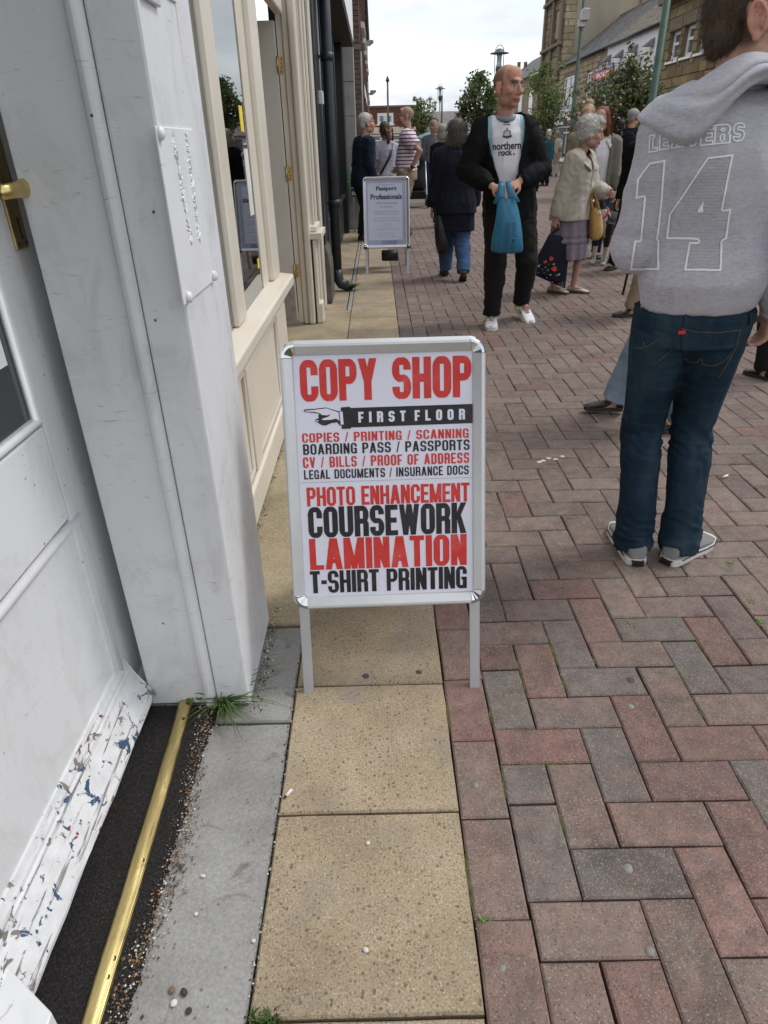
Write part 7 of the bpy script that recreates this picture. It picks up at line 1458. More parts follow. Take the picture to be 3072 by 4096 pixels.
decal('crest', [tuple(ZM(p) for p in q) for q in (((462, 1500), (572, 1492), (585, 1590), (450, 1598)), ((450, 1598), (585, 1590), (555, 1608), (480, 1612)), ((500, 1462), (535, 1460), (535, 1500), (500, 1502)))], TS, M_CR, shirt, .003); decal('crest_stripe', [tuple(ZM(p) for p in ((490+k*22, 1515), (500+k*22, 1514), (502+k*22, 1580), (490+k*22, 1581))) for k in range(3)], TS, M_SHIRT, shirt, .0045); decal('crest_scroll', strip([ZM(p) for p in ((448, 1590), (515, 1612), (590, 1582))], 3.5), TS, M_SPR, shirt, .005)
# carrier bag
b = NB('thin_blue_plastic'); p = b.pos(); n = b.noise(b.pos((1, 1, .3)), 26, 4, .6, .6); c = b.ramp(n, [(.3, (.025, .17, .29)), (.7, (.05, .27, .42))]); b.bump(n, .5, .01); b.set(c, .34, 0, .5); tl = b.new('ShaderNodeBsdfTranslucent'); b.l.new(c, tl.inputs[0]); ms = b.new('ShaderNodeMixShader'); ms.inputs[0].default_value = .35; b.l.new(b.b.outputs[0], ms.inputs[1]); b.l.new(tl.outputs[0], ms.inputs[2]); b.l.new(ms.outputs[0], b.n['Material Output'].inputs['Surface']); M_BAGB = b.mat
BY = 5.10
def bagp(x, y, d=0.): q = atY(x, y, BY); q.y += d; return q
q = bagp(1097, 550); t = thing('carrier_bag', 'thin blue plastic carrier bag held by the balding man', 'bag', tuple(q))
vs = []; ns = 22; rows = ((548, 1061, 1130, .045), (538, 1060, 1131, .075), (510, 1063, 1129, .085), (480, 1068, 1125, .07), (455, 1071, 1121, .05), (438, 1073, 1117, .028), (430, 1076, 1113, .016))
rs = random.Random(8)
for y, xl, xr, dp in rows:
    for i in range(ns):
        a = 2*PI*i/ns; c_, s_ = math.cos(a), math.sin(a); xm, xh = (xl+xr)/2, (xr-xl)/2; q = bagp(xm+xh*c_, y); q.y += dp*s_; q += V((rs.gauss(0, .004), rs.gauss(0, .006), rs.gauss(0, .004))); vs.append(q)
n_ = len(rows); mb = MB(); mb.add(vs, [(j*ns+i, j*ns+(i+1) % ns, (j+1)*ns+(i+1) % ns, (j+1)*ns+i) for j in range(n_-1) for i in range(ns)]+[tuple(range(ns-1, -1, -1))]); bag_o = put('bag_body', mb, M_BAGB, t, smooth=True)
sb = bag_o.modifiers.new('soft', 'SUBSURF'); sb.levels = 1; sb.render_levels = 1
for (x0, xm, x1) in ((1079, 1081, 1084), (1110, 1106, 1101)):
    put('handle', MB().tube([bagp(x0, 440), bagp(xm, 420, .01), bagp(x1, 403, .03), bagp(x1+(1 if x0 < 1090 else -1), 394, .05)], [(.045, .012), (.028, .012), (.022, .012), (.018, .010)], 10, (1, 0, 0)), M_BAGB, t, smooth=True)
M_BPR = pm('bag_print', (.018, .10, .19), .5); 
for txt, u in (('DESSERTS', 1087), ('FARM FOOD', 1101)):
    F = lambda a, b_, u=u: bagp(u+b_*9, 540-a*62, -.088); font_text('lettering', txt, F, 0, 1, 0, 1, M_BPR, t, .02)

# ------------------------------------------------------------------ elderly woman in the beige jacket
lx, ly = 1.755, 6.56
w1 = Person('white haired elderly woman in a beige jacket and mauve skirt carrying two bags', lx, ly, -126, 1.47, 1.12, .90, (0, .04), feet=((-.05, .085, 0), (.045, -.075, .0)), footdir=(4, -4), hands=((-.06, .30, .86), (.20, -.06, .66)), elbow=((-.7, -1, -.2), (.4, -1, 0)), hyaw=22, hpitch=-6, stoop=.10, voxel=.0095)
w1.body((.40, .235, .175), (.32, .29, .26), curl=(1.1, 1.0), vox=.0065, female=True, brow=.35, lips=(.36, .14, .12)); w1.finish(w1.bme)
H_WHITE = hairmat('hair_white', (.55, .53, .50)); curl_ = lambda p: .010*noise.noise(p*38)+.006*noise.noise(p*80)
w1.hair('hair', [((0, -.026, .050), (.090, .106, .090)), ((0, -.070, -.010), (.078, .055, .070)), ((.062, -.03, .0), (.030, .055, .055)), ((-.062, -.03, .0), (.030, .055, .055)), ((0, .045, .100), (.060, .045, .035))], H_WHITE, .007, curl_, 1, 2600, .03, (0, -.4, -.2), .0009)
jb = w1.top('jacket', C_BEIGE, .034, .36, 1., .046, .035, disp=folds(.012, (8, 8, 7), 3.), keep=lambda c, n_: not (c.y > .04 and abs(c.x+.005) < .008+.075*max(0, min(1, (c.z-1.0)/.22)) and c.z > .55), thick=.007, fat=1.15, vox=.0095)
w1.top('blouse', C_LGREY, .010, .44, 0, keep=lambda c, n_: c.z < 1.12, thick=0)
nb1 = w1.nb; M_BEIC = C_BEIGE
for sg in (-1, 1):
    mb = MB(); mb.tube([nb1+V((sg*.02, -.085, .012)), nb1+V((sg*.075, -.04, .010)), nb1+V((sg*.098, .05, -.030)), nb1+V((sg*.085, .115, -.085)), nb1+V((sg*.05, .125, -.115))], [(.012, .045), (.013, .050), (.013, .052), (.012, .045), (.008, .02)], 10, (0, .3, 1)); w1.garment('collar', mb, M_BEIC, .008, 2)
mb = MB(); mb.tube([w1.pel+V((0, 0, .08)), w1.pel+V((0, 0, -.08)), w1.pel+V((0, .0, -.26)), w1.pel+V((0, .0, -.43))], [(.15, .115), (.172, .145), (.178, .165), (.185, .178)], 22, p=2.2); C_MAUVE = cloth('mauve_skirt', (.20, .165, .195)); w1.garment('skirt', mb, C_MAUVE, None, 2, lambda p: .012*math.sin(math.atan2(p.y, p.x)*13+noise.noise(p*4)*2)*max(0, min(1, (.75-p.z)*2.2))+(.006*math.sin(p.z*110) if .42 < p.z < .52 else 0))
w1.shoes(pm('shoe_cream', (.42, .39, .33), .6, .1, 30), S_BROWN, .158, None, True)
# her floral shopping bag and her tan handbag
FYd = 6.42; pts4 = [atY(x, y, FYd) for x, y in ((1186, 506), (1233, 512), (1221, 623), (1143, 588))]; t = thing('shopping_bag', 'dark navy shopping bag with red embroidered flowers hanging from the elderly woman', 'bag', tuple(pts4[2])); mb = MB(); C_BAGN = cloth('bag_navy', (.012, .012, .024), rough=.7, weave=500)
rows = 9; ns = 18; vs = []
for j in range(rows):
    s_ = j/(rows-1); a, b_ = pts4[0].lerp(pts4[3], s_), pts4[1].lerp(pts4[2], s_); dp = .02+.06*math.sin(min(1, s_*1.15)*PI*.62)
    for i in range(ns):
        an = 2*PI*i/ns; c_, sn = math.cos(an), math.sin(an); q = a.lerp(b_, .5+.5*math.copysign(abs(c_)**.7, c_)); q = V((q.x, q.y+dp*math.copysign(abs(sn)**.8, sn)*.6, q.z)); q += V((0, .006*noise.noise(q*14), 0)); vs.append(q)
mb.add(vs, [(j*ns+i, j*ns+(i+1) % ns, (j+1)*ns+(i+1) % ns, (j+1)*ns+i) for j in range(rows-1) for i in range(ns)]+[tuple(range(ns)), tuple(range(rows*ns-1, (rows-1)*ns-1, -1))]); bo = put('bag_body', mb, C_BAGN, t, smooth=True); bm = bmesh.new(); bm.from_mesh(bo.data); bmesh.ops.recalc_face_normals(bm, faces=bm.faces); bm.to_mesh(bo.data); bm.free()
hnd = atY(1218, 500, 6.45); mb = MB(); mb.tube([pts4[0]+V((.02, 0, 0)), pts4[0].lerp(hnd, .6)+V((0, 0, .03)), hnd, pts4[1].lerp(hnd, .5)+V((0, 0, .02)), pts4[1]+V((-.02, 0, 0))], [(.012, .005)]*5, 8); put('handle', mb, C_BAGN, t, local=False)
bpy.context.view_layer.update(); TF = bvh_of(bo); ZF = zig(1900, 1000, 700/1659); FL = [pm('flower_red', (.55, .05, .03), .7), pm('flower_pale', (.45, .42, .30), .7), pm('flower_green', (.10, .13, .07), .7), pm('bag_band', (.055, .065, .07), .8)]
decal('band', strip([ZF(p) for p in ((530, 185), (620, 245), (720, 295), (845, 330))], 11), TF, FL[3], t, .002); rs = random.Random(5)
for x, y, r_, mt in ((750, 178, 30, 0), (722, 82, 24, 0), (665, 112, 18, 0), (745, 132, 12, 1), (605, 152, 13, 1), (668, 160, 10, 1), (795, 232, 13, 1), (715, 232, 12, 1), (640, 180, 12, 2), (690, 190, 14, 2), (770, 240, 14, 2), (655, 215, 10, 2), (620, 135, 9, 2), (700, 130, 10, 2), (600, 215, 6, 1), (735, 300, 6, 1), (680, 262, 6, 1), (800, 318, 6, 1)):
    for k in range(6 if r_ > 12 else 3):
        a = 2*PI*k/6+rs.random(); cx, cy_ = x+r_*.45*math.cos(a), y+r_*.45*math.sin(a); o = decal('petal', [tuple(ZF((cx+r_*.5*math.cos(q)*rs.uniform(.7, 1.1), cy_+r_*.5*math.sin(q)*rs.uniform(.7, 1.1))) for q in [2*PI*i/7 for i in range(7)])], TF, FL[mt], t, .004+.0006*k)
M_TAN = pm('tan_leather', (.42, .25, .075), .5, .2, 14, .2, 60); TY = 6.50; t = thing('handbag', 'tan leather handbag on the elderly woman\'s forearm', 'bag', tuple(atY(1283, 520, TY))); vs = []; rows = ((448, 1277, 1295, .03), (462, 1274, 1300, .05), (490, 1272, 1303, .065), (510, 1272, 1302, .07), (520, 1275, 1290, .05)); ns = 18
for y, xl, xr, dp in rows:
    for i in range(ns): an = 2*PI*i/ns; q = atY((xl+xr)/2+(xr-xl)/2*math.copysign(abs(math.cos(an))**.7, math.cos(an)), y, TY); vs.append(V((q.x, q.y+dp*math.sin(an), q.z)))
mb = MB(); mb.add(vs, [(j*ns+(i+1) % ns, j*ns+i, (j+1)*ns+i, (j+1)*ns+(i+1) % ns) for j in range(len(rows)-1) for i in range(ns)]+[tuple(range(ns)), tuple(range(len(rows)*ns-1, (len(rows)-1)*ns-1, -1))]); bo = put('bag_body', mb, M_TAN, t, smooth=True); bm = bmesh.new(); bm.from_mesh(bo.data); bmesh.ops.recalc_face_normals(bm, faces=bm.faces); bm.to_mesh(bo.data); bm.free(); sb = bo.modifiers.new('soft', 'SUBSURF'); sb.levels = sb.render_levels = 1
for dy_ in (-.035, .035): put('strap', MB().tube([atY(1278, 452, TY)+V((0, dy_, 0)), atY(1276, 430, TY)+V((0, dy_*.6, 0)), atY(1279, 416, TY)+V((0, dy_*.3, 0)), atY(1287, 424, TY)+V((0, dy_*.6, 0)), atY(1292, 452, TY)+V((0, dy_, 0))], [(.010, .006)]*5, 8), M_TAN, t, smooth=True)
for x, y in ((1285, 458), (1293, 462)): put('buckle', MB().ell(atY(x, y, TY)+V((0, -.055, 0)), (.008, .004, .010)), M_STEEL, t, smooth=True)
# ------------------------------------------------------------------ woman in the long navy coat seen from behind
w2 = Person('woman walking away in a long navy coat and blue jeans, grey brown bob', .80, 7.45, 3, 1.475, 1.13, .98, feet=((-.055, .20, 0), (.075, -.22, .035)), footdir=(3, -3), hands=((-.24, .05, .62), (.22, .08, .64)), voxel=.0105); w2.pitch = (0, .55)
w2.body((.42, .25, .19), vox=.011); w2.finish(w2.bme); H_GB = hairmat('hair_grey_brown', (.10, .088, .072))
w2.hair('hair', [((0, -.02, .045), (.094, .105, .085)), ((0, -.04, -.03), (.094, .078, .080)), ((0, -.03, -.085), (.098, .075, .042))], H_GB, .008, lambda p: .004*noise.noise(V((p.x*40, p.y*40, p.z*6))), 2, 2200, .05, (0, 0, -1), .001, keep=lambda q: not (q.y > .035 and q.z < .05))
C_COAT = cloth('coat_navy', (.0105, .0115, .020), rough=.9, weave=300); w2.top('coat', C_COAT, .040, .36, 1., .055, .045, disp=folds(.012, (6, 6, 3), 6.), thick=.006, fat=1.3, collar=.030)
mb = MB(); mb.tube([w2.pel+V((0, 0, .06)), w2.pel+V((0, -.01, -.12)), w2.pel+V((0, -.01, -.27))], [(.175, .135), (.20, .165), (.205, .175)], 20, p=2.2); w2.garment('coat_skirt', mb, C_COAT, None, 2, folds(.012, (8, 8, 1.5), 7.)); w2.trousers(C_DENIM, .020, .072, 1.25, folds(.010, (6, 6, 12), 1.)); w2.shoes(S_BLACK, S_SOLE, .16)
q0, q1 = atY(948, 470, 7.35), atY(956, 545, 7.35); t = thing('shoulder_bag', 'limp black bag hanging at the left side of the woman in navy', 'bag', tuple(q1)); mb = MB(); mb.tube([q0+V((0, 0, .02)), q0.lerp(q1, .3), q0.lerp(q1, .75), q1, q1-V((-.01, 0, .02))], [(.03, .05), (.06, .08), (.065, .09), (.05, .07), (.02, .04)], 12); put('bag_body', mb, S_BLACK, t, smooth=True); put('strap', MB().tube([q0, atY(950, 420, 7.4), atY(957, 360, 7.38)], [.012, .01, .01], 6), S_BLACK, t)

# ------------------------------------------------------------------ group by the far A-board
m2 = Person('white haired old man in a dark navy jumper standing by the brick pier', -.20, 10.9, -62, 1.69, 1.14, .95, (0, .05), hands=((-.14, .22, .92), (.20, .10, .80)), elbow=((-.6, -1, 0), (.6, -1, 0)), hyaw=-14, hpitch=2, stoop=.05, voxel=.012)
m2.body((.44, .25, .19), (.4, .38, .35), curl=(.6, .6), vox=.009, brow=.3); m2.finish(m2.bme); m2.hair('hair', [((0, -.024, .040), (.080, .096, .082)), ((0, -.062, -.012), (.066, .048, .060))], H_WHITE, .008, lambda p: .003*noise.noise(p*50), 1, 900, .02, (0, -.6, -.6), .001, keep=lambda q: (q.y < .05) and not (abs(q.x) > .055 and q.y > -.02 and q.z < .02) and q.z > -.08)
m2.top('jumper', cloth('jumper_navy', (.012, .020, .034), weave=260), .026, .44, 1., .040, .0, disp=folds(.012, (6, 6, 8), 4.), collar=.0, fat=1.15, belly=.008); put('shirt_collar', MB().tube([m2.nb+V((.058*math.cos(a), .004+.058*math.sin(a), .016)) for a in [2*PI*k/16 for k in range(17)]], .014, 8, (0, 0, 1), cap=False), pm('collar_blue', (.16, .27, .33), .8), m2.t, smooth=True, local=True); m2.trousers(cloth('trousers_brown', (.030, .026, .024)), .020, .075, 1.25); m2.shoes(S_BLACK, S_SOLE)
b = NB('maroon_stripes'); p = b.pos(obj=True); sp = b.new('ShaderNodeSeparateXYZ'); b.l.new(p, sp.inputs[0]); w_ = b.math('ADD', sp.outputs[2], b.math('MULTIPLY', b.noise(p, 7, 3), .012)); s1 = b.math('SINE', b.math('MULTIPLY', w_, 2*PI/.048)); c = b.mix(b.ramp(s1, [(.46, 0.), (.54, 1.)]), (.64, .60, .66), (.165, .022, .06)); M_STR = b.set(c, .9, 0, .1, Sheen_Weight=.2)
m3 = Person('man in a maroon and white striped polo shirt with a hand on his hip', .47, 11.4, 82, 1.76, 1.10, 1.0, (0, -.02), hands=((-.235, -.10, .96), (.20, .16, .95)), elbow=((-.5, -1, .1), (.6, -1, 0)), hyaw=8, voxel=.011); HIP3 = (.42, .24, .17)
m3.body(HIP3, (.2, .17, .14), (.25, .17, .13), curl=(.5, .5), hdirs=((.5, .55, -.6), None), vox=.0085); m3.stubble((.20, .17, .145), .6, .015, -.04, .2); m3.finish(m3.bme)
m3.top('polo_shirt', M_STR, .024, .47, .5, None, .0, disp=folds(.009, (6, 6, 7), 3.), belly=.012, fat=1.5); put('polo_collar', MB().tube([m3.nb+V((.066*math.cos(a), .004+.066*math.sin(a), .012-.02*max(0, math.sin(a)))) for a in [2*PI*k/18 for k in range(19)]], [(.020, .012)]*19, 8, (0, 0, 1), cap=False), cloth('collar_maroon', (.15, .022, .05)), m3.t, smooth=True, local=True); m3.trousers(C_KHAKI, .030, None, 1.3, None, None, .66, name='shorts')
put('watch', MB().tube([m3.wr[0]-m3.hdir[0]*.035, m3.wr[0]-m3.hdir[0]*.012], .036, 12), S_BLACK, m3.t, smooth=True, local=True)
for k in (0, 1): put('sock', MB().tube([m3.ank[k]-VZ*.03, m3.ank[k]+VZ*.03, m3.ank[k].lerp(m3.knee[k], .32)], [.050, .046, .055], 12), S_BLACK, m3.t, smooth=True, local=True)
m3.shoes(S_BROWN, S_SOLE)
def simple(label, x, y, yaw, H, skin, hairm, hprims, topm, legm, shoem=S_BLACK, girth=1., vox=.014, hk=None, hdisp=None, strands=0, sleeve=1., hem=.46, brow=(.06, .04, .03), female=True, stub=None, e=.022, skirt=None, sl=.04, **kw):
    p_ = Person(label, x, y, yaw, H, girth, .92 if female else 1., voxel=vox, **kw); p_.body(skin, brow, vox=vox*.72, female=female, brow=.6)
    if stub: p_.stubble(stub, .75, .02, -.04, .8)
    p_.finish(p_.bme)
    if hprims: p_.hair('hair', hprims, hairm, .009, hdisp or (lambda q: .004*noise.noise(V((q.x*30, q.y*30, q.z*8)))), 1, strands, sl, (0, 0, -1), .0014, keep=hk)
    p_.top('top', topm, e, hem, sleeve, .042 if sleeve == 1. else None, 0., disp=folds(.009, (7, 7, 7), H*4)); p_.trousers(legm, .018, .07, 1.15); p_.shoes(shoem, S_SOLE); return p_
SHORT = [((0, -.020, .040), (.081, .098, .084)), ((0, -.058, -.010), (.066, .050, .060))]; HKS = lambda q: q.y < .055 and not (abs(q.x) > .055 and q.y > -.02 and q.z < .02) and q.z > -.075
LONG = [((0, -.018, .044), (.086, .100, .084)), ((0, -.045, -.04), (.085, .062, .090)), ((.066, .0, -.05), (.030, .045, .085)), ((-.066, .0, -.05), (.030, .045, .085)), ((0, -.045, -.12), (.080, .045, .06))]; HKL = lambda q: not (q.y > .030 and q.z < .055 and abs(q.x) < .066) and q.y < .085
H_RED = hairmat('hair_red', (.20, .058, .020)); H_BRN = hairmat('hair_mid_brown', (.085, .050, .028)); H_DRK = hairmat('hair_dark', (.022, .017, .014)); H_GRY = hairmat('hair_grey', (.24, .23, .22)); H_BLO = hairmat('hair_blonde', (.33, .25, .14))
p1 = simple('woman with a brown ponytail and grey tee, black strap across her back', .16, 12.3, 24, 1.60, SKIN[1], H_BRN, SHORT+[([(0, -.085, .02), (.03, -.125, -.02), (.05, -.12, -.12), (.045, -.10, -.21)], [(.028, .026), (.036, .030), (.038, .028), (.012, .01)])], C_LGREY, C_DENIM, sleeve=.5, hk=lambda q: q.y < .055 and not (abs(q.x) > .055 and q.y > -.02 and q.z < .02), strands=500, hyaw=-20)
put('strap', MB().tube([p1.sh[1]+V((-.06, -.09, .05)), p1.che+V((.02, -.145, 0)), p1.pel+V((-.14, -.10, .05))], [(.018, .005)]*3, 8), S_BLACK, p1.t, smooth=True, local=True)
simple('dark haired woman in a white top facing us between the two men', .26, 14.6, 176, 1.58, SKIN[0], H_DRK, LONG, C_WHITE, C_DENIMD, sleeve=.5, hk=HKL)
simple('small ginger haired child half hidden behind the far A-board', .27, 12.9, 150, 1.02, SKIN[1], H_RED, LONG, pm('child_top', (.5, .22, .15), .9), C_DENIM, hk=HKL, headk=1.5)
ga = atY(935, 300, 18.); m4 = simple('man in a dark grey tee shirt looking to the right beyond the pushchair', ga.x, 18., 180, 1.76, SKIN[0], H_GRY, SHORT, C_GREYT, C_DENIMD, sleeve=.62, female=False, hk=HKS, hyaw=30, girth=1.1)
put('chest_emblem', MB().add([m4.che+V((-.10, .17, .06)), m4.che+V((-.05, .17, .06)), m4.che+V((-.075, .17, .11))], [(0, 1, 2)]), C_WHITE, m4.t, local=True)
ga = atY(955, 300, 12.5); simple('grey blonde haired woman in a dark jacket half hidden by the navy coat', ga.x, 12.5, -35, 1.55, SKIN[1], hairmat('hair_ash', (.30, .27, .21)), LONG[:3], C_BLACK, C_DENIMD, hk=HKL, strands=300)
ga = atY(1012, 300, 26.); simple('white haired woman far off between the navy coat and the black jacket', ga.x, 26., -160, 1.62, SKIN[1], H_WHITE, SHORT, C_TEAL, C_DENIMD, vox=.02)
# ------------------------------------------------------------------ right hand group
ga = atY(1301, 300, 8.7); r1 = simple('young woman with long red hair in an olive jacket over a white tee', ga.x, 8.0, 166, 1.60, (.52, .33, .26), H_RED, LONG, C_WHITE, C_DENIMD, hk=HKL, strands=700, sl=.06, sleeve=.5, e=.014, hem=.42, vox=.012, hyaw=-22, htilt=5, hands=((-.20, .10, .68), (.2, .12, .70)), lips=None) if False else None
def redhead():
    p_ = Person('young woman with long red hair in an olive jacket over a white tee', ga.x, 8.7, 172, 1.60, 1., .95, (.02, .04), hyaw=-26, htilt=6, hpitch=-4, voxel=.011, stoop=.03); p_.body((.56, .36, .29), (.16, .06, .03), vox=.0075, female=True, brow=.5, lips=(.46, .15, .15)); p_.finish(p_.bme)
    p_.hair('hair', LONG, H_RED, .008, lambda q: .005*noise.noise(V((q.x*30, q.y*30, q.z*7))), 1, 1200, .06, (0, 0, -1), .0011, keep=HKL); p_.top('tee', C_WHITE, .014, .42, .5, disp=folds(.008, (7, 7, 5))); p_.top('jacket', C_OLIVE, .036, .40, 1., .045, .01, disp=folds(.010, (7, 7, 7), 2.), keep=lambda c, n_: not (c.y > .02 and abs(c.x) < .085 and n_.y > -.2) and not (c.z > 1.30 and abs(c.x) < .09), thick=.007)
    for sg in (-1, 1): mb = MB(); mb.tube([p_.nb+V((sg*.03, -.08, .01)), p_.nb+V((sg*.085, -.02, .02)), p_.nb+V((sg*.09, .075, -.02)), p_.nb+V((sg*.10, .10, -.09))], [(.010, .035), (.012, .045), (.012, .045), (.006, .015)], 10, (0, .3, 1)); p_.garment('collar', mb, C_WHITE if sg < 0 else C_OLIVE, .008, 2)
    p_.trousers(C_DENIMD, .016, .06); p_.shoes(S_BLACK, S_SOLE)
redhead()
gb_ = atY(1266, 300, 9.6); simple('woman with blonde hair pinned up in a bun behind the elderly woman', gb_.x, 9.6, 150, 1.66, SKIN[1], H_BLO, SHORT+[((.0, -.06, .125), (.055, .052, .042))], C_KHAKI, C_DENIMD, strands=900, sl=.025, hk=lambda q: q.y < .07 and not (abs(q.x) > .055 and q.y > -.02 and q.z < .02), hpitch=-10)
gc_ = atY(1338, 300, 17.); simple('man in a teal fleece and tan trousers with his back to us', gc_.x, 17., -10, 1.66, SKIN[0], H_DRK, SHORT, C_TEAL, C_KHAKI, female=False, hk=HKS, girth=1.15)
gd_ = atY(1361, 300, 13.); m6 = simple('grey haired man in a black jacket with a rucksack before the big tree', gd_.x, 13., -22, 1.72, SKIN[0], H_GRY, SHORT, C_BLACK, C_TROUS, female=False, hk=HKS, e=.035, hyaw=-35); mb = MB(); mb.ell(m6.che+V((-.02, -.20, .0)), (.15, .085, .20)); m6.garment('rucksack', mb, C_BLACK, .012, 2, folds(.008))
put('rucksack_strap', MB().tube([m6.sh[0]+V((.04, .05, .06)), m6.sh[0]+V((.03, -.10, .05)), m6.che+V((-.12, -.2, .1))], [(.022, .008)]*3, 8), S_BLACK, m6.t, smooth=True, local=True)
ge_ = atG(1196, 381); simple('person in beige seen from behind with hands clasped at the back', ge_.x, ge_.y, -8, 1.63, SKIN[0], H_GRY, SHORT, C_BEIGE, C_BEIGE, sleeve=.62, hk=HKS, vox=.02, hands=((-.02, -.17, .86), (.03, -.18, .84)), elbow=((-1, -.6, 0), (1, -.6, 0)), female=False)
gf_ = atY(1184, 300, 24.); simple('white haired person in teal just beyond the black jacket sleeve', gf_.x+.02, 24., 20, 1.60, SKIN[1], H_WHITE, SHORT, C_TEAL, C_BLACK, vox=.02, hk=HKS)
gg_ = atG(1162, 413); simple('person in wide black trousers half hidden behind the black jacket', gg_.x-.12, gg_.y, 10, 1.66, SKIN[1], H_BRN, SHORT, C_BLACK, C_TROUS, vox=.018, hk=HKS)
gh_ = atG(1333, 588); dw_ = simple('dog walker in black trousers hidden behind the hooded boy', gh_.x+.16, gh_.y+.1, 140, 1.52, SKIN[1], H_DRK, SHORT, C_BLACK, C_TROUS, vox=.014, hk=HKS, feet=((-.15, .02, 0), (.17, .02, 0)))
gi_ = atG(1345, 683); k_ = simple('person in khaki trousers leaning on a cane, hidden behind the hooded boy', gi_.x+.22, gi_.y+.05, 90, 1.42, SKIN[1], H_GRY, SHORT, C_KHAKI, C_KHAKI, S_BLACK, vox=.014, hk=HKS, feet=((-.06, .16, 0), (.05, -.1, 0)))
q = atG(1345, 637); t = thing('walking_stick', 'dark walking stick planted on the bricks beside the hooded boy\'s hip', 'walking stick', tuple(q)); put('shaft', MB().tube([q, q+V((.03, 0, .35)), q+V((.07, .02, .80))], [.011, .012, .012], 10), S_BLACK, t, smooth=True); put('handle', MB().tube([q+V((.07, .02, .79)), q+V((.075, .02, .83)), q+V((.10, .02, .85)), q+V((.15, .02, .845))], .013, 10), S_BLACK, t, smooth=True); put('ferrule', MB().tube([q, q+V((.002, 0, .025))], .014, 10), S_SOLE, t, smooth=True)
# walker in pale jeans passing in front of the boy
wk = simple('person in pale jeans and black shoes striding past in front of the boy', 1.42, 3.20, 88, 1.36, SKIN[1], H_BRN, SHORT, C_GREYT, C_DENIML, S_BLACK, vox=.011, hk=HKS, feet=((-.13, -.07, 0), (.12, .21, 0)), footdir=(6, -8))
simple('person in black trousers at the right edge of the photo', 2.36, 3.86, 20, 1.30, SKIN[1], H_BRN, SHORT, C_BLACK, C_TROUS, S_BLACK, vox=.014, hk=HKS)
# ------------------------------------------------------------------ pushchair, dog, pigeon
pc = atG(915, 440); t = thing('pushchair', 'black pushchair with a rain hood waiting behind the striped polo shirt', 'pushchair', (pc.x-.22, 16.9, 0)); ox, oy = pc.x-.25, 16.9; M_FAB = cloth('pushchair_fabric', (.014, .014, .016), rough=.8)
mb = MB(); mb.tube([(ox, oy, .35), (ox, oy+.05, .55), (ox, oy+.1, .85), (ox, oy+.12, 1.02)], [(.22, .26), (.24, .24), (.24, .20), (.20, .12)], 14); put('seat_shell', mb, M_FAB, t, smooth=True); mb = MB(); mb.ell((ox, oy+.06, .98), (.245, .30, .20)); put('hood', mb, M_FAB, t, smooth=True)
for sx in (-1, 1):
    put('frame_tube', MB().tube([(ox+sx*.25, oy-.3, .15), (ox+sx*.25, oy, .5), (ox+sx*.24, oy+.35, 1.02)], .016, 8), M_ALU, t, smooth=True); put('frame_tube', MB().tube([(ox+sx*.25, oy+.3, .15), (ox+sx*.25, oy, .5)], .016, 8), M_ALU, t, smooth=True)
    for dy_ in (-.3, .3):
        wl_ = put('wheel', MB().tube([(ox+sx*.25, oy+dy_, .14), (ox+sx*.29, oy+dy_, .14)], .10, 16), M_STEEL, t); put('tyre', MB().tube([(ox+sx*.272+0, oy+dy_+.125*math.cos(a), .14+.125*math.sin(a)) for a in [2*PI*k/18 for k in range(19)]], .022, 8, (1, 0, 0), cap=False), S_BLACK, wl_, smooth=True)
put('basket', MB().box((ox-.22, oy-.28, .18), (ox+.22, oy+.26, .34)), M_FAB, t, bevel=.02); put('label', MB().box((ox-.05, oy-.262, .86), (ox+.07, oy-.258, .98)), S_WHITE, t); put('push_bar', MB().tube([(ox-.24, oy+.35, 1.02), (ox, oy+.40, 1.05), (ox+.24, oy+.35, 1.02)], .018, 8), S_BLACK, t, smooth=True)
dq = atG(1306, 568); t = thing('dog', 'black and white dog on a lead standing behind the tan handbag', 'dog', (dq.x+.05, dq.y, 0), R(-52)); mb = MB()      # local: nose towards -y
mb.tube([(0, .33, .44), (0, .25, .445), (0, .05, .43), (0, -.15, .43), (0, -.26, .46)], [(.07, .08), (.10, .115), (.095, .11), (.115, .15), (.08, .11)], 14); mb.tube([(0, -.22, .49), (0, -.30, .58), (0, -.34, .66)], [(.085, .10), (.070, .08), (.060, .065)], 12); mb.ell((0, -.36, .69), (.068, .085, .068)); mb.tube([(0, -.40, .68), (0, -.47, .655), (0, -.52, .645)], [(.045, .042), (.034, .033), (.024, .022)], 10)
for sx in (-1, 1):
    mb.tube([(sx*.075, -.20, .45), (sx*.075, -.21, .28), (sx*.072, -.20, .14), (sx*.072, -.205, .04)], [.058, .040, .027, .024], 10); mb.ell((sx*.072, -.225, .022), (.028, .042, .022)); mb.tube([(sx*.075, .26, .46), (sx*.085, .20, .32), (sx*.08, .31, .18), (sx*.08, .29, .04)], [.080, .058, .028, .024], 10); mb.ell((sx*.08, .27, .022), (.028, .042, .022)); mb.tube([(sx*.055, -.345, .735), (sx*.068, -.34, .79), (sx*.082, -.355, .775)], [(.03, .012), (.024, .010), (.008, .006)], 8)
mb.tube([(0, .34, .46), (0, .44, .40), (0, .52, .30), (0, .56, .26)], [.032, .045, .042, .015], 10)
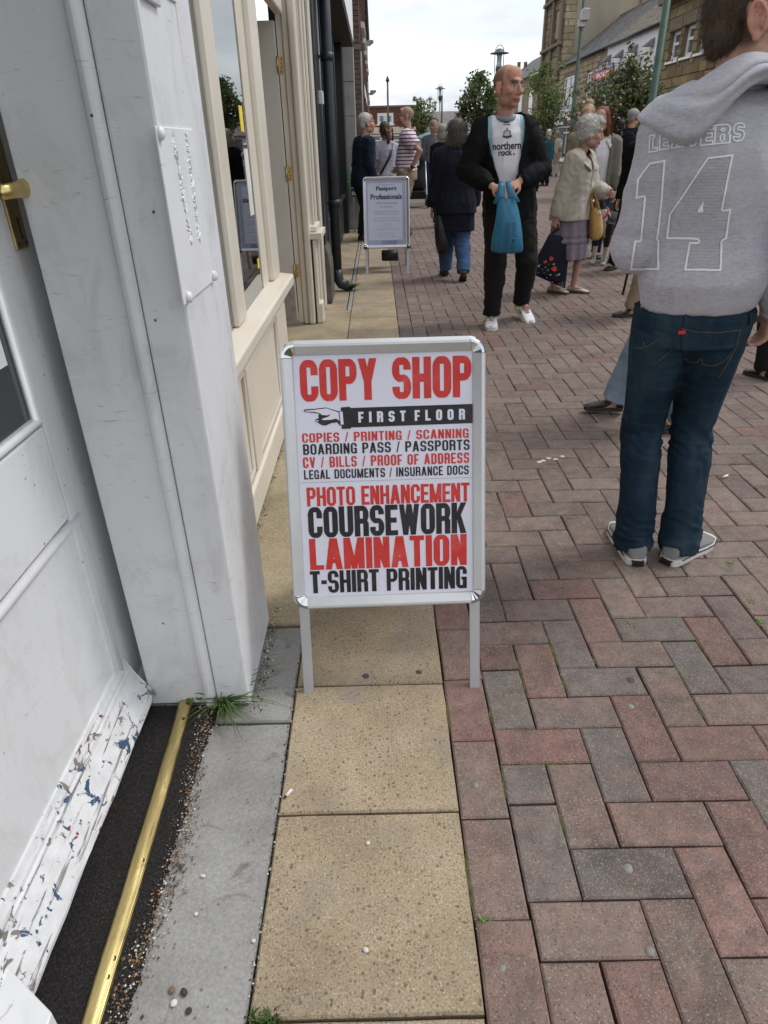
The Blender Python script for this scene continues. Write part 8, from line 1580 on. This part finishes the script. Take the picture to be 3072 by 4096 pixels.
me = remesh(mb, .010, 2, lambda p: .006*noise.noise(p*34)); n = len(me.vertices); co = np.empty(n*3, np.float32); me.vertices.foreach_get('co', co); co = co.reshape(-1, 3); col = np.tile(np.array([.014, .012, .012], np.float32), (n, 1)); wm = ((co[:, 2] < .20)) | ((co[:, 1] < -.20) & (co[:, 2] < .60) & (co[:, 2] > .30) & (np.abs(co[:, 0]) < .075)) | ((np.abs(co[:, 0]) < .018) & (co[:, 1] < -.33)) | (co[:, 1] > .52); col[wm] = (.52, .49, .45); col[(co[:, 1] < -.505)] = (.015, .013, .013)
a = me.color_attributes.new('col', 'FLOAT_COLOR', 'POINT'); a.data.foreach_set('color', np.hstack([col, np.ones((n, 1), np.float32)]).ravel()); b = NB('dog_coat'); tt = b.attr('col'); p = b.pos(obj=True); b.bump(b.noise(b.pos((1, .3, .5), obj=True), 120, 3), .6, .006); link('body', me, b.set(tt, .7, 0, .3), t, smooth=True, local=True)
put('collar', MB().tube([(.084*math.cos(a), -.272+.045*math.sin(a), .555+.06*math.sin(a)) for a in [2*PI*k/16 for k in range(17)]], .010, 6, (0, 0, 1), cap=False), M_RED, t, smooth=True, local=True)
for sx in (-1, 1): put('eye', MB().ell((sx*.036, -.425, .705), (.010, .008, .010)), S_BLACK, t, local=True, smooth=True)
bpy.context.view_layer.update(); a0 = t.matrix_world @ V((0, -.28, .60)); a1 = atY(1284, 442, dq.y-.6); t2 = thing('dog_lead', 'black lead slanting down behind the tan handbag to the dog', 'dog lead', tuple(a0)); put('lead', MB().tube([a0, a0.lerp(a1, .5)-VZ*.01, a1], .009, 6), S_BLACK, t2, smooth=True)
pg = atG(1303, 424); t = thing('pigeon', 'grey pigeon walking on the bricks under the bench', 'pigeon', tuple(pg)); M_PIG = pm('pigeon_grey', (.17, .17, .19), .8, .25, 40); mb = MB(); q = pg
mb.tube([q+V((-.15, 0, .10)), q+V((-.08, 0, .12)), q+V((0, 0, .13)), q+V((.07, 0, .15)), q+V((.10, 0, .20)), q+V((.115, 0, .235))], [(.03, .012), (.05, .04), (.065, .06), (.055, .055), (.03, .03), (.026, .026)], 10, (0, 1, 0)); mb.ell(q+V((.125, 0, .245)), (.028, .024, .024)); put('body', mb, M_PIG, t, smooth=True); put('beak', MB().tube([q+V((.145, 0, .243)), q+V((.172, 0, .235))], [.008, .002], 6), S_BLACK, t)
for s_ in (-.02, .02): put('leg', MB().tube([q+V((.01, s_, .08)), q+V((.015, s_, .004)), q+V((.04, s_, .003))], .006, 6), M_RED, t)
for s_ in (-1, 1): put('wing', MB().ell(q+V((-.03, s_*.05, .135)), (.10, .016, .045)), pm('pigeon_wing', (.22, .22, .24), .8, .2, 30), t, smooth=True)
